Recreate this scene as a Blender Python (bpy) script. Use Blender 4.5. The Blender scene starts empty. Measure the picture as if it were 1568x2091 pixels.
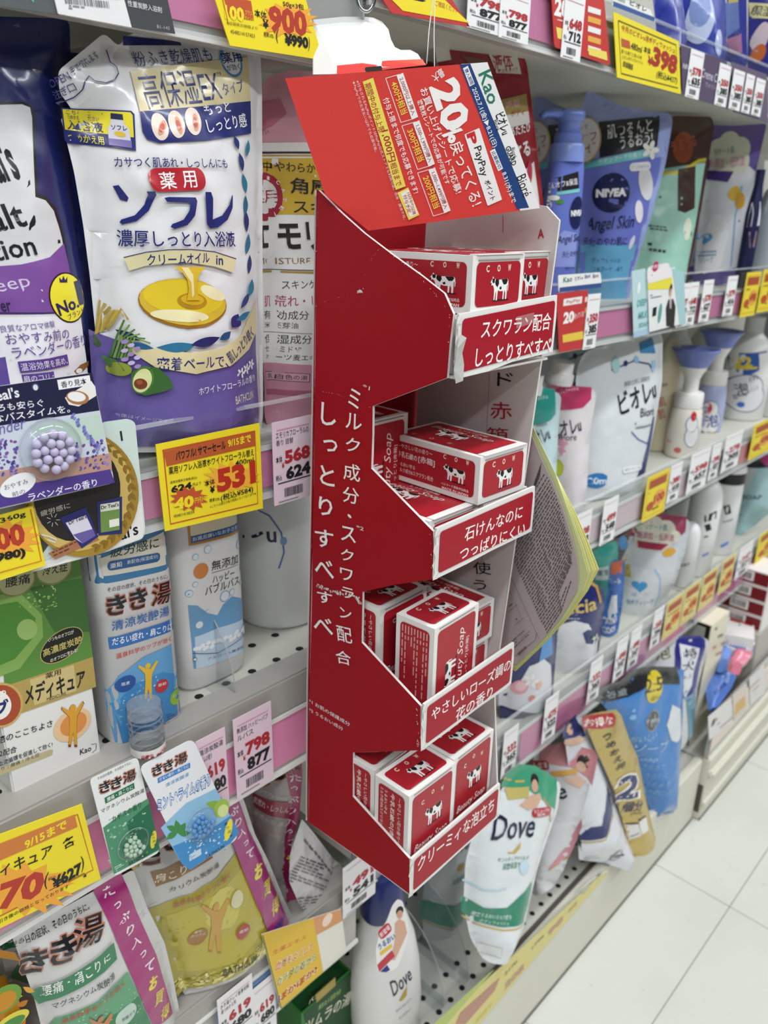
import bpy, bmesh, math, random
from mathutils import Vector, Matrix, noise
random.seed(7)
R = math.radians
scene = bpy.context.scene
col = scene.collection

# ---------------------------------------------------------------- camera, light, exposure
CAM = Vector((0.0, -0.5, 1.196))                    # z = 0 is the shop floor, y = 0 the shelf fronts
AX = Vector((0.68925734, -0.24333002, 0.68243301))  # world x, y, z seen in the camera's frame (right, down, forward)
AY = Vector((-0.72428046, -0.2554594, 0.64043603))
AZ = Vector((0.01849661, -0.93569813, -0.35231645))
FPX, PCX, PCY = 1600.0, 784.0, 1045.5
right = Vector((AX.x, AY.x, AZ.x)); down = Vector((AX.y, AY.y, AZ.y)); fwd = Vector((AX.z, AY.z, AZ.z))
cd = bpy.data.cameras.new('camera'); cam = bpy.data.objects.new('camera', cd); col.objects.link(cam)
rot = Matrix((right, -down, -fwd)).transposed()
cam.matrix_world = Matrix.Translation(CAM) @ rot.to_4x4()
cd.sensor_fit = 'VERTICAL'; cd.sensor_height = 36.0; cd.lens = FPX / 2091 * 36
cd.clip_start = 0.02; cd.clip_end = 60
cd.dof.use_dof = True; cd.dof.focus_distance = 0.56; cd.dof.aperture_fstop = 8.5
scene.camera = cam

w = bpy.data.worlds.new('shop_light'); scene.world = w; w.use_nodes = True
w.node_tree.nodes['Background'].inputs[0].default_value = (0.93, 0.97, 1.0, 1)
# the rest of the shop: a bright ceiling overhead, dim aisles at eye level
_tc0 = w.node_tree.nodes.new('ShaderNodeTexCoord'); _sx = w.node_tree.nodes.new('ShaderNodeSeparateXYZ'); _mr = w.node_tree.nodes.new('ShaderNodeMapRange')
_mr.inputs[1].default_value = 0.05; _mr.inputs[2].default_value = 0.75; _mr.inputs[3].default_value = 0.10; _mr.inputs[4].default_value = 0.50
w.node_tree.links.new(_tc0.outputs['Generated'], _sx.inputs[0]); w.node_tree.links.new(_sx.outputs[2], _mr.inputs[0]); w.node_tree.links.new(_mr.outputs[0], w.node_tree.nodes['Background'].inputs[1])

def lamp(x, y, z, sx, sy, e, rx=0):
    l = bpy.data.lights.new('ceiling_tube_light', 'AREA'); l.shape = 'RECTANGLE'; l.size = sx; l.size_y = sy
    l.energy = e; l.color = (0.96, 0.99, 1.0)
    o = bpy.data.objects.new('ceiling_tube_light', l); o.location = (x, y, z); o.rotation_euler = (rx, 0, 0); col.objects.link(o)
for k in range(4):
    lamp(-1.0 + 1.5 * k, -0.75, 2.75, 1.25, 0.16, 21)
    lamp(-1.0 + 1.5 * k, -2.1, 2.75, 1.25, 0.16, 27)
lamp(-0.9, -1.1, 2.6, 0.16, 2.4, 15)

scene.view_settings.view_transform = 'Standard'
scene.view_settings.look = 'None'
scene.view_settings.gamma = 1.0
scene.view_settings.exposure = -0.46
scene.view_settings.use_curve_mapping = False

# ---------------------------------------------------------------- helpers: pixels of the photograph to points of the place
def ray(px, py):
    return right * ((px - PCX) / FPX) + down * ((py - PCY) / FPX) + fwd
def at(px, py, y=0.0):
    r = ray(px, py); t = (y - CAM.y) / r.y
    return CAM + r * t
def onplane(px, py, O, N):
    r = ray(px, py); t = (O - CAM).dot(N) / r.dot(N)
    return CAM + r * t
def mpp(p):
    return (Vector(p) - CAM).dot(fwd) / FPX

# ---------------------------------------------------------------- materials
MATS = {}
def lin(h):
    c = [int(h[i:i + 2], 16) / 255 for i in (0, 2, 4)]
    return tuple(((x / 12.92) if x <= .04045 else ((x + .055) / 1.055) ** 2.4) for x in c)
def M(h, rough=0.5, kind='', name=None):
    key = (h, rough, kind)
    if key in MATS: return MATS[key]
    m = bpy.data.materials.new(name or ('%s_%s' % (kind or 'print', h))); m.use_nodes = True
    nt = m.node_tree; b = nt.nodes['Principled BSDF']; L = nt.links
    c = (*lin(h), 1)
    b.inputs['Base Color'].default_value = c; b.inputs['Roughness'].default_value = rough
    b.inputs['Specular IOR Level'].default_value = 0.35
    def bump(scale, strength, dist, detail=2.0, tex='Object'):
        tc = nt.nodes.new('ShaderNodeTexCoord'); n = nt.nodes.new('ShaderNodeTexNoise'); bp = nt.nodes.new('ShaderNodeBump')
        n.inputs['Scale'].default_value = scale; n.inputs['Detail'].default_value = detail
        bp.inputs['Strength'].default_value = strength; bp.inputs['Distance'].default_value = dist
        L.new(tc.outputs[tex], n.inputs['Vector']); L.new(n.outputs['Fac'], bp.inputs['Height']); L.new(bp.outputs['Normal'], b.inputs['Normal'])
        return n
    def vary(amount, scale):
        tc = nt.nodes.new('ShaderNodeTexCoord'); n = nt.nodes.new('ShaderNodeTexNoise'); n.inputs['Scale'].default_value = scale; n.inputs['Detail'].default_value = 5
        mx = nt.nodes.new('ShaderNodeMix'); mx.data_type = 'RGBA'
        mx.inputs[6].default_value = c; mx.inputs[7].default_value = (*[x * (1 - amount) for x in c[:3]], 1)
        L.new(tc.outputs['Object'], n.inputs['Vector']); L.new(n.outputs['Fac'], mx.inputs[0]); L.new(mx.outputs[2], b.inputs['Base Color'])
    if kind == 'film':                                  # pouch film: glossy and crinkled
        b.inputs['Roughness'].default_value = rough; b.inputs['Specular IOR Level'].default_value = 0.5
        b.inputs['Coat Weight'].default_value = 0.6; b.inputs['Coat Roughness'].default_value = 0.12
        bump(28, 0.55, 0.006, 1.5)
    elif kind == 'foil':
        b.inputs['Metallic'].default_value = 0.75; bump(30, 0.5, 0.006, 2)
    elif kind == 'plastic':
        b.inputs['Coat Weight'].default_value = 0.25; b.inputs['Coat Roughness'].default_value = 0.2
        bump(90, 0.05, 0.001)
    elif kind == 'card':
        bump(60, 0.12, 0.002, 3)
    elif kind == 'worn':
        bump(18, 0.2, 0.004, 4); vary(0.10, 9); b.inputs['Specular IOR Level'].default_value = 0.18
    elif kind == 'metal':
        b.inputs['Metallic'].default_value = 1.0; bump(200, 0.05, 0.0005)
    elif kind == 'paint':
        bump(140, 0.06, 0.0006); vary(0.06, 6)
    elif kind == 'gold':
        b.inputs['Metallic'].default_value = 0.55; bump(80, 0.1, 0.001)
    elif kind == 'clear':
        nt.nodes.remove(b)
        out = nt.nodes['Material Output']
        tr = nt.nodes.new('ShaderNodeBsdfTransparent'); gl = nt.nodes.new('ShaderNodeBsdfGlossy'); lw = nt.nodes.new('ShaderNodeLayerWeight'); pw = nt.nodes.new('ShaderNodeMath'); pw.operation = 'POWER'; pw.inputs[1].default_value = 4.0; fr = nt.nodes.new('ShaderNodeMapRange'); fr.inputs[3].default_value = .03; fr.inputs[4].default_value = .6; mx = nt.nodes.new('ShaderNodeMixShader')
        tr.inputs[0].default_value = (*[x ** 0.5 for x in c[:3]], 1); gl.inputs['Roughness'].default_value = rough; L.new(lw.outputs['Facing'], pw.inputs[0]); L.new(pw.outputs[0], fr.inputs[0])
        L.new(fr.outputs[0], mx.inputs[0]); L.new(tr.outputs[0], mx.inputs[1]); L.new(gl.outputs[0], mx.inputs[2]); L.new(mx.outputs[0], out.inputs[0])
    elif kind == 'frost':                               # milky plastic
        out = nt.nodes['Material Output']
        tr = nt.nodes.new('ShaderNodeBsdfTransparent'); mx = nt.nodes.new('ShaderNodeMixShader'); mx.inputs[0].default_value = 0.22
        L.new(tr.outputs[0], mx.inputs[1]); L.new(b.outputs[0], mx.inputs[2]); L.new(mx.outputs[0], out.inputs[0])
    MATS[key] = m
    return m
WHITE, INK, RED, NAVY = 'EDECEA', '1B1A1E', 'B3202E', '1C2566'

# ---------------------------------------------------------------- 2-D shapes
TXT = {}
_tc = bpy.data.curves.new('lettering', 'FONT'); _to = bpy.data.objects.new('lettering', _tc); col.objects.link(_to)
def text2d(s, bold=0.0, shear=0.0):
    if bold < .06 and any('\u4e00' <= ch <= '\u9fff' for ch in s): bold = min(bold, .009)   # heavier strokes would clog the characters
    k = (s, bold, shear)
    if k not in TXT:
        _tc.body = s; _tc.resolution_u = 2; _tc.offset = bold; _tc.shear = shear
        _tc.update_tag(); _to.update_tag()
        dg = bpy.context.evaluated_depsgraph_get(); dg.update()
        me = bpy.data.meshes.new_from_object(_to.evaluated_get(dg))
        v = [(a.co.x, a.co.y) for a in me.vertices]; f = [tuple(p.vertices) for p in me.polygons]
        bpy.data.meshes.remove(me)
        xs = [a[0] for a in v] or [0, 1]; ys = [a[1] for a in v] or [0, 1]
        TXT[k] = (v, f, min(xs), max(xs), min(ys), max(ys))
    return TXT[k]
def slice2d(v, f, cell):
    bm = bmesh.new()
    vs = [bm.verts.new((a[0], a[1], 0)) for a in v]
    for q in f:
        try: bm.faces.new([vs[i] for i in q])
        except ValueError: pass
    for ax in (0, 1):
        lo = min(a[ax] for a in v); hi = max(a[ax] for a in v)
        k = math.floor(lo / cell) + 1
        while k * cell < hi:
            n = [0, 0, 0]; n[ax] = 1; c = [0, 0, 0]; c[ax] = k * cell
            bmesh.ops.bisect_plane(bm, geom=bm.verts[:] + bm.edges[:] + bm.faces[:], plane_co=c, plane_no=n, dist=1e-6)
            k += 1
    bm.verts.index_update()
    ov = [(a.co.x, a.co.y) for a in bm.verts]; of = [[a.index for a in q.verts] for q in bm.faces]
    bm.free()
    return ov, of
def poly2d(pts, cell=None):
    bm = bmesh.new()
    bm.faces.new([bm.verts.new((a[0], a[1], 0)) for a in pts])
    bm.normal_update()
    if bm.faces[:][0].normal.z < 0: bmesh.ops.reverse_faces(bm, faces=bm.faces[:])
    if len(pts) > 4: bmesh.ops.triangulate(bm, faces=bm.faces[:])
    bm.verts.index_update()
    v = [(a.co.x, a.co.y) for a in bm.verts]; f = [[a.index for a in q.verts] for q in bm.faces]
    bm.free()
    return slice2d(v, f, cell) if cell else (v, f)
def rrect(x0, y0, x1, y1, r, n=5):
    r = min(r, abs(x1 - x0) / 2, abs(y1 - y0) / 2); out = []
    for cx, cy, a in ((x1 - r, y1 - r, 0), (x0 + r, y1 - r, 90), (x0 + r, y0 + r, 180), (x1 - r, y0 + r, 270)):
        out += [(cx + r * math.cos(R(a + 90 * k / n)), cy + r * math.sin(R(a + 90 * k / n))) for k in range(n + 1)]
    return out
def ellipse(cx, cy, rx, ry, n=28, rot=0):
    c, s = math.cos(rot), math.sin(rot); o = []
    for k in range(n):
        a, b = rx * math.cos(k * 2 * math.pi / n), ry * math.sin(k * 2 * math.pi / n)
        o.append((cx + a * c - b * s, cy + a * s + b * c))
    return o
COW = [(0, .66), (.02, .74), (.1, .86), (.13, .95), (.18, .87), (.26, .84), (.45, .80), (.7, .82), (.9, .83), (.97, .78), (1.0, .55), (.985, .35), (.96, .35), (.965, .6), (.93, .55), (.93, .30), (.92, .04), (.85, .04), (.85, .28), (.80, .40), (.78, .30), (.77, .04), (.71, .04), (.71, .36), (.55, .36), (.44, .40), (.42, .28), (.41, .02), (.34, .02), (.345, .28), (.33, .38), (.30, .28), (.28, .04), (.22, .04), (.23, .30), (.22, .46), (.17, .58), (.12, .62), (.05, .60)]
COWP = [[(.1, .86), (.18, .87), (.24, .84), (.22, .7), (.14, .68), (.1, .76)], [(.28, .84), (.45, .80), (.47, .66), (.4, .52), (.3, .6), (.25, .7)], [(.6, .81), (.9, .83), (.95, .76), (.88, .62), (.74, .6), (.66, .7)], [(.5, .5), (.6, .56), (.63, .44), (.54, .42)], [(0, .66), (.02, .72), (.07, .68), (.05, .6)]]

# ---------------------------------------------------------------- mesh builder: one object per call of done()
class B:
    def __init__(s): s.v = []; s.f = []; s.m = []; s.sm = []; s.mats = []
    def mi(s, m):
        if m not in s.mats: s.mats.append(m)
        return s.mats.index(m)
    def add(s, vs, fs, mat, smooth=False):
        o = len(s.v); s.v += [tuple(a) for a in vs]; k = s.mi(mat)
        for q in fs: s.f.append([i + o for i in q]); s.m.append(k); s.sm.append(smooth)
        return s
    def box(s, x0, x1, y0, y1, z0, z1, mat, bev=0.0):
        bm = bmesh.new(); bmesh.ops.create_cube(bm, size=1)
        for a in bm.verts: a.co = Vector(((x0 + x1) / 2 + a.co.x * (x1 - x0), (y0 + y1) / 2 + a.co.y * (y1 - y0), (z0 + z1) / 2 + a.co.z * (z1 - z0)))
        if bev: bmesh.ops.bevel(bm, geom=bm.edges[:] + bm.verts[:], offset=bev, segments=2, affect='EDGES')
        bm.verts.index_update(); s.add([a.co.copy() for a in bm.verts], [[a.index for a in q.verts] for q in bm.faces], mat); bm.free(); return s
    def prism(s, pts, axis, a0, a1, mat, cap=None, smooth=False):   # polygon in the other two axes, pushed along axis
        def P3(p, a): return {'x': (a, p[0], p[1]), 'y': (p[0], a, p[1]), 'z': (p[0], p[1], a)}[axis]
        v, f = poly2d(pts); n = len(v)
        s.add([P3(p, a0) for p in v], [q[::-1] for q in f], cap or mat)
        s.add([P3(p, a1) for p in v], f, cap or mat)
        k = len(pts)
        s.add([P3(p, a0) for p in pts] + [P3(p, a1) for p in pts], [[i, (i + 1) % k, (i + 1) % k + k, i + k] for i in range(k)], mat, smooth); return s
    def tube(s, pts, r, mat, n=8, closed=False):
        pts = [Vector(p) for p in pts]; rs = r if isinstance(r, (list, tuple)) else [r] * len(pts); vs = []; up = Vector((0.3, 0.2, 1))
        for i, p in enumerate(pts):
            a = pts[(i - 1) % len(pts)] if closed or i else p; b = pts[(i + 1) % len(pts)] if closed or i < len(pts) - 1 else p
            d = (b - a).normalized(); e = d.cross(up)
            if e.length < 1e-4: e = d.cross(Vector((1, 0, 0)))
            e.normalize(); g = e.cross(d)
            vs += [p + (e * math.cos(k * 2 * math.pi / n) + g * math.sin(k * 2 * math.pi / n)) * rs[i] for k in range(n)]
        m = len(pts); fs = [[i * n + k, i * n + (k + 1) % n, ((i + 1) % m) * n + (k + 1) % n, ((i + 1) % m) * n + k] for i in range(m if closed else m - 1) for k in range(n)]
        if not closed: fs += [list(range(n))[::-1], [(m - 1) * n + k for k in range(n)]]
        s.add(vs, fs, mat, True); return s
    def lathe(s, prof, mat, n=36, ex=2.0, cx=0, cy=0, cap=True):     # prof: (z, rx, ry)
        vs = []; 
        for z, rx, ry in prof:
            for k in range(n):
                a = k * 2 * math.pi / n; c, t = math.cos(a), math.sin(a)
                vs.append((cx + rx * math.copysign(abs(c) ** (2 / ex), c), cy + ry * math.copysign(abs(t) ** (2 / ex), t), z))
        m = len(prof); fs = [[i * n + k, i * n + (k + 1) % n, (i + 1) * n + (k + 1) % n, (i + 1) * n + k] for i in range(m - 1) for k in range(n)]
        s.add(vs, fs, mat, True)
        if cap: s.add(vs[:n], [list(range(n))[::-1]], mat); s.add(vs[-n:], [list(range(n))], mat)
        return s
    def sphere(s, c, r, mat, u=14, v=9):
        prof = [(c[2] - r * math.cos(math.pi * i / v), max(r * math.sin(math.pi * i / v), 1e-5), max(r * math.sin(math.pi * i / v), 1e-5)) for i in range(v + 1)]
        return s.lathe(prof, mat, u, 2.0, c[0], c[1], False)
    def done(s, name, parent=None, label=None, cat=None, group=None, kind=None, Mx=None):
        me = bpy.data.meshes.new(name); me.from_pydata(s.v, [], s.f)
        for m in s.mats: me.materials.append(m)
        me.polygons.foreach_set('material_index', s.m); me.polygons.foreach_set('use_smooth', s.sm); me.update()
        o = bpy.data.objects.new(name, me); col.objects.link(o)
        if parent: o.parent = parent
        if Mx is not None: o.matrix_world = Mx
        return tag(o, label, cat, group, kind)
def tag(o, label=None, cat=None, group=None, kind=None):
    for k, x in (('label', label), ('category', cat), ('group', group), ('kind', kind)):
        if x: o[k] = x
    return o
def empty(name, label, cat, Mx=None, group=None):
    o = bpy.data.objects.new(name, None); col.objects.link(o); o.empty_display_size = 0.02
    if Mx is not None: o.matrix_world = Mx
    return tag(o, label, cat, group)
def copy_tree(o, parent=None):
    c = o.copy(); col.objects.link(c)
    if parent: c.parent = parent
    for ch in [x for x in o.children]: copy_tree(ch, c)
    return c

# ---------------------------------------------------------------- printing on a surface
class Ink:
    """Prints flat shapes on a face. S(u, v, lift) gives the local point; with Mx the points given are photograph pixels, looked up on the face plane."""
    def __init__(s, b, S, Mx=None, depth=0.0, cell=None, lift=0.00025, rough=0.45, kind=''):
        s.b, s.S, s.cell, s.o, s.rough, s.kind = b, S, cell, lift, rough, kind
        s.Mx = Mx; s.lay = []
        if Mx is not None:
            s.inv = Mx.inverted(); s.N = (Mx.to_3x3() @ Vector((0, -1, 0))).normalized(); s.O = Mx @ Vector((0, -depth, 0))
    def p(s, q):
        if s.Mx is None: return (q[0], q[1])
        l = s.inv @ onplane(q[0], q[1], s.O, s.N); return (l.x, l.z)
    def k(s, q): return 1.0 if s.Mx is None else mpp(onplane(q[0], q[1], s.O, s.N))
    def c(s, h): return M(h, s.rough, s.kind) if isinstance(h, str) else h
    def put(s, v, f, c):
        xs = [a[0] for a in v]; ys = [a[1] for a in v]; bb = (min(xs), max(xs), min(ys), max(ys))
        lay = 1 + max([q[4] for q in s.lay if q[0] < bb[1] and q[1] > bb[0] and q[2] < bb[3] and q[3] > bb[2]], default=0)
        s.lay.append((*bb, lay)); o = s.o + lay * (0.00013 if s.cell else 0.00005)
        s.b.add([s.S(a[0], a[1], o) for a in v], f, s.c(c), bool(s.cell))
    def uv(s, pts, c): v, f = poly2d(pts, s.cell); s.put(v, f, c)
    def poly(s, pts, c): s.uv([s.p(q) for q in pts], c)
    def rect(s, a, b_, h, c, r=0.0):                         # strip from a to b_ (middle left, middle right), h tall
        s.framed(a, b_, h, c, r)
    def framed(s, a, b_, h, c, r=0.0):
        k = s.k(((a[0] + b_[0]) / 2, (a[1] + b_[1]) / 2)); A = s.p(a); C_ = s.p(b_); d = Vector((C_[0] - A[0], C_[1] - A[1])); L = d.length; d.normalize(); n = Vector((-d.y, d.x))
        pts = rrect(0, -h * k / 2, L, h * k / 2, r * k) if r else [(0, -h * k / 2), (L, -h * k / 2), (L, h * k / 2), (0, h * k / 2)]
        s.uv([(A[0] + d.x * q[0] + n.x * q[1], A[1] + d.y * q[0] + n.y * q[1]) for q in pts], c)
    def ell(s, c0, rx, ry, c, rot=0, n=28):
        k = s.k(c0); q = s.p(c0); s.uv(ellipse(q[0], q[1], rx * k, ry * k, n, rot), c)
    def line(s, pts, w_, c):
        k = s.k(pts[0]); Q = [Vector(s.p(q)) for q in pts]; L, Rr = [], []
        for i, q in enumerate(Q):
            d = (Q[min(i + 1, len(Q) - 1)] - Q[max(i - 1, 0)]); d.normalize(); n = Vector((-d.y, d.x)) * w_ * k / 2
            L.append(q + n); Rr.append(q - n)
        n = len(Q); v = [tuple(x) for x in L + Rr]; f = [[i + n, i + 1 + n, i + 1, i] for i in range(n - 1)]
        if s.cell: v, f = slice2d(v, f, s.cell)
        s.put(v, f, c)
    def text(s, t, a, b_, h, c, bold=0.0, shear=0.0):        # letters fill from a (middle left) to b_ (middle right), h tall
        v, f, x0, x1, y0, y1 = text2d(t, bold, shear)
        if not v: return
        k = s.k(((a[0] + b_[0]) / 2, (a[1] + b_[1]) / 2)); A = s.p(a); C_ = s.p(b_); d = Vector((C_[0] - A[0], C_[1] - A[1])); L = d.length; d.normalize(); n = Vector((-d.y, d.x))
        sx = L / max(x1 - x0, 1e-6); sy = h * k / max(y1 - y0, 1e-6); ym = (y0 + y1) / 2
        pts = [(A[0] + d.x * (q[0] - x0) * sx + n.x * (q[1] - ym) * sy, A[1] + d.y * (q[0] - x0) * sx + n.y * (q[1] - ym) * sy) for q in v]
        if s.cell and h * k > 0.004: pts, f = slice2d(pts, f, s.cell)
        s.put(pts, f, c)
    def vtext(s, t, a, b_, w_, c, bold=0.0):                 # letters stacked from a (top) to b_ (bottom), w_ wide
        n = len(t)
        for i, ch in enumerate(t):
            if ch == ' ': continue
            cx = a[0] + (b_[0] - a[0]) * (i + .5) / n; cy = a[1] + (b_[1] - a[1]) * (i + .5) / n
            dx, dy = (b_[0] - a[0]) / n, (b_[1] - a[1]) / n; l = math.hypot(dx, dy); up = l * .86
            small = ch in 'っょゅァィッ、'
            wd = w_ * (.62 if small else 1); hh = up * (.6 if small else .95)
            if ch in 'ー～':
                s.text(ch, (cx - dx * .4, cy - dy * .4), (cx + dx * .4, cy + dy * .4), w_ * .18, c, bold); continue
            if ch in '・': hh = wd = w_ * .25
            if ch in 'く': wd *= .6
            if ch in 'り': wd *= .75
            if ch in 'し': wd *= .8
            e = (dy / l, -dx / l) if s.Mx is not None else (-dy / l, dx / l)
            s.text(ch, (cx - e[0] * wd / 2, cy - e[1] * wd / 2), (cx + e[0] * wd / 2, cy + e[1] * wd / 2), hh, c, bold)
    def fine(s, a, b_, h, n, c, fill=0.5, brk=True):                   # rows of small print too fine to read
        for i in range(n):
            t = (i + .5) / n - .5; A = Vector(a); C_ = Vector(b_); d = C_ - A; nn = Vector((-d.y, d.x)).normalized() * (1 if s.Mx is not None else -1)
            x = 0.0
            while x < 1:
                l = random.uniform(.04, .14); e = min(1, x + l)
                s.framed(tuple(A + d * x + nn * t * h), tuple(A + d * e + nn * t * h), h / n * fill, c); x = e + .03
                if brk and random.random() < .12: break
    def bars(s, a, b_, h, c=INK, n=22):                      # a bar code
        A = Vector(a); d = Vector(b_) - A; x = 0.0
        while x < 1:
            l = random.choice((.012, .02, .035)); s.framed(tuple(A + d * x), tuple(A + d * min(1, x + l)), h, c); x += l + random.choice((.015, .025))
    def cow(s, a, b_, h, c='F2F0EE', patch='1A1618', ground=True):
        k = s.k(a); A = s.p(a); C_ = s.p(b_); d = Vector((C_[0] - A[0], C_[1] - A[1])); L = d.length; d.normalize(); n = Vector((-d.y, d.x))
        T = lambda q: (A[0] + d.x * q[0] * L + n.x * q[1] * h * k, A[1] + d.y * q[0] * L + n.y * q[1] * h * k)
        if ground: s.uv([T(q) for q in [(.18, -.02), (1.06, -.02), (1.0, .06), (.2, .06)]], '3A1216')
        s.uv([T(q) for q in COW], c)
        for q_ in COWP: s.uv([T(q) for q in q_], patch)

def MX(loc, rz=0, rx=0, ry=0):
    return Matrix.Translation(Vector(loc)) @ Matrix.Rotation(rz, 4, 'Z') @ Matrix.Rotation(rx, 4, 'X') @ Matrix.Rotation(ry, 4, 'Y')

# ---------------------------------------------------------------- builders of the goods
def seg_dist(x, y, a, b_):
    dx, dy = b_[0] - a[0], b_[1] - a[1]; l = dx * dx + dy * dy
    t = 0 if l < 1e-12 else max(0, min(1, ((x - a[0]) * dx + (y - a[1]) * dy) / l))
    return math.hypot(x - a[0] - t * dx, y - a[1] - t * dy)
def pouch_surface(out, d0, d1, seal, rad, wr, seed, creases=()):
    zs = [q[1] for q in out]; z0, z1 = min(zs), max(zs); H = z1 - z0; n = len(out)
    side = [(out[i], out[(i + 1) % n]) for i in range(n) if not (abs(out[i][1] - z0) < H * .03 and abs(out[(i + 1) % n][1] - z0) < H * .03)]
    def S(u, v, o=0.0, back=1):
        d = min(seg_dist(u, v, a, b_) for a, b_ in side)
        t = max(0, min(1, (d - seal) / rad)); t = math.sqrt(1 - (1 - t) ** 2) * .6 + t * .4
        f = max(0.0, (v - z0) / H); D = d0 + (d1 - d0) * f ** 1.1
        if f < .1: D *= 1 - .25 * (1 - f / .1) ** 2
        y = D * t
        if wr and back == 1:
            y += wr * (t + .12) * (noise.noise(Vector((u * 22 + seed, v * 13, seed))) + .6 * abs(noise.noise(Vector((u * 45 - v * 30, v * 40 + u * 14, seed + 9)))) - .2)
        if back == 1:
            for a, b_, am in creases:
                e = seg_dist(u, v, a, b_)
                if e < .02: y += am * t * math.exp(-(e / .0055) ** 2)
        return (u, -back * y - o, v)
    return S
def pouch(name, out, Mx, film, d0=.028, d1=.006, seal=.006, rad=.045, wr=.0022, seed=0, cell=.006, creases=()):
    """Stand-up pouch of outline `out` (u, v): front and back sheets meet in the side seals. Returns (builder, ink)."""
    b = B(); S = pouch_surface(out, d0, d1, seal, rad, wr, seed, creases)
    v, f = poly2d(out, cell)
    b.add([S(q[0], q[1]) for q in v], f, film, True)
    b.add([S(q[0], q[1], 0, -1) for q in v], [q[::-1] for q in f], film, True)
    zs = min(q[1] for q in out)
    n = len(out)
    for i in range(n):                                   # the gusset under the pouch
        a, c_ = out[i], out[(i + 1) % n]
        if abs(a[1] - zs) < .004 and abs(c_[1] - zs) < .004:
            vs = []; m = max(4, int(abs(c_[0] - a[0]) / cell))
            for k in range(m + 1):
                u = a[0] + (c_[0] - a[0]) * k / m; vv = a[1] + (c_[1] - a[1]) * k / m
                vs += [S(u, vv), S(u, vv, 0, -1)]
            b.add(vs, [[2 * k, 2 * k + 1, 2 * k + 3, 2 * k + 2] for k in range(m)], film)
    ink = Ink(b, S, Mx, depth=d0 * .55, cell=cell, rough=.3, kind='film', lift=.0007)
    return b, ink
def bottle_surface(prof, ex):
    def S(u, v, o=0.0):
        for i in range(len(prof) - 1):
            if prof[i][0] <= v <= prof[i + 1][0] and prof[i + 1][0] > prof[i][0]: break
        t = 0 if prof[i + 1][0] == prof[i][0] else max(0, min(1, (v - prof[i][0]) / (prof[i + 1][0] - prof[i][0])))
        rx = prof[i][1] + (prof[i + 1][1] - prof[i][1]) * t; ry = prof[i][2] + (prof[i + 1][2] - prof[i][2]) * t
        q = min(.995, abs(u) / rx)
        return (max(-rx, min(rx, u)), -ry * (1 - q ** ex) ** (1 / ex) - o, v)
    return S
def bottle(prof, Mx, plastic, ex=2.0, cell=.006, cap=True):
    b = B(); b.lathe(prof, plastic, 40, ex, cap=cap)
    ink = Ink(b, bottle_surface(prof, ex), Mx, depth=max(q[2] for q in prof) * .9, cell=cell, rough=.4, kind='plastic')
    return b, ink
def flat_ink(b, Mx, y=0.0, **k):
    return Ink(b, lambda u, v, o: (u, y - o, v), Mx, depth=-y, **k)
def card(pts, thick, face, back=None):
    """A stiff card of outline pts (u, v), its face looking along -y."""
    b = B(); v, f = poly2d(pts); n = len(pts)
    b.add([(q[0], 0, q[1]) for q in v], f, face); b.add([(q[0], thick, q[1]) for q in v], [q[::-1] for q in f], back or face)
    b.add([(q[0], 0, q[1]) for q in pts] + [(q[0], thick, q[1]) for q in pts], [[i, i + n, (i + 1) % n + n, (i + 1) % n] for i in range(n)], back or face)
    return b

# ---------------------------------------------------------------- frames taken from the photograph
ZC = CAM.z
def frame(bl, br, top, zb=None):
    """bl, br, top = (px, py, y): a plane through three points of the place; local x runs bl to br, local z up, -y faces out."""
    A, C_, T = at(*bl), at(*br), at(*top); U = (C_ - A).normalized(); O = (A + C_) / 2
    V = T - O; V = (V - U * V.dot(U)).normalized(); N = U.cross(V)        # N points out of the face: -N is local y
    if zb is not None: O = O + V * ((zb - O.z) / V.z)
    m = Matrix((U, -N, V)).transposed().to_4x4(); m.translation = O
    return m
def local(Mx, pts):
    inv = Mx.inverted(); N = Mx.to_3x3() @ Vector((0, -1, 0)); o = []
    for q in pts:
        l = inv @ onplane(q[0], q[1], Mx.translation, N); o.append((l.x, l.z))
    return o
def smooth_outline(pts, r, n=4):
    out = []; m = len(pts)
    for i, p in enumerate(pts):
        p = Vector(p); a = Vector(pts[i - 1]); c_ = Vector(pts[(i + 1) % m]); da, dc = a - p, c_ - p
        rr = min(r, da.length * .45, dc.length * .45)
        if rr < 1e-4: out.append(tuple(p)); continue
        q0 = p + da.normalized() * rr; q1 = p + dc.normalized() * rr
        for k in range(n + 1):
            t = k / n; out.append(tuple(q0 * (1 - t) ** 2 + p * 2 * t * (1 - t) + q1 * t * t))
    return out
def px_pouch(name, bl, br, top, outline, film, zb=None, r=.006, **k):
    Mx = frame(bl, br, top, zb); pts = local(Mx, outline)
    if zb is not None:
        pts = [(pts[0][0] * .98, 0.0)] + [q for q in pts if q[1] > .002] + [(pts[-1][0] * .98, 0.0)]
        core = smooth_outline(pts, r)
        core = [q for q in core if q[1] > .003]; pts = [(pts[0][0], 0.0)] + core + [(pts[-1][0], 0.0)]
    else: pts = smooth_outline(pts, r)
    k['creases'] = [(*local(Mx, c[:2]), c[2]) for c in k.get('creases', ())]
    b, ink = pouch(name, pts, Mx, film, **k)
    return b, ink, Mx

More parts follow.
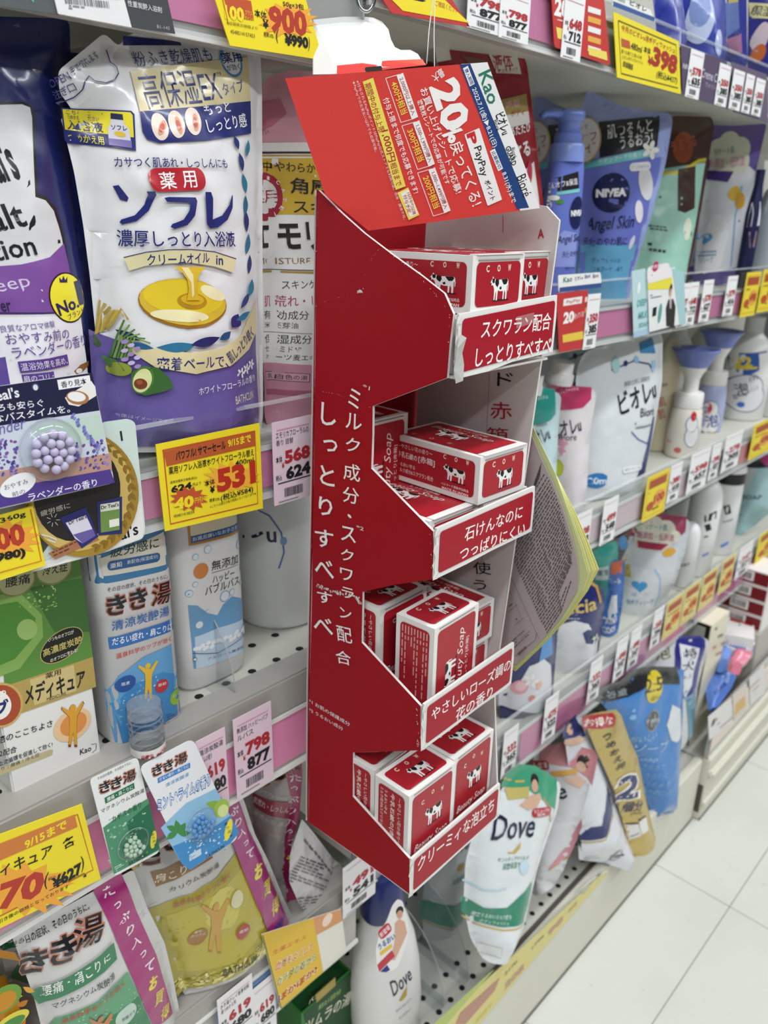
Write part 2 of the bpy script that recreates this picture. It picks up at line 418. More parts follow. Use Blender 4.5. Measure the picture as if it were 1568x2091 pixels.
# ================================================================ the shop: floor and gondolas
def floor_material():
    m = bpy.data.materials.new('waxed_vinyl_tiles'); m.use_nodes = True; nt = m.node_tree; L = nt.links; b = nt.nodes['Principled BSDF']
    tc = nt.nodes.new('ShaderNodeTexCoord'); mp = nt.nodes.new('ShaderNodeMapping'); br = nt.nodes.new('ShaderNodeTexBrick')
    L.new(tc.outputs['Object'], mp.inputs[0]); L.new(mp.outputs[0], br.inputs[0]); mp.inputs['Location'].default_value = (-1.2670, 0.2180, 0)
    br.offset = 0.0; br.inputs['Scale'].default_value = 1.0; br.inputs['Brick Width'].default_value = 0.4573; br.inputs['Row Height'].default_value = 0.4573
    br.inputs['Mortar Size'].default_value = 0.0011; br.inputs['Mortar Smooth'].default_value = 0.2; br.inputs['Bias'].default_value = 0
    br.inputs['Color1'].default_value = (*lin('D8D9D0'), 1); br.inputs['Color2'].default_value = (*lin('D4D5CC'), 1); br.inputs['Mortar'].default_value = (*lin('9A988E'), 1)
    n = nt.nodes.new('ShaderNodeTexNoise'); n.inputs['Scale'].default_value = 6; n.inputs['Detail'].default_value = 6
    n2 = nt.nodes.new('ShaderNodeTexNoise'); n2.inputs['Scale'].default_value = 48; n2.inputs['Detail'].default_value = 2
    cr = nt.nodes.new('ShaderNodeValToRGB'); cr.color_ramp.elements[0].position = .70; cr.color_ramp.elements[1].position = .78
    cr.color_ramp.elements[0].color = (1, 1, 1, 1); cr.color_ramp.elements[1].color = (.62, .61, .58, 1)
    mx = nt.nodes.new('ShaderNodeMix'); mx.data_type = 'RGBA'; mx.blend_type = 'MULTIPLY'; mx.inputs[0].default_value = .6
    mx2 = nt.nodes.new('ShaderNodeMix'); mx2.data_type = 'RGBA'; mx2.blend_type = 'MULTIPLY'; mx2.inputs[0].default_value = .12
    L.new(tc.outputs['Object'], n.inputs['Vector']); L.new(tc.outputs['Object'], n2.inputs['Vector'])
    L.new(n2.outputs['Fac'], cr.inputs[0]); L.new(br.outputs['Color'], mx.inputs[6]); L.new(cr.outputs[0], mx.inputs[7])
    L.new(mx.outputs[2], mx2.inputs[6]); L.new(n.outputs['Fac'], mx2.inputs[7]); L.new(mx2.outputs[2], b.inputs['Base Color'])
    ra = nt.nodes.new('ShaderNodeMapRange'); ra.inputs[3].default_value = .10; ra.inputs[4].default_value = .34
    L.new(n.outputs['Fac'], ra.inputs[0]); L.new(ra.outputs[0], b.inputs['Roughness'])
    bp = nt.nodes.new('ShaderNodeBump'); bp.inputs['Strength'].default_value = .12; bp.inputs['Distance'].default_value = .004
    L.new(n.outputs['Fac'], bp.inputs['Height']); L.new(bp.outputs[0], b.inputs['Normal'])
    return m
B().box(-3, 8, -5, 2.5, -.05, 0, floor_material()).done('floor', kind='structure')

STEEL = M('CBCAC0', .42, 'paint'); LIP = M('A9A59F', .4, 'paint'); RAILM = M('B4B1AC', .35, 'plastic'); EDGE = M('E9E7E4', .35, 'plastic')
CLEAR = M('F1F4F6', .04, 'clear'); PINK = M('E58DB4', .55, 'card'); PALEP = M('E6CBD0', .55, 'card'); BACK = M('C9C7BE', .6, 'paint')
KICK = M('DCDACB', .45, 'paint')
# the back wall of the three bays
for (x0, x1, wh) in ((-.42, .5, 'bath goods'), (.5, 1.44, 'body wash'), (1.44, 2.5, 'far body soap')):
    b = B(); b.box(x0 + .001, x1 - .001, .36, .375, .12, 1.75, BACK)
    b.done('back_panel', label='pale steel back panel behind the %s bay' % wh, cat='back panel')
def shelf(name, label, x0, x1, zd, rb, rt, lip, strips, holes=None, y0=0.0, clear=True, band=False):
    """Deck at zd; the price rail from rb to rt; a clear guard up to lip (heights are relative to the lens)."""
    g = empty(name, label, 'shelf', MX((x0, y0, ZC + zd))); X = x1 - x0
    def loc(z): return z - zd
    d = B(); d.box(.001, X - .001, .012, .352 - y0, -.016, 0, STEEL)
    if holes:
        blk = M('17171A', .8)
        for hy in holes:
            k = 0
            while .03 + k * .03 < X - .02:
                v = [(q[0], q[1], .0004) for q in ellipse(.03 + k * .03, hy, .0042, .0042, 12)]; d.add(v, [list(range(12))], blk); k += 1
    d.done('deck', g)
    r = B(); r.box(.001, X - .001, 0, .012, loc(rb), loc(rt), RAILM, .0015)
    r.box(.001, X - .001, -.003, 0, loc(rb), loc(rb) + .005, EDGE); r.box(.001, X - .001, -.003, 0, loc(rt) - .004, loc(rt), EDGE)
    if band: r.box(.001, X - .001, -.002, .03, loc(rt), max(loc(lip), loc(rt) + .004), LIP, .002)
    r.done('price_rail', g)
    for a, c_, m in strips:
        B().box(a - x0, c_ - x0, -.0012, -.0002, loc(rb) + .010, loc(rt) - .005, m).done('colour_strip', g)
    if clear:
        c_ = B(); c_.box(.002, X - .002, -.0062, -.0046, loc(rb) + .002, loc(lip), CLEAR); c_.box(.002, X - .002, -.0075, -.0035, loc(lip) - .0012, loc(lip) + .0012, M('F8FAFA', .1, 'frost'))
        c_.done('clear_guard', g)
    return g
PK, PP = PINK, PALEP
shelf('gondola_shelf', 'left bay shelf above the large white and purple bath pouch', -.42, .5, .135, .106, .165, .182, [(.322, .366, PK)])
shelf('gondola_shelf', 'left bay shelf that carries the large white and purple bath pouch', -.42, .5, -.172, -.224, -.178, -.142, [(.2, .49, PK)])
shelf('gondola_shelf', 'left bay shelf with a perforated deck that carries the blue and white square bottle', -.42, .5, -.412, -.512, -.445, -.408, [(-.3, .49, PK)], holes=(.036, .075), clear=False, band=True)
shelf('gondola_shelf', 'left bay shelf that carries the green and yellow bath salt pouches', -.42, .5, -.722, -.822, -.745, -.72, [(.3, .42, M('8FB0D8', .5, 'card'))], clear=False, band=True)
shelf('gondola_shelf', 'upper right shelf with the purple and yellow offer cards on its rail', .5, 1.44, .178, .154, .205, .217, [(.69, .80, PK)])
shelf('gondola_shelf', 'right shelf that carries the blue pump bottle', .5, 1.44, -.105, -.149, -.102, -.068, [(.9, 1.40, PK)])
shelf('gondola_shelf', 'right shelf that carries the large white body wash pouch and the foam pumps', .5, 1.44, -.4, -.446, -.394, -.363, [(.95, 1.22, PP), (1.26, 1.40, PP)])
shelf('gondola_shelf', 'lower right shelf with many white and yellow tags above the wave bird pouches', .5, 1.44, -.69, -.754, -.686, -.645, [(.83, 1.40, PK)])
shelf('gondola_shelf', 'far bay shelf at the top right corner', 1.442, 2.4, .178, .154, .205, .217, [(1.5, 2.3, PP)])
shelf('gondola_shelf', 'far bay shelf with the two yellow tags near the right edge', 1.442, 2.4, -.105, -.149, -.102, -.068, [(1.5, 2.3, PP)])
shelf('gondola_shelf', 'far bay shelf above the black topped teal pouch', 1.442, 2.4, -.4, -.446, -.394, -.363, [(1.53, 1.6, M('E9808C', .5, 'card'))])
shelf('gondola_shelf', 'far bay shelf over the red soap packs', 1.442, 2.4, -.69, -.754, -.686, -.645, [(1.45, 2.2, PK)])
# bottom decks and kick plates
def base(label, x0, x1, zd, y0, holes):
    g = empty('bottom_shelf', label, 'bottom shelf', MX((x0, y0, 0))); X = x1 - x0; h = ZC + zd
    d = B(); d.box(.001, X - .001, .004, .352 - y0, h - .016, h, STEEL)
    if holes:
        blk = M('17171A', .8)
        for hy, st in holes:
            for k in range(int((X - .05) / st)):
                d.add([(q[0], q[1], h + .0004) for q in ellipse(.03 + k * st, hy, .0045, .0045, 12)], [list(range(12))], blk)
    d.done('deck', g)
    k = B(); k.box(0, X, 0, .018, 0, h + .006, KICK, .003); k.box(.001, X - .001, -.0015, 0, .0, .006, M('6D6A63', .6)); k.done('kick_plate', g)
    return g
base('cream kick plate and perforated bottom deck under the white pump and green pouches', .5, 1.44, -1.045, -.07, ((.04, .026), (.07, .026), (.2, .026), (.23, .026)))
base('bottom deck of the left bay under the green box', -.42, .498, -1.045, -.07, None)
g = base('cream kick plate and low price rail of the far bay beside the floor tiles', 1.446, 2.6, -1.045, -.082, None)
b = B(); b.box(0, 1.15, -.012, .0, .112, .128, KICK, .004); b.box(0, 1.15, -.006, 0, .035, .05, KICK, .002); b.done('bumper_rail', g)
b = B(); b.box(.001, 1.15, .006, .016, ZC - 1.045, ZC - .935, RAILM, .002); b.box(.001, 1.15, .0045, .006, ZC - 1.02, ZC - .95, M('E6D8CC', .5, 'card')); b.done('price_rail', g)
B().box(-.0008, .0, .003, .05, .02, .09, M('55534C', .7)).done('end_slot', g)

# ================================================================ the red hanging display, its soaps, its offer card and its leaflet pad
CARDR = M('A0111F', .48, 'worn'); TORN = M('DAD6D2', .8, 'card'); CWHITE = M('E6E3E0', .5, 'card'); INNER = M('C4BCBA', .6, 'card'); LIPR = M('A81E2D', .38, 'worn'); LTXT = M('F3EFEC', .5, 'card')
SX = lambda z, s=0: .389 + (z + .5) * .075 + s                  # the display hangs a little crooked: x of its left wall at height z
disp = empty('hanging_cardboard_display', 'tall worn red cardboard display with four trays of soap boxes hung from the shelf edge', 'display', MX((0, 0, ZC)))
OUT = [(-.0241, .0181), (-.0521, .0022), (-.0761, -.0108), (-.1041, -.0247), (-.133, -.0379), (-.1538, -.0476), (-.1637, -.0595), (-.164, -.0788), (-.1647, -.1024), (-.13, -.1185), (-.0949, -.1339), (-.0962, -.155), (-.0976, -.1808), (-.1645, -.2134), (-.1702, -.2499), (-.13, -.268), (-.0976, -.2841), (-.0997, -.328), (-.1677, -.3561), (-.1729, -.3942), (-.135, -.416), (-.0999, -.4343), (-.1023, -.4771), (-.1711, -.4986), (-.1748, -.5328), (-.0476, -.5388), (-.04, -.3957), (-.0336, -.2142), (-.0263, -.0571)]
OUT = [(y if y > -.05 else y + .003 * math.sin(i * 7.3) * .25, z + .0006 * math.sin(i * 5.1)) for i, (y, z) in enumerate(OUT)]
T = .0022
def wall(b, outline, s, mat, inner, t=T):
    v, f = poly2d(outline); n = len(outline); v, f = slice2d(v, f, .03)
    dent = lambda y, z: .0009 * noise.noise(Vector((y * 18, z * 14, 3.1))) - .0025 * math.exp(-(((y + .085) / .008) ** 2 + ((z + .053) / .008) ** 2)) * -1
    P = lambda q, o: (SX(q[1], s) + o + dent(*q), q[0], q[1])
    b.add([P(q, 0) for q in v], [q[::-1] for q in f], mat, True); b.add([P(q, t) for q in v], f, inner, True)
    b.add([P(q, 0) for q in outline] + [P(q, t) for q in outline], [[i, (i + 1) % n, (i + 1) % n + n, i + n] for i in range(n)], TORN)
    return P
b = B(); PW = wall(b, OUT, 0, CARDR, CWHITE)
# printing on the left wall (v = height, u = -y so that it reads from the left side)
SL = lambda u, v, o: (PW((-u, v), -o)[0], -u, v)
DMX = frame((630, 1680, -.045), (835, 1752, -.17), (650, 388, -.024))
class WallInk(Ink):
    def p(s, q):
        r = ray(q[0], q[1]); n = Vector((1, 0, -.075)); p0 = Vector((.389, 0, ZC - .5)); t = (p0 - CAM).dot(n) / r.dot(n); h = CAM + r * t
        return (-h.y, h.z - ZC)
    def k(s, q): return .00031
w_ = WallInk(b, SL, DMX, lift=.0006, rough=.5)
for ch, x0, x1, y0, y1 in (('し', 657, 688, 817, 875), ('っ', 661, 690, 893, 926), ('と', 654, 684, 945, 997), ('り', 652, 680, 1009, 1059), ('す', 645, 683, 1074, 1124), ('べ', 643, 682, 1135, 1185), ('す', 648, 679, 1202, 1237), ('べ', 640, 679, 1254, 1300)):
    w_.text(ch, (x0, (y0 + y1) / 2 - 3), (x1, (y0 + y1) / 2 + 4), y1 - y0, LTXT, .012)
for ch, x0, x1, y0, y1 in (('ミ', 713, 736, 790, 836), ('ル', 707, 740, 840, 880), ('ク', 707, 736, 890, 926), ('成', 702, 736, 942, 986), ('分', 701, 734, 990, 1032), ('・', 711, 719, 1049, 1057), ('ス', 698, 728, 1070, 1110), ('ク', 698, 724, 1116, 1149), ('ワ', 696, 722, 1156, 1189), ('ラ', 699, 724, 1195, 1225), ('ン', 694, 719, 1237, 1267), ('配', 688, 719, 1273, 1317), ('合', 686, 717, 1323, 1361)):
    w_.text(ch, (x0, (y0 + y1) / 2 - 3), (x1, (y0 + y1) / 2 + 4), y1 - y0, LTXT, .006)
w_.text('*1', (742, 788), (756, 793), 10, LTXT); w_.text('*2', (729, 1075), (744, 1080), 10, LTXT)
w_.text('*1 お肌の保護成分', (632, 1430), (716, 1479), 13, LTXT); w_.text('*2 うるおい成分', (632, 1448), (702, 1488), 12, LTXT)
# scuffs where the card has cracked, and the torn dent
sc = M('D9CFCB', .8, 'card')
def scuff(pts, ww, k):
    for _ in range(k):
        i = random.randrange(len(pts) - 1); t = random.random(); x = pts[i][0] + (pts[i + 1][0] - pts[i][0]) * t; y = pts[i][1] + (pts[i + 1][1] - pts[i][1]) * t
        r1 = random.uniform(.3, 1) * ww; w_.ell((x + random.uniform(-1, 1) * ww * .6, y + random.uniform(-1, 1) * ww * .4), r1, r1 * random.uniform(.25, .6), sc, random.random() * 3, 7)
scuff([(645, 1193), (668, 1204), (700, 1212), (732, 1218), (738, 1234)], 6, 60); scuff([(731, 594), (742, 598), (746, 588)], 5, 22)
scuff([(648, 620), (690, 608), (731, 596), (760, 530), (775, 508)], 1.1, 26); scuff([(645, 797), (690, 805), (758, 832)], 1.2, 26); scuff([(650, 395), (640, 1000), (628, 1670)], 1.5, 40)
scuff([(700, 435), (745, 475), (860, 565), (918, 635), (918, 765)], 2.0, 50); scuff([(880, 1090), (882, 1180)], 2, 10); scuff([(852, 1445), (855, 1530)], 3, 22)
b.done('side_panel', disp)
# right wall: full height, plain inside, with the name column by its front edge
RW = [(-.0241, .0181), (-.09, .016), (-.145, .010), (-.158, .0), (-.158, -.10), (-.155, -.25), (-.152, -.40), (-.1748, -.5328), (-.0476, -.5388), (-.04, -.3957), (-.0336, -.2142)]
b = B(); PR = wall(b, RW, .1265, INNER, CARDR)
class RightInk(WallInk):
    def p(s, q):
        r = ray(q[0], q[1]); n = Vector((1, 0, -.075)); p0 = Vector((.389 + .1265, 0, ZC - .5)); t = (p0 - CAM).dot(n) / r.dot(n); h = CAM + r * t
        return (-h.y, h.z - ZC)
r_ = RightInk(b, lambda u, v, o: (PR((-u, v), -o)[0], -u, v), DMX, lift=.0006)
for ch, x, y, ww, hh, c in (('ド', 1032, 775, 32, 36, INK), ('赤', 1024, 838, 44, 46, 'A3202E'), ('箱', 1016, 886, 44, 36, 'A3202E'), ('使', 985, 1160, 36, 36, INK), ('う', 981, 1194, 26, 30, INK)):
    r_.text(ch, (x - ww / 2, y - 1), (x + ww / 2, y + 1), hh, c)
r_.line([(1028, 440), (1028, 475)], 2, 'B7606A'); r_.line([(1000, 760), (984, 1150)], 1.5, '9C9493')
r_.text('A', (1099, 478), (1112, 476), 22, 'A3202E', .02)
b.done('right_panel', disp)
bk = B()
v = [(SX(z, dx), y + .002, z) for z, y in ((.018, -.0241), (-.2142, -.0336), (-.3957, -.04), (-.5388, -.0476)) for dx in (0, .1287)]
bk.add(v, [[2 * i, 2 * i + 2, 2 * i + 3, 2 * i + 1] for i in range(3)], CARDR); bk.add([(a[0], a[1] + .002, a[2]) for a in v], [[2 * i, 2 * i + 1, 2 * i + 3, 2 * i + 2] for i in range(3)], CWHITE)
bk.done('back_panel', disp)
TRAYS = [  # left x, right x, y front, lip bottom z at left and right, lip height, lettering
    (.4232, .5445, -.168, -.1033, -.0972, .0435, [('スクワラン配合', 982, 673, 1124, 655, 36), ('しっとりすべすべ', 970, 731, 1124, 704, 36)]),
    (.4075, .5345, -.170, -.2493, -.2465, .0405, [('石けんなのに', 948, 1092, 1066, 1044, 30), ('つっぱりにくい', 938, 1132, 1071, 1077, 29)]),
    (.3995, .5205, -.172, -.3955, -.3895, .0425, [('やさしいローズ調の', 880, 1461, 1042, 1354, 30), ('花の香り', 930, 1461, 1005, 1410, 29)]),
    (.389, .5145, -.174, -.5385, -.5345, .0405, [('クリーミィな泡立ち', 852, 1767, 1008, 1640, 36)])]
for ti, (xl, xr, yf, zl, zr, h, words) in enumerate(TRAYS):
    t = B(); sl = (zr - zl) / (xr - xl)
    t.box(xl + .001, xr, yf + .004, -.05 + ti * -.0055 + .012, zl - .0005, zl + .0012, CWHITE)
    def SF(u, v, o, xl=xl, yf=yf, zl=zl, sl=sl): return (xl + u, yf - o - .004 * 0, zl + v + u * sl)
    Wd = xr - xl
    LipMx = Matrix.Translation(Vector((xl, yf, ZC + zl))) @ Matrix(((1, 0, 0, 0), (0, 1, 0, 0), (sl, 0, 1, 0), (0, 0, 0, 1)))
    crum = .0008 if ti else .0018
    pts = [(0, 0), (Wd * .3, crum * -.5), (Wd * .55, crum * .6), (Wd, 0), (Wd + .0006, h * .6), (Wd - .001, h), (Wd * .6, h + crum * .3), (Wd * .3, h), (0, h)]
    v, f = poly2d(pts); n = len(pts)
    t.add([SF(q[0], q[1], 0) for q in v], f, CWHITE); t.add([SF(q[0], q[1], -T) for q in v], [q[::-1] for q in f], INNER)
    t.add([SF(q[0], q[1], 0) for q in pts] + [SF(q[0], q[1], -T) for q in pts], [[i, i + n, (i + 1) % n + n, (i + 1) % n] for i in range(n)], TORN)
    ink = Ink(t, SF, LipMx, lift=.0004)
    ink.uv(rrect(.0035, .0038, Wd - .0035, h - .0036, .003), LIPR)
    for s_, x0, y0, x1, y1, hp in words: ink.text(s_, (x0, y0), (x1, y1), hp, LTXT, .012)
    # crumpled white corner between the lip and the side wall
    c_ = (xl - .0012, yf + .001)
    t.add([(c_[0] + (.0015 if k % 2 else -.001), yf + .0006 * (k % 3), zl + h * k / 7) for k in range(8)] + [(c_[0] + .004, yf - .0006, zl + h * k / 7) for k in range(8)], [[k, k + 8, k + 9, k + 1] for k in range(7)], TORN)
    if ti == 0:     # torn paper hanging at the left end of the top tray
        tp = [(.0, .000), (.0075, .001), (.009, .012), (.006, .02), (.0085, .03), (.003, .033), (-.002, .024), (-.003, .01)]
        v, f = poly2d(tp); t.add([(xl + q[0] - .004, yf - .0032 - .0015 * math.sin(q[1] * 300), zl - .002 + q[1]) for q in v], f, M('B9B7B2', .8, 'card'))
    t.done('tray', disp)
# tape scraps on the top lip
b = B(); b.add([(.489, -.1692, -.066), (.512, -.1692, -.0645), (.511, -.1692, -.072), (.490, -.1692, -.0745)], [[3, 2, 1, 0]], M('E8DADA', .2, 'frost')); b.done('tape_scrap', disp)

# soap boxes -------------------------------------------------------------------------------
SW, SLN, SH = .0605, .0965, .0385
SRED = M('A91E2B', .35, 'card'); SWHT = M('EAE6E3', .45, 'card'); SCR = M('F0E9E4', .5)
def soap_face(b, S, w_, h_, kind):
    k = Ink(b, S, lift=.00025); g = .0045
    b.add([S(0, 0, 0), S(w_, 0, 0), S(w_, h_, 0), S(0, h_, 0)], [[0, 1, 2, 3]], SWHT)
    k.uv(rrect(g, g, w_ - g, h_ - g, .004), SRED)
    P = lambda a, c_: (a * w_, c_ * h_)
    if kind == 'end':
        k.cow(P(.34, .2), P(.70, .2), h_ * .46)
        for i, ch in enumerate('COW'): k.text(ch, P(.25 + i * .21, .77), P(.31 + i * .21, .77), h_ * .12, 'E6DCC8', .03)
    elif kind == 'side':
        k.text('～やさしい花の香り～', P(.10, .79), P(.50, .79), h_ * .10, SCR); k.text('牛乳石鹸の', P(.10, .6), P(.33, .6), h_ * .14, SCR, .01); k.text('[赤箱]', P(.345, .6), P(.53, .6), h_ * .17, SCR, .01)
        k.text('うるおい守る', P(.10, .38), P(.31, .38), h_ * .09, SCR); k.text('ミルク成分&スクワラン配合', P(.10, .25), P(.52, .25), h_ * .10, SCR)
        k.cow(P(.62, .33), P(.86, .33), h_ * .36)
        for i, ch in enumerate('COW'): k.text(ch, P(.62 + i * .12, .82), P(.65 + i * .12, .82), h_ * .10, 'E6DCC8', .03)
        k.text('ベルマーク運動参加商品', P(.61, .23), P(.90, .23), h_ * .06, SCR); k.text('MADE IN JAPAN', P(.62, .135), P(.90, .135), h_ * .07, SCR, .02)
    elif kind == 'big':
        k.cow(P(.34, .52), P(.72, .52), h_ * .22); k.text('Beauty Soap', P(.14, .36), P(.86, .36), h_ * .10, SCR, 0, .35); k.text('しっとり[赤箱]', P(.34, .24), P(.70, .24), h_ * .05, SCR)
        for i, ch in enumerate('COW'): k.text(ch, P(.26 + i * .21, .83 + (i == 1) * .04), P(.32 + i * .21, .83 + (i == 1) * .04), h_ * .045, 'E6DCC8', .03)
    elif kind == 'bigturn':           # the same print read along the box
        k.cow(P(.52, .30), P(.52, .62), w_ * .3 * -1 if 0 else w_ * .30); k.text('Beauty Soap', P(.62, .18), P(.62, .86), w_ * .17, SCR, 0, .35); k.text('しっとり[赤箱]', P(.76, .36), P(.76, .74), w_ * .08, SCR)
    elif kind == 'fine':
        k.fine(P(.5, .93), P(.5, .3), w_ * .72, 9, 'DDA9A6', .35); k.ell(P(.3, .2), w_ * .12, w_ * .12, 'E6DCC8'); k.framed(P(.3, .09), P(.75, .09), h_ * .09, 'E9E6E2'); k.bars(P(.33, .09), P(.72, .09), h_ * .07)
    elif kind == 'sideturn':
        k.text('～やさしい花の香り～', P(.74, .92), P(.74, .42), w_ * .10, SCR); k.text('牛乳石鹸の[赤箱]', P(.53, .92), P(.53, .36), w_ * .14, SCR, .01)
        k.text('うるおい守る', P(.34, .92), P(.34, .66), w_ * .09, SCR); k.text('ミルク成分&スクワラン配合', P(.22, .92), P(.22, .42), w_ * .09, SCR)
def soap_proto(a, c_, h, front, left, top, seed):
    """a wide in x, c_ deep in y, h tall; origin under the middle."""
    b = B(); x0, x1, y0, y1 = -a / 2, a / 2, -c_ / 2, c_ / 2
    soap_face(b, lambda u, v, o: (x0 + u, y0 - o, v), a, h, front)
    soap_face(b, lambda u, v, o: (x0 - o, y1 - u, v), c_, h, left)
    soap_face(b, lambda u, v, o: (x1 + o, y0 + u, v), c_, h, left)
    soap_face(b, lambda u, v, o: (x1 - u, y1 + o, v), a, h, front)
    if top == 'bigflat': soap_face(b, lambda u, v, o: (x0 + v, y1 - u, h + o), c_, a, 'big2')
    else: soap_face(b, lambda u, v, o: (x0 + u, y0 + v, h + o), a, c_, top)
    soap_face(b, lambda u, v, o: (x0 + u, y1 - v, -o), a, c_, top if top != 'bigflat' else 'plain')
    # the tuck flap slit along the opening end
    if h < .06:
        b.box(x0 + .006, x1 - .006, y0 - .0006, y0 + .0002, h - .0035, h - .0028, M('8F8583', .7)); b.box(x0 + .004, x1 - .002, y0 - .0012, y0 + .006, h + .0002, h + .0007, SWHT)
    else: b.box(x0 + .006, x1 - .006, y0 - .0005, y0 + .0002, h - .0022, h - .0015, M('8F8583', .7)); b.box(x0 + .008, x0 + .03, y0 + .0045, y0 + .0052, h - .001, h + .0004, M('8F8583', .7))
    return b
def soap_face_flat(b, a, c_, h):
    k = Ink(b, lambda u, v, o: (-a / 2 + u, -c_ / 2 + v, h + o), lift=.0003)
    return k
flat = soap_proto(SW, SLN, SH, 'end', 'side', 'plain', 0)
k = Ink(flat, lambda u, v, o: (-SW / 2 + u, -SLN / 2 + v, SH + o), lift=.0003)       # lid print reads along the box
k.cow((SW * .38, SLN * .78), (SW * .38, SLN * .42), SW * .30); k.text('Beauty Soap', (SW * .70, SLN * .90), (SW * .70, SLN * .22), SW * .15, SCR, 0, .35); k.text('しっとり[赤箱]', (SW * .84, SLN * .66), (SW * .84, SLN * .34), SW * .07, SCR)
for i, ch in enumerate('COW'): k.text(ch, (SW * .2, SLN * (.85 - i * .2)), (SW * .2, SLN * (.81 - i * .2)), SW * .07, 'E6DCC8')
flat_me = flat.done('soap_box')
up_me = soap_proto(SW, SH, SLN, 'big', 'sideturn', 'end', 1).done('soap_box')
upt_me = soap_proto(SW, SH, SLN, 'bigturn', 'fine', 'end', 2).done('soap_box')
G = 'red and white soap boxes in the hanging display'
used = set()
def soap(src, x, y, z, rz, label, dz=0):
    o = src if src.name not in used else src.copy()
    if src.name in used: col.objects.link(o)
    used.add(src.name)
    o.location = (x, y, ZC + z); o.rotation_euler = (0, 0, R(rz)); return tag(o, label, 'soap box', G)
F1 = -.103 + .0015
soap(flat_me, .4675, -.118, F1 + SH + .0016, 0, 'large soap box end with the cow, foremost in the top tray')
soap(flat_me, .5238, -.105, F1 + SH + .0016, 1.5, 'soap box beside the foremost one in the top tray, at its right end')
soap(flat_me, .458, -.112, F1, 0, 'lower soap box hidden under the foremost one in the top tray')
soap(flat_me, .520, -.108, F1, 0, 'lower soap box under the right hand one in the top tray')
F2 = -.2493 + .0015
soap(flat_me, .4455, -.108, F2, 0, 'soap box lying low at the left of the second tray, its lid showing')
soap(flat_me, .5065, -.112, F2, 0, 'soap box under the upper one in the second tray, its end just over the lip')
soap(flat_me, .497, -.115, F2 + SH + .0016, -1.5, 'soap box lying on top in the second tray, its side and end in view')
o_ = soap(upt_me, .447, -.058, F2, 0, 'soap box standing upright in the shade at the back of the second tray')
F3 = -.3955 + .0015
soap(upt_me, .4475, -.143, F3, 3, 'soap box standing in front in the third tray, its side full of small print')
soap(up_me, .4405, -.092, F3, 2, 'soap box standing behind at the left of the third tray')
soap(flat_me, .4935, -.0925 + .0, F3, 0, 'lowest soap box at the right of the third tray, its end in the lip corner') .location.x = .4945
soap(flat_me, .4945, -.096, F3 + SH + .0016, 0, 'upper soap box lying at the right of the third tray')
F4 = -.5385 + .0015
soap(up_me, .4225, -.147, F4, 0, 'soap box standing in front at the left of the lowest tray')
soap(up_me, .4838, -.143, F4, 1.5, 'soap box standing at the right end of the lowest tray')
soap(up_me, .4245, -.1035, F4, 3, 'soap box standing second from the front at the left of the lowest tray')
for o_ in (flat_me,): pass

# ring, string and tab -----------------------------------------------------------------------
b = B(); c0 = at(739, -12, -.004)
ring = [(c0.x + .0062 * math.cos(a), c0.y - .004 - .004 * math.cos(a), c0.z + .0120 * math.sin(a)) for a in [k * 2 * math.pi / 28 for k in range(28)]]
b.tube(ring, .0014, M('B9BDC2', .18, 'metal'), 8, True)
b.done('hanging_ring', label='chrome ring hooked over the shelf end above the red display', cat='ring')
b = B(); b.tube([at(884, 0, -.02), at(876, 60, -.035), at(871, 130, -.05)], .0004, M('D8D8D6', .3, 'plastic'), 6); b.tube([at(888, 0, -.02), at(886, 70, -.03), at(887, 136, -.055)], .0004, M('D8D8D6', .3, 'plastic'), 6)
b.done('hanging_thread', label='thin clear thread running up from the red offer card to the shelf rail', cat='thread')

# the red offer card: flap printed in red, tilted out of the display
HM = frame((690, 479, -.046), (1102, 425, -.150), (788, 143, -.074))
hp = local(HM, [(582, 160), (995, 127), (1102, 425), (752, 471), (664, 398)])
offer = empty('offer_card', 'red points campaign card tilted over the top tray of the soap display', 'card', HM)
inv = HM.inverted()
RED2 = M('DB4540', .3, 'card')
b = card(hp, .0011, RED2, CWHITE); k = Ink(b, lambda u, v, o: (u, -o, v), HM, lift=.0002)
def hx(u, v):     # position on the card in its own reading frame: u 0..1 down its printed lines, v 0..1 from the red foot to the white head
    A, B_, C_, D = (582, 160), (995, 127), (1102, 425), (745, 472)
    x = A[0] + (D[0] - A[0]) * u; y = A[1] + (D[1] - A[1]) * u; X = B_[0] + (C_[0] - B_[0]) * u; Y = B_[1] + (C_[1] - B_[1]) * u
    return (x + (X - x) * v, y + (Y - y) * v)
k.poly([(942, 131), (995, 127), (1102, 425), (1062, 430)], 'EFEFEF'); k.poly([(938, 132), (960, 130), (1080, 424), (1055, 427)], '22437E')
k.text('Kao', (988, 146), (1009, 210), 26, '2E7A62', .015); k.text('ビオレu', (1020, 231), (1034, 273), 20, INK, .02); k.text('Bioré', (1011, 245), (1017, 266), 9, INK)
k.text('Bioré', (1046, 302), (1052, 322), 9, INK); k.text('GUARD', (1036, 299), (1050, 337), 11, INK, .02); k.text('Bioré', (1063, 358), (1077, 400), 20, INK); 
k.framed((950, 137), (964, 174), 11, 'F1F1F1'); k.text('購入期間', (951, 141), (964, 172), 8, '22437E', .02)
k.text('2022.7.1(金)▶8.21(日)', (967, 180), (1011, 300), 13, 'F4F4F4', .02); k.framed((1005, 306), (1022, 347), 11, 'F1F1F1'); k.text('応募締切', (1006, 309), (1021, 344), 8, '22437E', .02); k.text('8.31(水)まで', (1028, 352), (1049, 414), 13, 'F4F4F4', .02)
k.text('最大', (905, 146), (885, 162), 17, 'F6F2EF', .03)
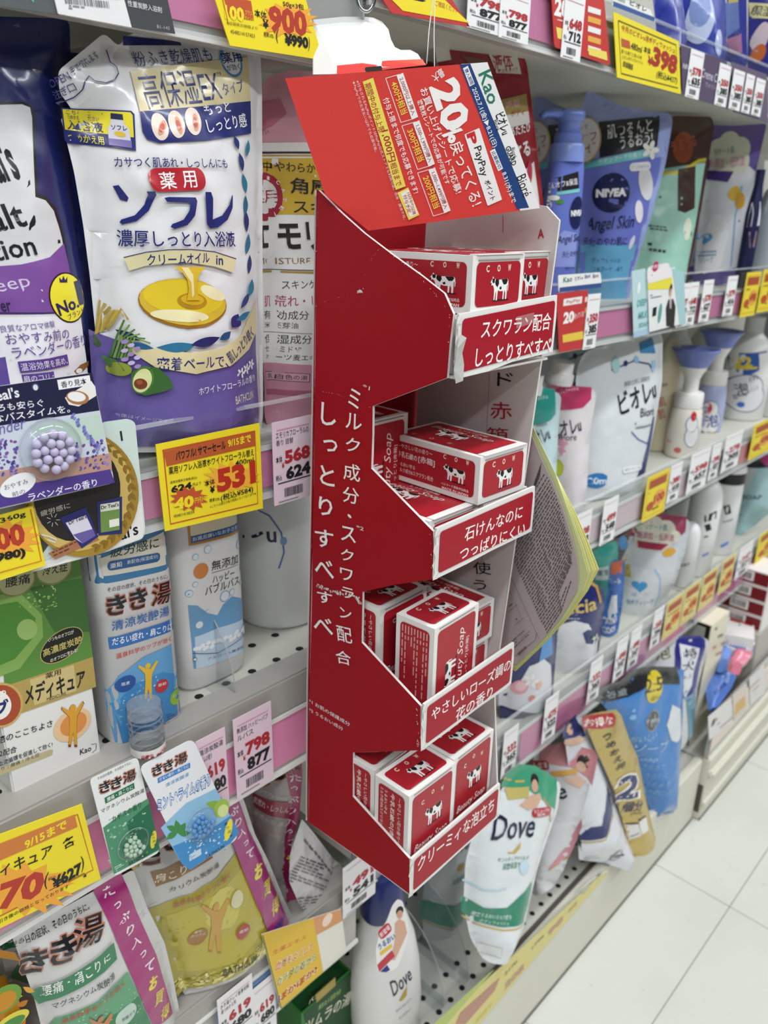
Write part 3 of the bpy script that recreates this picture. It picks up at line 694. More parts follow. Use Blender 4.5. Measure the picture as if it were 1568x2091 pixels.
k.text('20', (903, 166), (935, 262), 62, 'F8F5F2', .045); k.text('%', (912, 260), (934, 282), 36, 'F8F5F2', .04); k.text('戻ってくる!', (929, 290), (975, 418), 27, 'F8F5F2', .035)
k.framed((963, 268), (1010, 414), 32, 'F3F2F1', 2); k.text('P', (960, 271), (967, 295), 18, 'CF2A2F', .05); k.text('PayPay', (972, 300), (988, 360), 20, '2A2628', .01); k.text('ポイント', (994, 368), (1007, 408), 12, '2A2628', .02)
k.text('お買い上げレシートで応募!', (864, 180), (937, 394), 16, 'F6F2EF', .03); k.text('複数枚レシートでの応募が可能です', (856, 204), (914, 376), 11, 'F6F2EF', .02)
for (a, c_, t1, t2) in (((798, 157), (829, 247), '2,000円以上購入', '400円相当'), ((831, 254), (863, 343), '1,500~1,999円購入', '300円相当'), ((863, 350), (895, 438), '1,000~1,499円購入', '200円相当')):
    d = Vector((c_[0] - a[0], c_[1] - a[1])); n_ = Vector((17, -5)).normalized()
    k.line([tuple(Vector(a) + n_ * -11), tuple(Vector(c_) + n_ * -11)], 1.4, 'F3EDEA'); k.line([tuple(Vector(a) + n_ * -11), tuple(Vector(a) + n_ * 18)], 1.2, 'F3EDEA'); k.line([tuple(Vector(c_) + n_ * -11), tuple(Vector(c_) + n_ * 18)], 1.2, 'F3EDEA')
    k.framed(tuple(Vector(a) + n_ * 19), tuple(Vector(c_) + n_ * 19), 14, 'F4F1EF'); k.text(t1, tuple(Vector(a) + d * .08 + n_ * 19), tuple(Vector(a) + d * .92 + n_ * 19), 10, '9E2430', .02); k.text(t2, tuple(Vector(a) + d * .12 + n_ * 2), tuple(Vector(a) + d * .85 + n_ * 2), 15, 'F4DD55', .03)
k.text('付与上限まで何度でも応募できます!', (787, 200), (850, 394), 13, 'F6F2EF', .02)
k.framed((751, 163), (818, 384), 22, 'F2DD5E'); k.text('期間中の付与上限', (750, 170), (780, 270), 14, 'A82430', .02); k.text('1,000円', (785, 266), (800, 330), 17, 'A82430', .03); k.text('相当まで', (802, 332), (815, 379), 14, 'A82430', .02)
k.framed((822, 388), (845, 444), 24, 'F2DD5E'); k.framed((826, 390), (845, 440), 18, 'F5F2E4'); k.text('10月中旬以降', (834, 393), (846, 438), 8, 'A82430', .01); k.text('付与予定', (826, 398), (836, 434), 8, 'A82430', .01)
k.text('※付与されるPayPayポイントはPayPay公式ストアでも利用可能。出金・譲渡不可。', (729, 165), (826, 448), 7, 'EAD9D4'); k.text('★PayPayでのお支払い以外でも応募可能。', (721, 166), (768, 310), 7, 'EAD9D4')
k.rect((745, 142), (780, 139), 8, M('3B3634', .8), 3)
b.done('card_flap', offer)
tabpx = [(690, 151), (640, 152), (640, 40), (700, 34), (742, 34), (762, 36), (780, 44), (793, 60), (798, 80), (806, 96), (818, 102), (838, 102), (853, 110), (866, 131), (780, 138)]
p0 = [at(x, y, .002 - .05 * max(0, (y - 60) / 92) * ((x - 600) / 300)) for x, y in tabpx]
b = B(); v2, f2 = poly2d(local(HM, tabpx)); 
P3 = lambda q: inv @ q
def tabpt(px, py): return inv @ at(px, py, -.002 - .066 * max(0, (py - 50) / 92) * max(.15, (px - 590) / 290))
lp = [tabpt(x, y) for x, y in tabpx]; fl = poly2d([(x, -y) for x, y in tabpx]); idx = {}
v3 = [tabpt(x, -y) for x, y in fl[0]]; th = HM.to_3x3().inverted() @ Vector((0, .0009, 0)); n = len(lp)
b.add(v3, fl[1], CWHITE); b.add([q + th for q in v3], [q[::-1] for q in fl[1]], CWHITE); b.add(lp + [q + th for q in lp], [[i, (i + 1) % n, (i + 1) % n + n, i + n] for i in range(n)], CWHITE)
up_ = Vector((0, -.0012, 0)); b.add([tabpt(x, y) + up_ for x, y in ((688, 153), (870, 133), (862, 121), (790, 124), (688, 134))], [[0, 1, 2, 3, 4]], RED2)
b.tube([tabpt(741, 44), tabpt(741, 34) + Vector((0, -.003, 0)), tabpt(740, 24) + Vector((0, -.004, 0))], .0012, M('E2E2E0', .6, 'card'), 6)
b.done('hanging_tab', offer)

# leaflet pad on the right of the display
pad = empty('leaflet_pad', 'thick pad of grey newsprint and yellow leaflets hanging at the right of the display', 'leaflet pad', MX((.550, -.15, ZC - .25)))
def onx(px, py, x):
    r = ray(px, py); h = CAM + r * ((x - CAM.x) / r.x); return (h.y, h.z - ZC)
def sheet(pxs, x, curl, mat, nm, ink=None, t=.0006):
    ptsyz = [onx(q[0], q[1], x) for q in pxs]; b = B(); v, f = poly2d(ptsyz, .012); n = len(ptsyz)
    X = lambda q: x + curl * ((-.10 - q[0]) / .12) ** 2 - .550
    P = lambda q, o: (X(q) + o, q[0] + .15, q[1] + .25)
    b.add([P(q, 0) for q in v], [q[::-1] for q in f], mat, True); b.add([P(q, t) for q in v], f, mat, True)
    b.add([P(q, 0) for q in ptsyz] + [P(q, t) for q in ptsyz], [[i, (i + 1) % n, (i + 1) % n + n, i + n] for i in range(n)], mat)
    if ink:
        class PadInk(Ink):
            def p(s, q): h = onx(q[0], q[1], x); return (-h[0], h[1])
            def k(s, q): return .00030
        k = PadInk(b, lambda u, v_, o: P((-u, v_), -o), Matrix.Identity(4), lift=.0004, cell=.012); ink(k)
    b.done(nm, pad)
def news(k):
    dk = '4E494B'; n = 34
    for i in range(n):
        t = i / (n - 1); a = (1031 + 86 * t, 1104 + 188 * t) ; c_ = (1112 + 70 * t ** .7 - 26 * max(0, t - .75) * 4 * .6, 968 + 206 * t + 12 * max(0, t - .75) * 4)
        m = ((a[0] + c_[0]) / 2 + 4 * t, (a[1] + c_[1]) / 2 + 10 * t); k.fine(a, m, 4.6, 1, dk, .62, False); k.fine(m, c_, 4.6, 1, dk, .62, i > 28)
    for i in range(6): k.fine((1092 - i * 1, 985 - i * 0 + i * 5), (1106 - i * .5, 946 + i * 5), 4, 1, dk, .55, False)
    k.line([(1027, 1132), (1104, 1302)], 1.4, '6A6466'); k.line([(1020, 1150), (1070, 1262)], 1.2, '8A8486'); k.line([(1100, 1290), (1096, 1305), (1056, 1338)], 1.4, '4A4648')
    for i in range(5): x, y = 1034 + i * 13, 1178 + i * 27; k.line([(x, y), (x - 18, y + 16)], 1.2, '5A5658'); k.fine((x - 16, y + 4), (x - 4, y - 6), 7, 1, dk, .5)
    k.bars((1062, 1334), (1082, 1316), 8, dk, 12); k.fine((1046, 1318), (1080, 1288), 18, 3, dk, .4)
NP = [(1000, 795), (1060, 822), (1082, 880), (1104, 934), (1126, 980), (1148, 1034), (1166, 1092), (1178, 1140), (1181, 1176), (1178, 1206), (1142, 1266), (1100, 1314), (1053, 1358), (1000, 1330), (985, 1000)]
YP = [(1000, 795), (1062, 819), (1098, 892), (1134, 968), (1178, 1054), (1200, 1105), (1222, 1162), (1200, 1206), (1160, 1262), (1104, 1322), (1052, 1371), (1000, 1335), (985, 1000)]
sheet(NP, .5500, 0, M('B2A6A6', .8, 'card'), 'newsprint_sheet', news)
for i in range(5):
    t = .45 + i * .1375
    sheet([(n[0] + (y[0] - n[0]) * (t if j > 3 else 1), n[1] + (y[1] - n[1]) * (t if j > 3 else 1)) for j, (n, y) in enumerate(zip([NP[0], NP[1], NP[2], NP[4], NP[6], NP[7], NP[8], NP[9], NP[10], NP[11], NP[12], NP[13], NP[14]], YP))], .5518 + .0012 * i, 0, M(('C6CE96', 'E0DC96', 'D2D48E', 'E6E294', 'DAD67E')[i], .7, 'card'), 'yellow_sheet')

# ================================================================ goods of the left bay
D2, D3, D4, D5 = ZC - .172, ZC - .412, ZC - .722, ZC - 1.045
FW = M('E3E2E4', .28, 'film'); NV = M('17205C', .3, 'film')
def leafpts(x, y, l, w_, a):
    c, s_ = math.cos(a), math.sin(a); o = []
    for k in range(13):
        t = k / 12; o.append((t * l, math.sin(t * math.pi) * w_))
    for k in range(11, 0, -1):
        t = k / 12; o.append((t * l, -math.sin(t * math.pi) * w_ * .6))
    return [(x + p * c - q * s_, y + p * s_ + q * c) for p, q in o]
def figure(k, x, y, h, c):           # small printed figure with raised arms, head at (x, y), h tall in px
    k.ell((x, y), h * .075, h * .09, c); P = lambda a, b_: (x + a * h, y + b_ * h)
    k.poly([P(-.05, .07), P(.06, .07), P(.22, -.16), P(.26, -.12), P(.10, .20), P(.09, .42), P(.10, .86), P(.04, .86), P(.01, .55), P(-.04, .86), P(-.10, .86), P(-.07, .42), P(-.08, .2), P(-.26, .02), P(-.24, -.03)], c)
def flower(k, x, y, r, c, n=5):
    for i in range(n): k.ell((x + math.cos(i * 6.283 / n) * r * .6, y + math.sin(i * 6.283 / n) * r * .6), r * .5, r * .28, c, -i * 6.283 / n, 12)
# purple salt pouch at the left edge ------------------------------------------------------------
b, k, X1 = px_pouch('salt_pouch', (-110, 905, .03), (206, 862, .03), (60, 60, .04), [(-110, 890), (-115, 30), (142, 38), (146, 200), (152, 330), (164, 430), (186, 560), (197, 700), (206, 860)], NV, zb=D2 + .001, d0=.035, d1=.012, seed=3)
k.poly([(-90, 205), (55, 206), (76, 214), (80, 235), (79, 395), (100, 402), (122, 425), (138, 480), (148, 560), (160, 640), (170, 700), (184, 790), (198, 940), (-90, 960)], INK)
k.poly([(-90, 211), (52, 211), (70, 217), (74, 238), (72, 402), (96, 409), (115, 430), (132, 485), (142, 560), (154, 640), (164, 700), (193, 940), (-90, 960)], 'D2D2D4')
k.poly([(-90, 552), (40, 540), (100, 525), (136, 497), (150, 560), (165, 640), (100, 640), (-90, 645)], '7A4C98'); k.line([(-60, 640), (100, 638), (168, 628)], 3, '3A2A5E')
k.poly([(-90, 650), (100, 645), (172, 640), (190, 790), (193, 935), (-90, 950)], 'E4E2E8'); k.poly([(-20, 735), (8, 728), (16, 790), (-20, 790)], '5C4593')
k.text("Dr Teal's", (-110, 345), (30, 318), 92, INK, .03); k.text('salt', (-40, 455), (46, 436), 50, INK, .02); k.text('lotion', (-50, 520), (66, 500), 40, INK, .015)
k.text('sleep', (-35, 595), (55, 575), 34, 'CFC0DC', 0); k.text('over', (-20, 630), (20, 626), 18, '2B2346', .01)
k.ell((141, 608), 48, 50, INK); k.ell((141, 608), 45, 47, 'EFE23C'); k.text('No.', (112, 633), (165, 615), 26, '2B2A55', .03); k.text('1', (163, 600), (180, 596), 48, '2B2A55', .03); k.text('ブランド', (137, 648), (182, 632), 11, '2B2A55'); k.poly([(120, 577), (119, 566), (125, 572), (130, 563), (134, 572), (140, 565), (139, 577)], '2B2A55')
k.text('良質なアロマ体験', (0, 672), (103, 660), 14, '6B4E96'); k.text('おやすみ前の', (8, 692), (138, 680), 22, '5F3F8E'); k.text('ラベンダーの香り', (18, 720), (182, 694), 24, '5F3F8E')
k.framed((30, 748), (132, 733), 22, '5C3F8C'); k.text('温浴効果を高め、', (33, 748), (130, 734), 15, 'E6E2EE'); k.framed((36, 772), (98, 764), 18, '5C3F8C'); k.text('肩のコリ・', (38, 772), (96, 764), 13, 'E6E2EE')
k.poly([(148, 757), (165, 745), (192, 738), (190, 748), (170, 760), (155, 764)], '8A5A34'); k.ell((161, 757), 9, 5, 'EFE9E2')
b.done('salt_pouch', label='navy and purple bath salt pouch with a yellow number one badge at the left edge', cat='pouch', Mx=X1)
b, k, X1 = px_pouch('dark_pouch', (100, 800, .10), (260, 790, .10), (170, 130, .10), [(100, 790), (96, 120), (185, 128), (240, 400), (262, 790)], M('1A1A1C', .3, 'film'), zb=D2 + .001, d0=.02, d1=.008)
k.poly([(122, 270), (160, 262), (165, 320), (128, 322)], '6B6420'); k.text('浴', (124, 302), (137, 300), 14, 'D8CE50'); k.poly([(122, 330), (180, 330), (190, 520), (150, 520)], '4C4A4A'); k.ell((148, 360), 9, 12, '1A1A1C')
b.done('dark_pouch', label='dark pouch half hidden behind the large white bath pouch', cat='pouch', Mx=X1)

# the large white bath milk pouch ------------------------------------------------------------
b, k, X1 = px_pouch('bath_pouch', (208, 872, .026), (537, 850, .026), (330, 80, .022),
    [(208, 868), (196, 690), (183, 560), (170, 460), (151, 350), (127, 252), (124, 243), (138, 237), (148, 246), (152, 232), (136, 208), (122, 190), (118, 145), (213, 67), (243, 96), (256, 74), (290, 62), (530, 70), (535, 180), (536, 500), (537, 848)], FW, zb=D2 + .001, r=.004, d0=.036, d1=.007, rad=.05, wr=.0030, cell=.005, seed=11, creases=[((208, 318), (300, 405), .0016), ((502, 190), (470, 330), .0014), ((262, 372), (258, 470), .0012), ((520, 140), (514, 420), .0014), ((220, 500), (235, 620), .0016)])
CRM, NVY = 'D9CC9E', '232A6E'
k.poly([(283, 66), (400, 78), (400, 87), (283, 86)], NVY)
k.poly([(289, 141), (400, 126), (533, 112), (534, 206), (420, 216), (297, 226)], CRM); k.poly([(297, 226), (420, 216), (534, 204), (534, 271), (430, 286), (330, 292), (306, 284), (299, 268)], NVY)
k.text('粉ふき乾燥肌も', (298, 116), (457, 106), 27, NVY); k.text('高保湿EX', (308, 184), (464, 170), 66, NVY); k.text('タイプ', (470, 181), (516, 172), 22, NVY); k.text('*1', (461, 148), (469, 147), 7, NVY)
k.ell((496, 122), 27, 29, '3C86C2'); k.ell((496, 122), 22, 24, 'E4E6EA'); k.text('薬用', (476, 116), (518, 110), 20, NVY, .01); k.text('が効く', (484, 136), (512, 132), 12, NVY)
for x, y, s_ in ((333, 258, -.5), (368, 253, .2), (403, 247, 0)): k.ell((x, y), 19, 26, 'EAD9CC'); k.ell((x + 4, y + 2), 7, 17, 'DDA183', s_); k.ell((x + 3, y + 2), 5, 10, 'C65A4C', s_)
k.text('もっと', (427, 224), (482, 216), 20, 'EDEBEE', .01); k.text('しっとり感', (430, 257), (520, 243), 26, 'EDEBEE', .01)
k.poly([(154, 216), (280, 225), (286, 232), (285, 308), (250, 301), (168, 291), (161, 284)], NVY); k.poly([(157, 219), (278, 228), (282, 234), (282, 280), (162, 262)], 'E2D22E')
k.text('こちらに', (164, 225), (208, 229), 8, NVY); k.text('つめかえてください', (166, 235), (222, 241), 8, NVY); k.text('入浴液', (166, 251), (228, 259), 19, NVY, .015); k.text('つめかえ用', (168, 278), (228, 287), 16, 'E2D22E', .02)
k.poly([(242, 240), (264, 243), (265, 252), (274, 262), (277, 302), (236, 295), (237, 258), (242, 250)], 'CFCDD6'); k.poly([(242, 229), (263, 232), (264, 244), (242, 241)], '25254A'); k.text('ソフレ', (242, 258), (270, 262), 9, NVY, .02); k.ell((257, 273), 11, 5, 'D9B63A'); k.poly([(236, 281), (277, 287), (277, 302), (236, 295)], '7A6BA8')
k.text('OPEN', (130, 168), (171, 148), 15, '3A3F7E'); k.text('手で切れます', (174, 141), (229, 103), 14, '3A3F7E'); k.text('注ぎ口', (138, 192), (179, 172), 17, '3A3F7E', .01)
k.line([(139, 207), (160, 203), (180, 195), (191, 180), (196, 162), (205, 151), (215, 162), (235, 166), (252, 160), (262, 146), (260, 132), (248, 122), (245, 96)], 2.4, NVY); k.poly([(138, 208), (150, 202), (149, 211)], NVY)
k.text('カサつく肌あれ・しっしんにも', (244, 331), (470, 334), 19, NVY, .01)
k.rect((304, 368), (418, 365), 44, 'B3202C', 20); k.text('薬', (324, 369), (357, 368), 32, 'F3EFF0', .03); k.text('用', (370, 367), (399, 366), 32, 'F3EFF0', .03)
k.poly([(244, 380), (254, 378), (272, 404), (270, 412), (258, 408)], NVY); k.poly([(300, 391), (315, 391), (318, 398), (306, 430), (285, 452), (262, 459), (257, 455), (260, 449), (282, 440), (298, 418), (304, 398)], NVY)
k.poly([(331, 404), (340, 402), (396, 403), (399, 410), (392, 440), (376, 459), (350, 467), (343, 463), (346, 457), (368, 448), (380, 430), (384, 414), (336, 412)], NVY)
k.poly([(416, 392), (428, 392), (432, 405), (430, 448), (450, 440), (468, 418), (476, 398), (478, 400), (476, 424), (462, 448), (440, 464), (424, 466), (417, 456)], NVY)
k.text('濃厚しっとり入浴液', (252, 487), (478, 488), 32, NVY, .01)
k.poly([(262, 526), (300, 515), (340, 509), (380, 508), (430, 513), (478, 528), (470, 556), (430, 543), (380, 535), (340, 537), (300, 543), (272, 554)], 'DCD2A6'); k.text('クリームオイル', (302, 531), (420, 525), 21, NVY, .01); k.text('in', (434, 530), (448, 531), 18, NVY, .01)
k.line([(262, 527), (300, 515), (340, 509), (380, 508), (430, 513), (478, 528)], 1.6, NVY)
k.ell((373, 618), 95, 49, '9A6A18'); k.ell((373, 615), 93, 46, 'D7B53A'); k.ell((373, 607), 86, 35, 'E3C52E'); k.ell((362, 643), 62, 12, 'EFE4B4'); k.ell((425, 597), 30, 12, 'EFE6B8', -.3); k.ell((383, 613), 34, 16, 'B98A1E'); k.ell((383, 610), 27, 11, 'D9AE2A')
k.poly([(347, 543), (411, 544), (399, 556), (392, 572), (391, 592), (397, 611), (369, 611), (374, 590), (372, 570), (362, 555)], 'DDB832'); k.poly([(360, 545), (375, 545), (384, 560), (385, 600), (380, 606), (379, 575)], 'EFE3A6')
k.poly([(200, 676), (235, 690), (270, 705), (310, 742), (370, 757), (430, 750), (480, 726), (527, 668), (534, 900), (440, 905), (300, 912), (209, 930)], '66589C')
k.poly([(262, 690), (300, 708), (370, 716), (430, 708), (480, 682), (527, 612), (527, 676), (500, 712), (450, 742), (380, 758), (310, 748), (268, 716)], CRM)
for x, y, l, w_, a, c in ((250, 676, 44, 9, .45, '26326F'), (268, 700, 42, 8, .25, '2B5E8C'), (312, 708, 72, 12, -.12, '2B6E92'), (372, 700, 62, 12, -.25, '232A66'), (430, 690, 30, 9, -.6, '1F5078'), (458, 666, 32, 16, -1.0, '2C2F70'), (470, 652, 40, 8, -.45, '2A6E92'), (482, 628, 40, 8, -.9, '2B3C78'), (505, 605, 38, 10, -1.2, '2E7A98'), (512, 560, 40, 8, -1.4, '26326F'), (508, 520, 44, 9, -1.35, '2A6E92'), (512, 475, 46, 9, -1.6, '28356F'), (509, 440, 42, 8, -1.45, '2B6484'), (516, 395, 42, 8, -1.75, '2E7A98'), (508, 350, 40, 8, -1.8, '28356F'), (518, 320, 36, 7, -1.4, '2E7A98'), (498, 305, 30, 7, -1.9, '26326F')):
    k.poly(leafpts(x, y, l, w_, a), c)
k.text('密着ベールで、', (313, 741), (446, 732), 26, NVY, .01); k.text('肌しっとり続く', (446, 728), (513, 674), 24, NVY, .01)
for i in range(7): k.line([(222 + i * 3, 690 - i * 2), (228 + i * 5, 650 - i * 3), (232 + i * 6, 618 + i * 6)], 4, ('B49A42', 'C5AC58')[i % 2])
for i in range(6): k.line([(245 + i * 4, 735), (252 + i * 5, 690), (262 + i * 8, 655 + i * 9)], 3.5, ('4E7A36', '76974A')[i % 2])
for i in range(9): k.ell((262 + (i % 3) * 9, 700 + i * 6), 6, 4, ('A48AC0', 'C9B8DA')[i % 2], .5)
k.poly([(204, 694), (222, 690), (236, 712), (226, 716)], '3B5A30'); k.ell((255, 757), 18, 14, '8C9A30'); k.poly([(228, 730), (250, 738), (262, 760), (240, 752)], '42702F')
k.poly([(270, 762), (288, 746), (312, 748), (330, 768), (336, 786), (318, 796), (290, 806), (274, 796)], '39662E'); k.ell((288, 775), 18, 29, '4C7A30', -.25); k.ell((287, 776), 15, 25, 'D9DCA0', -.25); k.ell((284, 783), 11, 11, '7A3B22'); k.ell((282, 780), 5, 5, '9C5634')
for x, y in ((476, 757), (491, 750), (506, 742)): flower(k, x, y, 10, 'ECE8F0')
k.text('ホワイトフローラルの香り', (383, 793), (515, 769), 15, 'EBE7F0'); k.text('BATHCLIN', (462, 812), (511, 803), 16, 'E4D9C4'); k.text('※画像はイメージです', (246, 852), (330, 856), 8, 'BDB5D8')
b.done('bath_pouch', label='large white refill pouch with golden oil drop and purple foot on the left shelf', cat='pouch', Mx=X1)

# pink and white pouch beside it -----------------------------------------------------------------
b, k, X1 = px_pouch('moisture_pouch', (545, 838, .045), (716, 824, .045), (640, 160, .045), [(546, 834), (541, 560), (536, 300), (531, 190), (545, 155), (600, 142), (712, 152), (718, 824)], M('DBA0AF', .28, 'film'), zb=D2 + .001, d0=.028, d1=.006, rad=.04, seed=21)
k.poly([(537, 225), (560, 205), (590, 200), (600, 230), (570, 260), (545, 268)], 'C46F88'); k.text('この容器は', (536, 250), (572, 247), 11, 'B25070'); k.text('ください', (536, 268), (572, 266), 11, 'B25070')
k.poly([(538, 290), (717, 290), (717, 745), (545, 745)], 'E5E3E2'); k.poly([(538, 322), (717, 322), (717, 440), (590, 438), (540, 442)], 'C6A436'); k.line([(538, 310), (717, 312)], 4, '2A2320'); k.line([(538, 316), (717, 318)], 3, 'B8963A')
k.text('浴中やわらかく', (540, 336), (660, 345), 19, INK); k.text('角層', (602, 378), (668, 384), 30, INK, .01); k.text('スキン', (606, 422), (690, 424), 24, INK, .01)
k.ell((563, 402), 35, 47, 'A4243C'); k.ell((563, 402), 25, 33, 'E9E4E2'); k.text('薬用', (537, 402), (584, 400), 27, 'A4243C', .02)
for i, ch in enumerate('MEDICATED'):
    a = R(-160 + i * 28); x, y = 563 + 30 * math.cos(a), 402 + 40 * math.sin(a); tx, ty = -math.sin(a), math.cos(a); k.text(ch, (x - tx * 3, y - ty * 4), (x + tx * 3, y + ty * 4), 7, 'EDE0DE', .02)
k.text('エモリカ', (538, 484), (690, 478), 56, '231C1E', .03); k.text('MOISTURE BATH', (550, 535), (676, 531), 12, '8A6A44'); k.line([(540, 556), (717, 556)], 4, 'A98A34'); k.line([(540, 552), (717, 551)], 1.5, INK)
k.text('スキンケア', (586, 583), (652, 579), 16, INK); k.text('肌荒れ・しっしん', (558, 618), (690, 610), 22, 'B23A5C', .005); k.text('有効成分', (560, 646), (625, 643), 18, INK); k.text('米胚芽油', (562, 667), (608, 665), 12, INK); k.line([(555, 681), (717, 680)], 1.2, '6A6466')
k.text('保湿成分', (562, 696), (628, 692), 18, INK); k.text('セラミドAP', (563, 716), (612, 714), 12, INK); k.text('オーツ麦エキス・', (564, 732), (652, 728), 12, INK)
k.poly([(548, 745), (717, 742), (717, 880), (550, 890)], 'C98CA0'); k.framed((562, 772), (624, 770), 18, '5A4650'); k.framed((563.5, 772), (622.5, 770), 15.5, 'D2A0B0'); k.text('乳白色の湯', (567, 772), (620, 770), 10, '3A2C34'); k.poly([(556, 800), (717, 790), (717, 800), (558, 812)], 'A8607A')
b.done('moisture_pouch', label='pink and white moisture bath pouch half hidden by the red display', cat='pouch', Mx=X1)

# shelf below: green box -----------------------------------------------------------------------
Z3 = D3 + .001
def box_good(bl, br, hgt, dep, zb, mat, side=None):
    A, C_ = at(*bl), at(*br); ang = math.atan2(C_.y - A.y, C_.x - A.x); W_ = (C_ - A).to_2d().length
    m = MX(((A.x + C_.x) / 2, (A.y + C_.y) / 2, zb), ang); b = B(); b.box(-W_ / 2, W_ / 2, 0, dep, 0, hgt, mat, .0012)
    return b, flat_ink(b, m, -.0002, lift=.0002), m, W_
b, k, X1, W_ = box_good((20, 1581, .022), (206, 1533, .022), .2, .06, Z3, M('E6E4E0', .4, 'card'))
k.poly([(-10, 1155), (158, 1112), (190, 1345), (10, 1410)], '5C8C3C'); k.poly([(60, 1200), (168, 1180), (183, 1290), (110, 1290)], '3F6F30'); k.poly([(-10, 1215), (40, 1210), (85, 1255), (88, 1300), (40, 1365), (-10, 1385)], '86AE58'); k.poly([(-5, 1235), (35, 1228), (72, 1262), (72, 1296), (30, 1345), (-5, 1360)], '4F8A34'); k.ell((55, 1285), 20, 24, '9DBE6C', .3)
for i in range(40): k.ell((random.uniform(40, 115), random.uniform(1195, 1245)), random.uniform(1, 4), random.uniform(1, 3), ('A9C47C', '89AE5A')[i % 2], 0, 8)
for x, y, t in ((34, 1186, '腰痛'), (110, 1162, '冷え症')): k.ell((x, y), 38, 34, '8A8F50'); k.ell((x, y - 1), 35, 31, 'C0C290'); k.text(t, (x - 24, y + 4), (x + 27, y - 6), 22, INK, .02)
k.ell((126, 1317), 48, 33, 'B9A96A', .35); k.ell((126, 1317), 46, 31, '1C1C14', .35); k.text('いつものオフロが', (98, 1307), (150, 1289), 9, 'EDE9DA', .01); k.text('高濃度炭酸', (87, 1334), (167, 1304), 17, 'D9C878', .02); k.text('のオフロに変わる!', (102, 1349), (158, 1326), 9, 'EDE9DA', .01)
k.poly([(-10, 1408), (36, 1392), (189, 1341), (196, 1402), (40, 1457), (-10, 1475)], 'B39A56'); k.poly([(60, 1388), (150, 1357), (156, 1410), (70, 1440)], 'CDB97E')
k.text('薬用', (92, 1381), (124, 1371), 13, INK, .01); k.text('メディキュア', (50, 1420), (173, 1383), 44, INK, .025); k.text('MEDICURE', (95, 1428), (134, 1415), 7, INK)
k.ell((2, 1440), 42, 54, 'C9A860', .3); k.ell((2, 1440), 37, 49, 'A8492C', .3); k.ell((-6, 1440), 26, 36, 'F0ECE8', .3); k.text('の', (-2, 1417), (12, 1414), 14, 'F5EFE8', .03); k.text('ブ', (-10, 1447), (17, 1440), 34, '232A66', .06)
k.ell((148, 1480), 40, 36, 'E9C49A'); k.ell((150, 1478), 28, 26, 'DD8F48'); figure(k, 148, 1446, 92, '8F3B1E'); figure(k, 148, 1446, 86, 'D9A030')
k.text('10倍のここちよさ', (-20, 1517), (107, 1476), 17, INK, .01); k.text('*2配合', (-8, 1541), (34, 1529), 15, INK, .01); k.text('血流循環を促進して効く!', (-4, 1561), (107, 1519), 12, INK, .01); k.poly([(-10, 1573), (100, 1531), (108, 1530), (106, 1541), (-8, 1586)], 'C0B48A'); k.text('肩こり｜腰痛｜冷え症', (-20, 1579), (80, 1540), 10, INK); k.text('Kao', (163, 1536), (186, 1527), 13, INK, .01); k.line([(186, 1520), (196, 1518), (196, 1530), (188, 1537)], 1.2, INK)
b.done('bath_tablet_box', label='green and white bath tablet box with gold band under the left shelf', cat='box', Mx=X1)
# blue and white square bottle
def px_bottle(cx, cy, wpx, y, zb, prof, plastic, ex=2.0, rz=0.0, cell=.006, cap=True, rel=True):
    """prof rows (height in metres, rx share, ry share) of the half width that wpx covers."""
    A = at(cx, cy, y); hw = wpx * mpp(A) / 2
    P = [(q[0], q[1] * hw, q[2] * hw) for q in prof]
    m = MX((A.x, y, zb), rz); b, k = bottle(P, m, plastic, ex, cell, cap); return b, k, m, hw
A3, C3 = at(240, 1530, .016), at(380, 1472, .016); W3 = (C3.x - A3.x) / 2
prof = [(0, W3 * .95, .018), (.004, W3, .022), (.120, W3 * 1.0, .022), (.1205, W3 * 1.03, .0225), (.172, W3 * 1.02, .022)]
X1 = MX(((A3.x + C3.x) / 2, .016 + .022, Z3)); b, k = bottle(prof, X1, M('E4E4E6', .35, 'plastic'), 5.0)
k.poly([(168, 1118), (356, 1066), (360, 1150), (338, 1163), (200, 1194), (180, 1196), (172, 1190)], '3F7FAE'); k.poly([(203, 1140), (334, 1085), (338, 1152), (210, 1176)], 'E1DFD0')
k.text('疲労感に', (222, 1126), (322, 1106), 24, '24453C', .03); k.framed((217, 1155), (324, 1135), 20, '2A5E96', 9); k.text('亜鉛', (222, 1154), (246, 1149), 11, 'E8ECF0', .01); k.text('新配合(保湿成分)', (256, 1147), (319, 1134), 10, 'E8ECF0')
k.text('その日の症状、その日のうちに。', (217, 1204), (342, 1175), 10, INK)
for ch, x0, y0, x1, y1, h in (('き', 216, 1238, 254, 1229, 44), ('き', 261, 1226, 297, 1215, 46), ('湯', 306, 1215, 348, 1206, 48)): k.text(ch, (x0 - 2, y0), (x1 + 2, y1), h + 4, 'C4684E', .06); k.text(ch, (x0, y0), (x1, y1), h, INK, .025)
k.text('清涼炭酸湯', (226, 1278), (344, 1245), 22, '2C5FA0', .01); k.poly([(221, 1303), (354, 1263), (356, 1286), (224, 1327)], '2F68AC'); k.text('だるい疲れ・肩こりに', (228, 1310), (350, 1278), 17, 'EDF0F4', .02); k.text('温泉科学のツブが効く', (235, 1340), (349, 1303), 12, 'C6503A', .01)
k.poly([(222, 1420), (240, 1380), (290, 1340), (360, 1310), (378, 1320), (380, 1475), (330, 1492), (262, 1515), (240, 1520)], '5F9CCB'); k.poly([(232, 1440), (270, 1395), (330, 1370), (380, 1380), (380, 1475), (330, 1492), (250, 1517)], '3E86BE')
for i in range(70): k.ell((random.uniform(240, 376), random.uniform(1380, 1490)), random.uniform(1, 3.5), random.uniform(1, 3), ('86B8DC', 'A8CDE6', '5C9CCC')[i % 3], 0, 8)
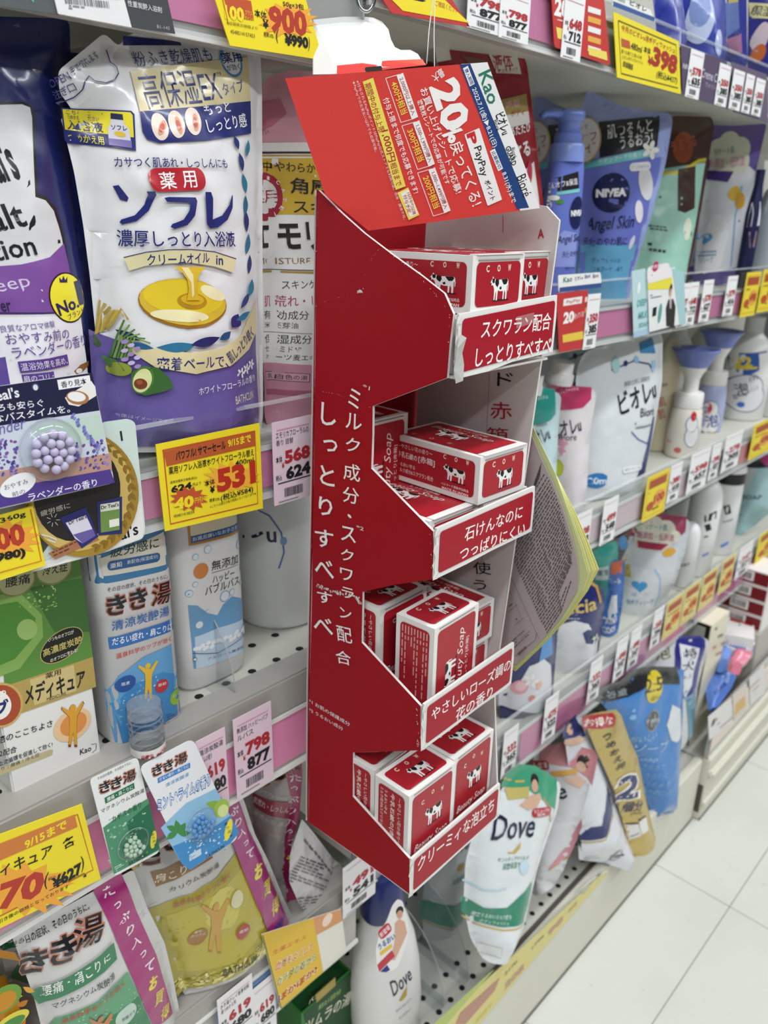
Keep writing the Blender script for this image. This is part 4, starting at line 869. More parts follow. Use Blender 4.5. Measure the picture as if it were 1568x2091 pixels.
figure(k, 299, 1358, 78, 'E2B52E'); k.ell((254, 1394), 22, 18, '224F96'); k.text('塩素', (245, 1396), (262, 1391), 8, 'E8ECF0'); k.ell((327, 1398), 15, 15, 'B5303A'); k.text('亜鉛', (319, 1397), (336, 1392), 7, 'F0E8E8'); k.ell((358, 1422), 15, 17, '8FB83A'); k.text('ミント', (350, 1420), (366, 1415), 6, 'EEF2DC')
k.fine((338, 1462), (376, 1450), 12, 3, '34495E')
b.done('bath_salt_bottle', label='square blue and white bath salt bottle beside the green box', cat='bottle', Mx=X1)
# bubble bath bottle
A3, C3 = at(385, 1425, .04), at(516, 1352, .04); W3 = (C3.x - A3.x) / 2
prof = [(0, W3 * .9, .022), (.006, W3 * .99, .026), (.05, W3, .027), (.14, W3 * .99, .027), (.19, W3 * .96, .026)]
X1 = MX(((A3.x + C3.x) / 2, .067, Z3)); b, k = bottle(prof, X1, M('E6E6E6', .35, 'plastic'), 3.6)
k.poly([(381, 1068), (497, 1034), (499, 1085), (384, 1114)], 'C98A3A'); k.poly([(385, 1066), (494, 1036), (496, 1066), (387, 1094)], 'EEE6C8'); k.poly([(387, 1094), (496, 1066), (497, 1080), (388, 1108)], '2F6CA8'); k.text('お風呂嫌いなお子さまに', (390, 1100), (494, 1073), 9, 'EDF0F4', .01)
k.poly([(384, 1236), (400, 1235), (420, 1250), (440, 1254), (452, 1232), (470, 1216), (495, 1222), (504, 1250), (510, 1325), (396, 1366)], '6FA3CC'); k.poly([(396, 1300), (440, 1280), (506, 1262), (511, 1326), (400, 1366)], 'C4D8EA')
k.ell((407, 1164), 17, 17, 'D88A4E'); k.text('無添加', (428, 1154), (486, 1140), 21, INK, .005); k.text('ハッピー', (430, 1182), (476, 1168), 18, INK, .005); k.text('バブルバス', (415, 1205), (488, 1182), 20, INK, .005); k.line([(428, 1168), (486, 1152)], 1, INK)
for x, y, r in ((420, 1120, 9), (396, 1136, 7), (455, 1215, 12), (470, 1207, 7), (386, 1212, 8), (490, 1112, 10), (396, 1192, 6), (404, 1274, 9), (500, 1160, 9), (420, 1246, 4), (495, 1190, 6)): k.ell((x, y), r, r, '7FA8CE'); k.ell((x, y), r * .86, r * .86, 'E0E9F0')
for i in range(22): k.ell((398 + i * 5 + random.uniform(-3, 3), 1325 - i * 1.9 + random.uniform(-6, 6)), 6, 5, 'EEF1F4', 0, 12)
k.line([(392, 1333), (440, 1330), (510, 1290)], 1.6, '2C2A30'); k.text('アルコール無添加', (420, 1344), (498, 1320), 7, '30507A'); k.ell((396, 1345), 4, 4, INK); k.ell((396, 1345), 3, 3, 'DCE6F0')
b.done('bubble_bath_bottle', label='white bubble bath bottle with blue bubbles under the left shelf', cat='bottle', Mx=X1)
# big white body wash bottle behind the display
b = B(); prof = [(0, .045, .045), (.006, .05, .05), (.1, .0515, .0515), (.17, .05, .05), (.198, .045, .045), (.21, .03, .03)]
A3 = at(572, 1180, .115); X1 = MX((A3.x, .115, Z3)); b, k = bottle(prof, X1, M('E8E8E8', .35, 'plastic'), 2.0)
k.text('オレu', (510, 1116), (574, 1094), 42, '1D2348', .02); k.text('Bioré', (512, 1140), (544, 1126), 16, '20243C', .005); k.text('弱酸性', (505, 1072), (546, 1064), 10, '6A6E80')
k.line([(545, 1047), (566, 1060), (580, 1090), (584, 1130), (578, 1165)], 3, '4E74A8'); k.line([(508, 1182), (530, 1182), (548, 1176)], 2, '4E74A8'); k.ell((583, 1107), 6, 9, '7CA0C4'); k.text('家族で使える', (502, 1207), (524, 1202), 8, '5A6478'); k.fine((503, 1222), (524, 1216), 12, 2, '6A7486')
b.done('body_wash_bottle', label='large round white body wash bottle behind the red display on the left', cat='bottle', Mx=X1)
# dividers and the ring cup
def divider(name, x, y, zb, pts, label, rz=0):
    b = B(); n = len(pts); b.add([(0, q[0], q[1]) for q in pts] , [list(range(n))], CLEAR); b.add([(.0012, q[0], q[1]) for q in pts], [list(range(n))[::-1]], CLEAR)
    for i in range(n - 1): b.add([(0, *pts[i]), (.0012, *pts[i]), (.0012, *pts[i + 1]), (0, *pts[i + 1])], [[0, 1, 2, 3]], M('A9AEB0', .2, 'plastic'))
    b.box(-.012, .012, pts[0][0], .1, 0, .0006, CLEAR)
    b.done(name, label=label, cat='divider', Mx=MX((x, y, zb), rz))
arc = [(.004, 0.0)] + [(.004 + .07 * (1 - math.cos(a)), .085 * math.sin(a)) for a in [R(8 * i) for i in range(1, 12)]] + [(.16, .085), (.16, 0)]
divider('shelf_divider', at(272, 1532, .014).x, .008, Z3, arc, 'clear curved divider between the green box and the square bottle')
divider('shelf_divider', at(478, 1420, .014).x, .008, Z3, arc, 'clear curved divider between the square bottle and the bubble bath bottle')
A3 = at(297, 1478, -.003); cup = empty('tester_cup', 'small clear ringed plastic tester cup at the front lip below the blue bottle', 'cup', MX((A3.x, -.0035, D3 + .0045)) @ Matrix.Diagonal((.86, .86, .74, 1)))
b = B(); pr = [(.0, .0150, .0150), (.012, .0155, .0155)] + [(.013 + i * .0042, .0150 + (.0014 if i % 2 else 0), .0150 + (.0014 if i % 2 else 0)) for i in range(8)] + [(.046, .0165, .0165), (.058, .0165, .0165), (.060, .0150, .0150)]
b.lathe(pr, M('DDE2E6', .05, 'clear'), 28); b.lathe([(.046, .0155, .0155), (.059, .0155, .0155)], M('D9DDE2', .12, 'frost'), 28); 
for i in range(4): b.tube([(.0155 * math.cos(a), .0155 * math.sin(a), .017 + i * .0084) for a in [j * .3 for j in range(21)]], .0009, M('B9BDC4', .1, 'frost'), 6, True)
b.done('cup_body', cup)
b = B(); b.lathe([(.001, .0160, .0160), (.011, .0164, .0164)], M('E2DEDA', .5, 'card'), 28, cap=False)
kk = Ink(b, lambda u, v, o: (.0164 * math.sin(u / .0164), -.0164 * math.cos(u / .0164) - o, v), lift=.0003)
for i in range(16): kk.uv(ellipse(random.uniform(-.016, .016), random.uniform(.002, .0055), .0018, .0012, 8), ('8E2230', 'C07A80')[i % 2])
b.done('paper_band', cup)

# pouches on the fourth shelf ---------------------------------------------------------------------
def kiki(k, pts, h):
    for ch, (a, b_) in zip('きき湯', pts): k.text(ch, (a[0] - 2, a[1] + 1), (b_[0] + 2, b_[1] - 1), h + 5, 'B8735C', .065); k.text(ch, a, b_, h, '17161A', .025)
SILV = M('CFCDCB', .28, 'film')
b, k, X1 = px_pouch('bath_salt_pouch', (92, 2150, .004), (369, 2078, .004), (150, 1850, .010), [(95, 2140), (70, 2040), (45, 1968), (24, 1912), (272, 1775), (300, 1852), (336, 1925), (353, 1995), (368, 2072)], SILV, zb=D4 + .001, r=.004, d0=.026, d1=.008, rad=.05, wr=.003, seed=31, cell=.005, creases=[((60, 1985), (190, 1880), .002), ((140, 2091), (200, 1980), .002), ((262, 1800), (300, 1900), .002)])
k.poly([(26, 1910), (271, 1777), (276, 1790), (40, 1930)], '1F5A3C')
k.poly([(205, 1829), (264, 1796), (290, 1870), (330, 1960), (362, 2078), (308, 2095), (268, 1990)], 'A31E70'); k.vtext('たっぷり入って', (232, 1822), (318, 1992), 26, 'F0E6EC', .02); k.vtext('お買得', (312, 1995), (346, 2085), 24, 'E3D838', .05)
k.poly([(120, 2092), (180, 2050), (262, 1985), (308, 2092), (250, 2120), (110, 2130)], '5E9C72'); k.poly([(180, 2092), (280, 2030), (306, 2092), (250, 2120)], '2F7C4E')
for i in range(40): k.ell((random.uniform(160, 290), random.uniform(2015, 2090)), random.uniform(1, 3), random.uniform(1, 2.5), ('B4D0B8', '8CB898')[i % 2], 0, 7)
k.text('その日の症状、その日のうちに。', (43, 1950), (196, 1864), 15, INK, .01); kiki(k, [((56, 1990), (106, 1968)), ((109, 1956), (160, 1934)), ((156, 1920), (218, 1896))], 60)
k.poly([(76, 2046), (236, 1928), (241, 1960), (94, 2070)], '2C7A50'); k.text('腰痛・肩こり', (95, 2042), (204, 1968), 30, 'E9ECE6', .02); k.text('に', (212, 1962), (226, 1953), 15, 'E9ECE6', .02); k.text('マグネシウム炭酸湯', (115, 2067), (232, 1988), 16, '3C4440', .01); k.text('温泉科学のツブが効く', (130, 2095), (252, 2003), 14, 'B8503C', .02); k.ell((250, 2063), 24, 20, 'B9CFC0', .4); k.text('炭酸ガス', (240, 2073), (268, 2055), 8, '4A5A50'); figure(k, 200, 2075, 90, 'C07A50')
b.done('bath_salt_pouch', label='green lettered bath salt pouch with magenta side band at the lower left', cat='pouch', Mx=X1, group=None)
b, k, X1 = px_pouch('bath_salt_pouch', (378, 2058, .012), (600, 1894, .012), (400, 1690, .020), [(376, 2056), (356, 1990), (340, 1930), (298, 1858), (268, 1788), (285, 1735), (478, 1588), (500, 1640), (520, 1702), (548, 1758), (578, 1832), (600, 1892)], M('C3C0BC', .26, 'film'), zb=D4 + .001, r=.004, d0=.028, d1=.008, rad=.05, wr=.003, seed=41, cell=.005, creases=[((312, 1752), (380, 1815), .0025), ((380, 1815), (442, 1858), .0025), ((525, 1725), (510, 1850), .002), ((330, 1870), (352, 1855), .002)])
k.poly([(318, 1878), (350, 1850), (440, 1790), (500, 1735), (545, 1850), (556, 1910), (470, 1985), (378, 2052), (352, 1975), (335, 1920)], 'A89A2C'); k.poly([(350, 1880), (450, 1810), (505, 1770), (540, 1880), (460, 1960), (380, 2000)], 'B8A838'); k.ell((450, 1850), 40, 50, 'C9BC56', .3)
for i in range(190): 
    t = random.random(); k.ell((375 + t * 185 + random.uniform(-5, 5), 2040 - t * 135 + random.uniform(-16, 8)), random.uniform(3, 7), random.uniform(2, 5), ('D9CB6A', 'BFB03E', 'E6DC96', 'A89828')[i % 4], random.random(), 8)
k.poly([(455, 1618), (484, 1598), (502, 1640), (522, 1702), (550, 1760), (598, 1890), (549, 1921), (522, 1850), (478, 1720), (462, 1680)], 'A31E74'); k.vtext('たっぷり入って', (470, 1612), (522, 1760), 22, 'F0E0EA', .02); k.vtext('お買得', (527, 1765), (573, 1870), 25, 'E3D838', .05); k.text('480g', (549, 1898), (586, 1876), 18, '2A3A8A', .04)
kiki(k, [((300, 1765), (345, 1745)), ((348, 1730), (392, 1712)), ((395, 1700), (440, 1680))], 52); k.poly([(319, 1793), (430, 1735), (436, 1752), (330, 1822)], '8A6230'); k.text('肩こり・', (327, 1806), (400, 1768), 22, 'E6DCC8', .02); k.text('カリウム炭酸湯', (352, 1825), (448, 1765), 12, '4A443A', .01); k.text('温泉科学のツブが効く', (357, 1855), (467, 1783), 13, 'A8503C', .02)
k.poly([(272, 1772), (300, 1760), (308, 1780), (290, 1796)], 'C9A93A'); k.text('つめかえ用', (279, 1775), (302, 1786), 8, INK)
figure(k, 434, 1845, 112, 'A8762A'); figure(k, 434, 1845, 106, 'C4963A'); k.ell((404, 1913), 20, 20, '9C6A28'); k.text('塩化', (396, 1904), (410, 1897), 7, 'EADFC4'); k.text('カリウム', (391, 1914), (417, 1902), 7, 'EADFC4'); k.ell((484, 1890), 16, 16, 'A8403A'); k.text('亜鉛', (476, 1892), (493, 1883), 7, 'F0E4E0'); k.ell((477, 1830), 16, 18, 'D4CCA0', .3)
k.text('BATHCLIN', (447, 1977), (507, 1938), 17, INK, .01); k.fine((510, 1925), (545, 1903), 12, 3, '5A5230')
b.done('bath_salt_pouch', label='yellow bath salt pouch with a figure and magenta band, hanging cards above it', cat='pouch', Mx=X1)
b, k, X1 = px_pouch('bath_salt_pouch', (560, 1890, .05), (642, 1880, .01), (560, 1580, .04), [(545, 1880), (520, 1760), (505, 1660), (498, 1590), (612, 1540), (612, 1600), (606, 1680), (590, 1740), (585, 1800), (612, 1850), (638, 1885)], M('A79C9A', .3, 'film'), zb=D4 + .001, r=.003, d0=.02, d1=.006, rad=.03, wr=.003, seed=51, cell=.005)
k.poly([(575, 1560), (610, 1545), (612, 1600), (606, 1680), (590, 1740), (586, 1800), (612, 1850), (632, 1882), (585, 1850), (570, 1790), (578, 1720), (592, 1650)], '9A1A58'); k.vtext('たっぷり入って', (600, 1590), (582, 1745), 22, 'EEDCE4', .02); k.vtext('お買得', (590, 1755), (606, 1845), 22, 'E3D838', .05)
kiki(k, [((508, 1600), (540, 1588)), ((542, 1586), (576, 1574)), ((577, 1572), (598, 1565))], 50); k.poly([(512, 1628), (590, 1650), (586, 1682), (514, 1655)], '9A3A4E'); k.text('肌荒れ・しっしん', (514, 1640), (586, 1664), 17, 'EADCDC', .02); k.text('スキンケアシリーズ', (512, 1613), (584, 1640), 10, 'E0D6D4'); k.text('重曹炭酸湯', (514, 1665), (576, 1690), 12, 'D9CECC'); k.text('のツブが効く', (520, 1690), (574, 1714), 10, 'E2B4A4')
b.done('bath_salt_pouch', label='grey and magenta bath salt pouch turned sideways under the red display', cat='pouch', Mx=X1)
# the same pouch behind it shows its white back
b, k, X1 = px_pouch('pouch_back', (640, 1890, .012), (726, 1842, .055), (640, 1690, .02), [(640, 1888), (610, 1845), (590, 1800), (592, 1745), (616, 1672), (640, 1700), (726, 1815), (724, 1842)], M('C9C4C6', .3, 'film'), zb=None, r=.003, d0=.010, d1=.004, rad=.02, wr=.002, seed=55, cell=.005)
k.fine((625, 1715), (690, 1800), 10, 1, '5A4E54'); k.fine((606, 1775), (700, 1810), 60, 9, '5A4E54', .42); k.fine((620, 1850), (712, 1818), 30, 5, '5A4E54', .42); k.line([(636, 1862), (700, 1832)], 2, '4A6E8C'); k.poly([(640, 1888), (724, 1836), (726, 1846), (646, 1894)], '8E1E58')
b.done('bath_salt_pouch', label='bath salt pouch showing its white back full of small print, under the red display', cat='pouch', Mx=X1)
# orange box and green box
X1 = MX((at(6, 2010, .004).x - .042, .002, D4 + .001), R(-6)); b = B(); b.box(-.05, .05, 0, .05, 0, .128, M('C98A22', .35, 'card'), .001); k = flat_ink(b, X1, -.0002, lift=.0002)
for i in range(14): k.poly(leafpts(random.uniform(-20, 60), random.uniform(1985, 2085), 26, 7, random.uniform(0, 6)), ('D9A23E', 'B8741A')[i % 2])
k.ell((8, 2040), 34, 34, '6E9A38'); k.ell((8, 2044), 24, 24, 'C98A22'); k.ell((24, 2085), 34, 20, 'E0CF4A'); k.ell((24, 2090), 26, 14, '4E8A44'); k.poly([(-20, 1935), (30, 1945), (40, 1962), (-20, 1952)], 'A8701A')
b.done('bath_powder_box', label='orange box with green leaf rings at the lower left corner', cat='box', Mx=X1)
A3, C3 = at(615, 2074, .02), at(716, 1980, .02); W3 = C3.x - A3.x
X1 = MX(((A3.x + C3.x) / 2, .02, D5 + .001)); hb = (A3.z + C3.z) / 2 - D5; b = B()
GR = M('2F7A34', .4, 'card'); b.box(-W3 / 2, W3 / 2, 0, .002, 0, hb, GR); b.box(-W3 / 2, W3 / 2, .043, .045, 0, hb + .006, GR); b.box(-W3 / 2, -W3 / 2 + .002, .002, .043, 0, hb, GR); b.box(W3 / 2 - .002, W3 / 2, .002, .043, 0, hb, GR); b.box(-W3 / 2 + .002, W3 / 2 - .002, .002, .043, hb - .012, hb - .010, M('20542A', .5, 'card'))
k = flat_ink(b, X1, -.0002, lift=.0002); k.poly([(620, 2070), (716, 1984), (722, 2120), (640, 2160)], '1F4A28'); k.text('ツムラの湯', (622, 2100), (716, 2035), 34, 'E9E4CC', .03); k.text('約21回分', (650, 2058), (696, 2022), 14, 'A8C478', .02)
b.box(-.018, .014, -.001, .0, hb - .002, hb + .012, M('B8A25A', .4, 'gold')); k.text('バスハーブ', (630, 2047), (682, 2002), 12, 'E9E4CC', .02)
b.done('bath_herb_box', label='green bath herb box below the illustrated yellow card', cat='box', Mx=X1)

# ================================================================ tags and cards of the left bay
PT = 'white price tags clipped to the shelf rails'
def price_tag(tl, tr, red, black, label, title='', sub='', h=.07, zb=None, y=-.0085, paper='EAE6E7', rz=0, roll=0, wide=False):
    A, C_ = at(tl[0], tl[1], y), at(tr[0], tr[1], y); W_ = max((C_ - A).to_2d().length, .03)
    if zb is not None: h = (A.z + C_.z) / 2 - zb
    m = MX(((A.x + C_.x) / 2, y, (A.z + C_.z) / 2 - h), R(rz), 0, R(roll)); b = B()
    b.box(-W_ / 2, W_ / 2, 0, .0006, 0, h, M(paper, .5, 'card'))
    k = Ink(b, lambda u, v, o: (u, -o, v), lift=.00025)
    P = lambda a, c_: (W_ * (a - .5), h * c_)
    k.framed(P(.1, .90), P(.92, .90), h * .012, 'D49AB0')
    if title: k.text(title, P(.08, .84), P(.9, .84), h * .07, INK)
    if sub: k.text(sub, P(.08, .75), P(.5, .75), h * .07, INK)
    k.text('本体', P(.06, .55), P(.22, .55), h * .08, INK, .02); k.text('¥', P(.2, .47), P(.27, .47), h * .07, 'B02A34', .02)
    k.text(red, P(.28, .56), P(.93, .57), h * .17, 'B02A34', .05)
    k.text('税込', P(.05, .33), P(.2, .33), h * .07, INK, .01); k.text(black, P(.3, .36), P(.93, .37), h * .16, INK, .05); k.framed(P(.1, .26), P(.95, .26), h * .014, INK)
    k.bars(P(.25, .13), P(.72, .13), h * .11); k.framed(P(.1, .03), P(.6, .03), h * .015, '8A8688')
    return b.done('price_tag', label=label, cat='price tag', group=PT, Mx=m)
def flat_card(name, corners, y, paper, thick=.0008, r=0.0, lean=0.0, back=None):
    """corners: px of bl, br, tr, tl at depth y."""
    bl, br, tr, tl = corners
    m = frame((*bl, y), (*br, y), ((tl[0] + tr[0]) / 2, (tl[1] + tr[1]) / 2, y + lean)); pts = local(m, corners)
    if r: pts = smooth_outline(pts, r)
    b = card(pts, thick, M(paper, .4, 'card'), back); k = Ink(b, lambda u, v, o: (u, -o, v), m, lift=.0002); return b, k, m
YEL, ORG, BRN = 'F0DA2A', 'E39A2E', 'A8501E'
def burst(k, x, y, rx, ry, c, n=14):
    k.poly([(x + math.cos(i * math.pi / n) * rx * (1 if i % 2 else .66), y + math.sin(i * math.pi / n) * ry * (1 if i % 2 else .66)) for i in range(2 * n)], c)
YC = 'yellow sale cards on the left bay rails'
# top rail
b, k, m = flat_card('info_card', [(-20, 10), (121, 30), (105, -30), (-20, -50)], -.008, '5A5E60'); k.poly([(50, -20), (72, -20), (68, 6)], '6FB0A4'); b.done('info_card', label='dark grey card at the left end of the top shelf rail', cat='card', Mx=m)
b, k, m = flat_card('info_card', [(119, 28), (269, 56), (246, -30), (102, -40)], -.0092, 'E6E5E6'); k.bars((132, 0), (222, 10), 12, '7A7A7C', 30); k.text('薬用入浴剤', (140, -14), (240, -6), 10, '77777A'); k.fine((140, 14), (240, 26), 10, 2, '8A8A8C'); b.done('info_card', label='white bar coded card between two dark cards on the top shelf rail', cat='card', Mx=m)
b, k, m = flat_card('info_card', [(268, 55), (358, 69), (338, -20), (247, -30)], -.008, '46484C'); k.text('性重炭酸入浴剤', (260, 6), (330, 21), 11, 'D6D6D6', .01); k.text('B1-145', (320, 54), (346, 58), 6, 'B0B0B0'); b.done('info_card', label='black card with white bath salt lettering on the top shelf rail', cat='card', Mx=m)
b, k, m = flat_card('sale_card', [(470, 93), (660, 123), (619, -20), (430, -30)], -.0105, YEL)
k.poly([(455, -10), (512, 2), (518, 42), (468, 34)], 'C0532E'); k.text('100', (458, 24), (498, 31), 26, 'F0DA2A', .05); k.text('プラス', (500, 25), (514, 28), 8, 'F0DA2A'); k.text('ポイント', (499, 36), (517, 40), 7, 'F0DA2A'); k.line([(452, -10), (466, 50)], 2, 'C0532E')
burst(k, 588, 42, 62, 40, 'F0A63A'); k.text('本体', (519, 26), (544, 32), 14, INK, .03); k.text('¥', (536, 48), (548, 50), 16, INK, .03); k.text('900', (548, 38), (626, 50), 48, 'B43A28', .05); k.text('50g×3包', (577, 8), (620, 16), 12, INK, .01)
k.text('税率10%', (538, 70), (558, 74), 9, INK, .01); k.text('¥990', (580, 80), (629, 88), 22, INK, .05); k.text('4548514157453', (470, 64), (520, 74), 7, '6A5A20'); k.text('※店頭表示価格より', (462, 46), (525, 58), 6, '6A5A20'); k.text('(', (563, 72), (568, 74), 26, INK); k.text(')', (629, 90), (632, 91), 26, INK)
b.done('sale_card', label='yellow sale card priced 900 hanging from the top left shelf rail', cat='sale card', group=YC, Mx=m)
# second rail
b, k, m = flat_card('sale_card', [(337, 1085), (537, 1038), (530, 864), (318, 908)], -.0105, YEL)
k.line([(331, 920), (520, 880), (526, 1028), (348, 1070), (333, 920)], 3, 'C0532E'); k.poly([(334, 922), (520, 880), (522, 910), (340, 952)], 'B85A2E'); k.text('パワフル! サマーセール', (358, 932), (460, 908), 19, INK, .03); k.text('9/15まで', (465, 905), (512, 894), 17, YEL, .03)
k.text('薬用ソフレ入浴液ホワイトフローラル替え', (344, 962), (518, 923), 16, INK, .01); k.text('400ml', (480, 946), (517, 938), 11, INK, .01)
burst(k, 472, 975, 60, 34, 'EFB03A'); k.text('通常店頭表示価格(税込)', (347, 986), (402, 975), 7, INK); k.text('624', (349, 1000), (391, 990), 15, INK, .04); k.text('円より', (393, 990), (410, 986), 7, INK)
burst(k, 385, 1018, 40, 26, 'C0532E', 12); k.text('40', (354, 1030), (395, 1022), 26, YEL, .05); k.text('円引で', (397, 1022), (422, 1016), 12, YEL, .02)
k.text('本体', (417, 988), (438, 982), 13, INK, .03); k.text('¥', (428, 1000), (438, 998), 15, INK, .03); k.text('531', (442, 983), (521, 962), 50, 'B8301F', .055); k.text('税率10%', (427, 1022), (448, 1018), 8, INK, .01); k.text('(税込¥584)', (450, 1018), (516, 999), 16, INK, .03); k.text('※こちらは値引き後の価格となっております★', (428, 1035), (522, 1007), 6, INK); k.text('4548514138254', (354, 1054), (396, 1045), 6, INK)
b.done('sale_card', label='yellow sale card priced 531 under the large white bath pouch', cat='sale card', group=YC, Mx=m)
price_tag((555, 860), (637, 850), '568', '624', 'pale tag priced 568 and 624 beside the yellow 531 card', 'エモリカフローラルの', '香り 詰替', h=.072, paper='E6CFDB')
b, k, m = flat_card('sale_card', [(-60, 1205), (93, 1155), (67, 1032), (-80, 1075)], -.0165, YEL)
k.text('360g', (0, 1065), (52, 1050), 14, INK, .02); burst(k, 15, 1100, 70, 42, 'F0A63A'); k.text('500', (-40, 1112), (50, 1088), 50, 'B43A28', .05); k.text('¥980)', (-30, 1146), (52, 1128), 24, INK, .05); k.line([(-40, 1180), (84, 1145), (62, 1040)], 2, 'C0532E')
b.done('sale_card', label='yellow sale card at the left edge below the purple scent card', cat='sale card', group=YC, Mx=m)
# brand card with gold wreath
pop = empty('brand_card', 'mint and white brand card with a gold wreath roundel on the second left rail', 'brand card')
m = frame((90, 1160, -.0125), (290, 1100, -.0125), (230, 860, -.0125)); pop.matrix_world = m
b = card(smooth_outline(local(m, [(60, 1170), (215, 1128), (292, 1100), (297, 1082), (276, 862), (262, 855), (205, 863), (180, 1000)]), .004), .0006, M('CFE0DA', .4, 'card')); k = Ink(b, lambda u, v, o: (u, -o, v), m, lift=.0002)
k.poly([(65, 1168), (215, 1126), (290, 1099), (294, 1080), (288, 1020), (200, 1100), (80, 1150)], 'E9E8E6'); k.text("Teal's", (210, 1103), (281, 1078), 28, INK, .02); k.line([(246, 880), (249, 900)], 4, INK)
b.done('card_back', pop)
b = card(local(m, [(165 + 116 * math.cos(a), 1008 + 128 * math.sin(a)) for a in [i * math.pi / 24 for i in range(48)]]), .0012, M('B8923E', .35, 'gold')); b.v = [(x, y - .0016, z) for x, y, z in b.v]
k = Ink(b, lambda u, v, o: (u, -.0016 - o, v), m, lift=.0002); k.ell((165, 1008), 110, 122, 'CDB062'); k.ell((158, 1005), 92, 104, '23211F')
for i in range(14):
    a = R(-62 + i * 10); k.poly(leafpts(165 + 101 * math.cos(a), 1008 + 113 * math.sin(a), 20, 5, a + 1.9), '8A6A24'); k.poly(leafpts(165 + 101 * math.cos(a), 1008 + 113 * math.sin(a), 18, 4, a + 1.1), '8A6A24')
k.text('疲労感に', (80, 1048), (140, 1030), 12, 'C9C4B8'); k.poly([(95, 1128), (180, 1085), (200, 1100), (110, 1140)], 'A8704E'); k.fine((105, 1130), (180, 1096), 14, 2, '6A3A26')
for i in range(7): a = R(i * 50); k.line([(106 + 6 * math.cos(a), 1060 + 6 * math.sin(a)), (106 + 14 * math.cos(a), 1060 + 14 * math.sin(a))], 1.2, 'D8D4CC')
k.line([(82, 1090), (98, 1094), (112, 1100), (110, 1106), (94, 1100)], 3, 'DAD6D0')
k.poly([(118, 1056), (172, 1034), (198, 1094), (164, 1118)], '2A2A6E'); k.poly([(131, 1066), (172, 1050), (192, 1092), (166, 1108), (150, 1098)], 'D8D4E2'); k.poly([(146, 1090), (186, 1078), (192, 1092), (166, 1108)], '6A5AA0'); k.text("Dr Teal's", (137, 1066), (173, 1052), 9, INK, .02)
k.poly([(194, 1024), (246, 1012), (246, 1088), (198, 1092)], '2A2A66'); k.poly([(201, 1030), (241, 1021), (241, 1080), (203, 1086)], '6F8E4A'); k.framed((202, 1036), (240, 1030), 16, 'D8DCD0'); k.text("Dr Teal's", (203, 1035), (239, 1028), 8, INK, .02); k.framed((220, 1068), (240, 1064), 16, 'E4E8D8')
b.done('gold_roundel', pop)
# hanging scent cards with beads under a clear dome
def scent_card(label, corners, y, paper, draw, cx, cy, rpx, bead, nb, r=.004):
    bl, br, tr, tl = corners; m = frame((*bl, y), (*br, y), ((tl[0] + tr[0]) / 2, (tl[1] + tr[1]) / 2, y + .006))
    g = empty('scent_sample_card', label, 'sample card', m, 'scent sample cards on the shelf rails')
    b = card(smooth_outline(local(m, corners), r), .0008, M(paper, .35, 'card')); k = Ink(b, lambda u, v, o: (u, -o, v), m, lift=.0002); draw(k); b.done('printed_card', g)
    c0 = local(m, [(cx, cy)])[0]; rr = rpx * mpp(onplane(cx, cy, m.translation, m.to_3x3() @ Vector((0, -1, 0)))); d = .42
    b = B(); vs = []; n = 24
    for i in range(7):
        t = i / 6 * math.pi / 2; q = rr * math.cos(t); h_ = rr * d * math.sin(t) * (1.25 if i < 6 else 1.2)
        vs += [(c0[0] + q * math.cos(2 * math.pi * j / n), -.001 - h_, c0[1] + q * math.sin(2 * math.pi * j / n)) for j in range(n)]
    b.add(vs, [[i * n + j, i * n + (j + 1) % n, (i + 1) * n + (j + 1) % n, (i + 1) * n + j] for i in range(6) for j in range(n)], CLEAR, True)
    b.tube([(c0[0] + rr * math.cos(a), -.0012, c0[1] + rr * math.sin(a)) for a in [j * 2 * math.pi / 30 for j in range(30)]], .0005, M('C9CCD0', .15, 'frost'), 6, True)
    b.done('clear_dome', g)
    br_ = rr * .15; bb = B(); bb.sphere((0, 0, 0), br_, M(bead, .5, 'card'), 14, 8); proto = None; k_ = 0
    for ring, cnt in ((0, 1), (2.05, 6), (4.0, 12)):
        for j in range(cnt):
            a = j * 2 * math.pi / cnt + ring * .37; x, z = c0[0] + ring * br_ * math.cos(a), c0[1] - rr * .06 + ring * br_ * math.sin(a) * .95
            if z > c0[1] + rr * .52: continue
            if proto is None: proto = bb.done('bead', g); o = proto
            else: o = proto.copy(); col.objects.link(o); o.parent = g
            o.location = (x + random.uniform(-.2, .2) * br_, -br_ - .0012 - random.uniform(0, .5) * br_, z); k_ += 1
            if k_ >= nb: break
    return g
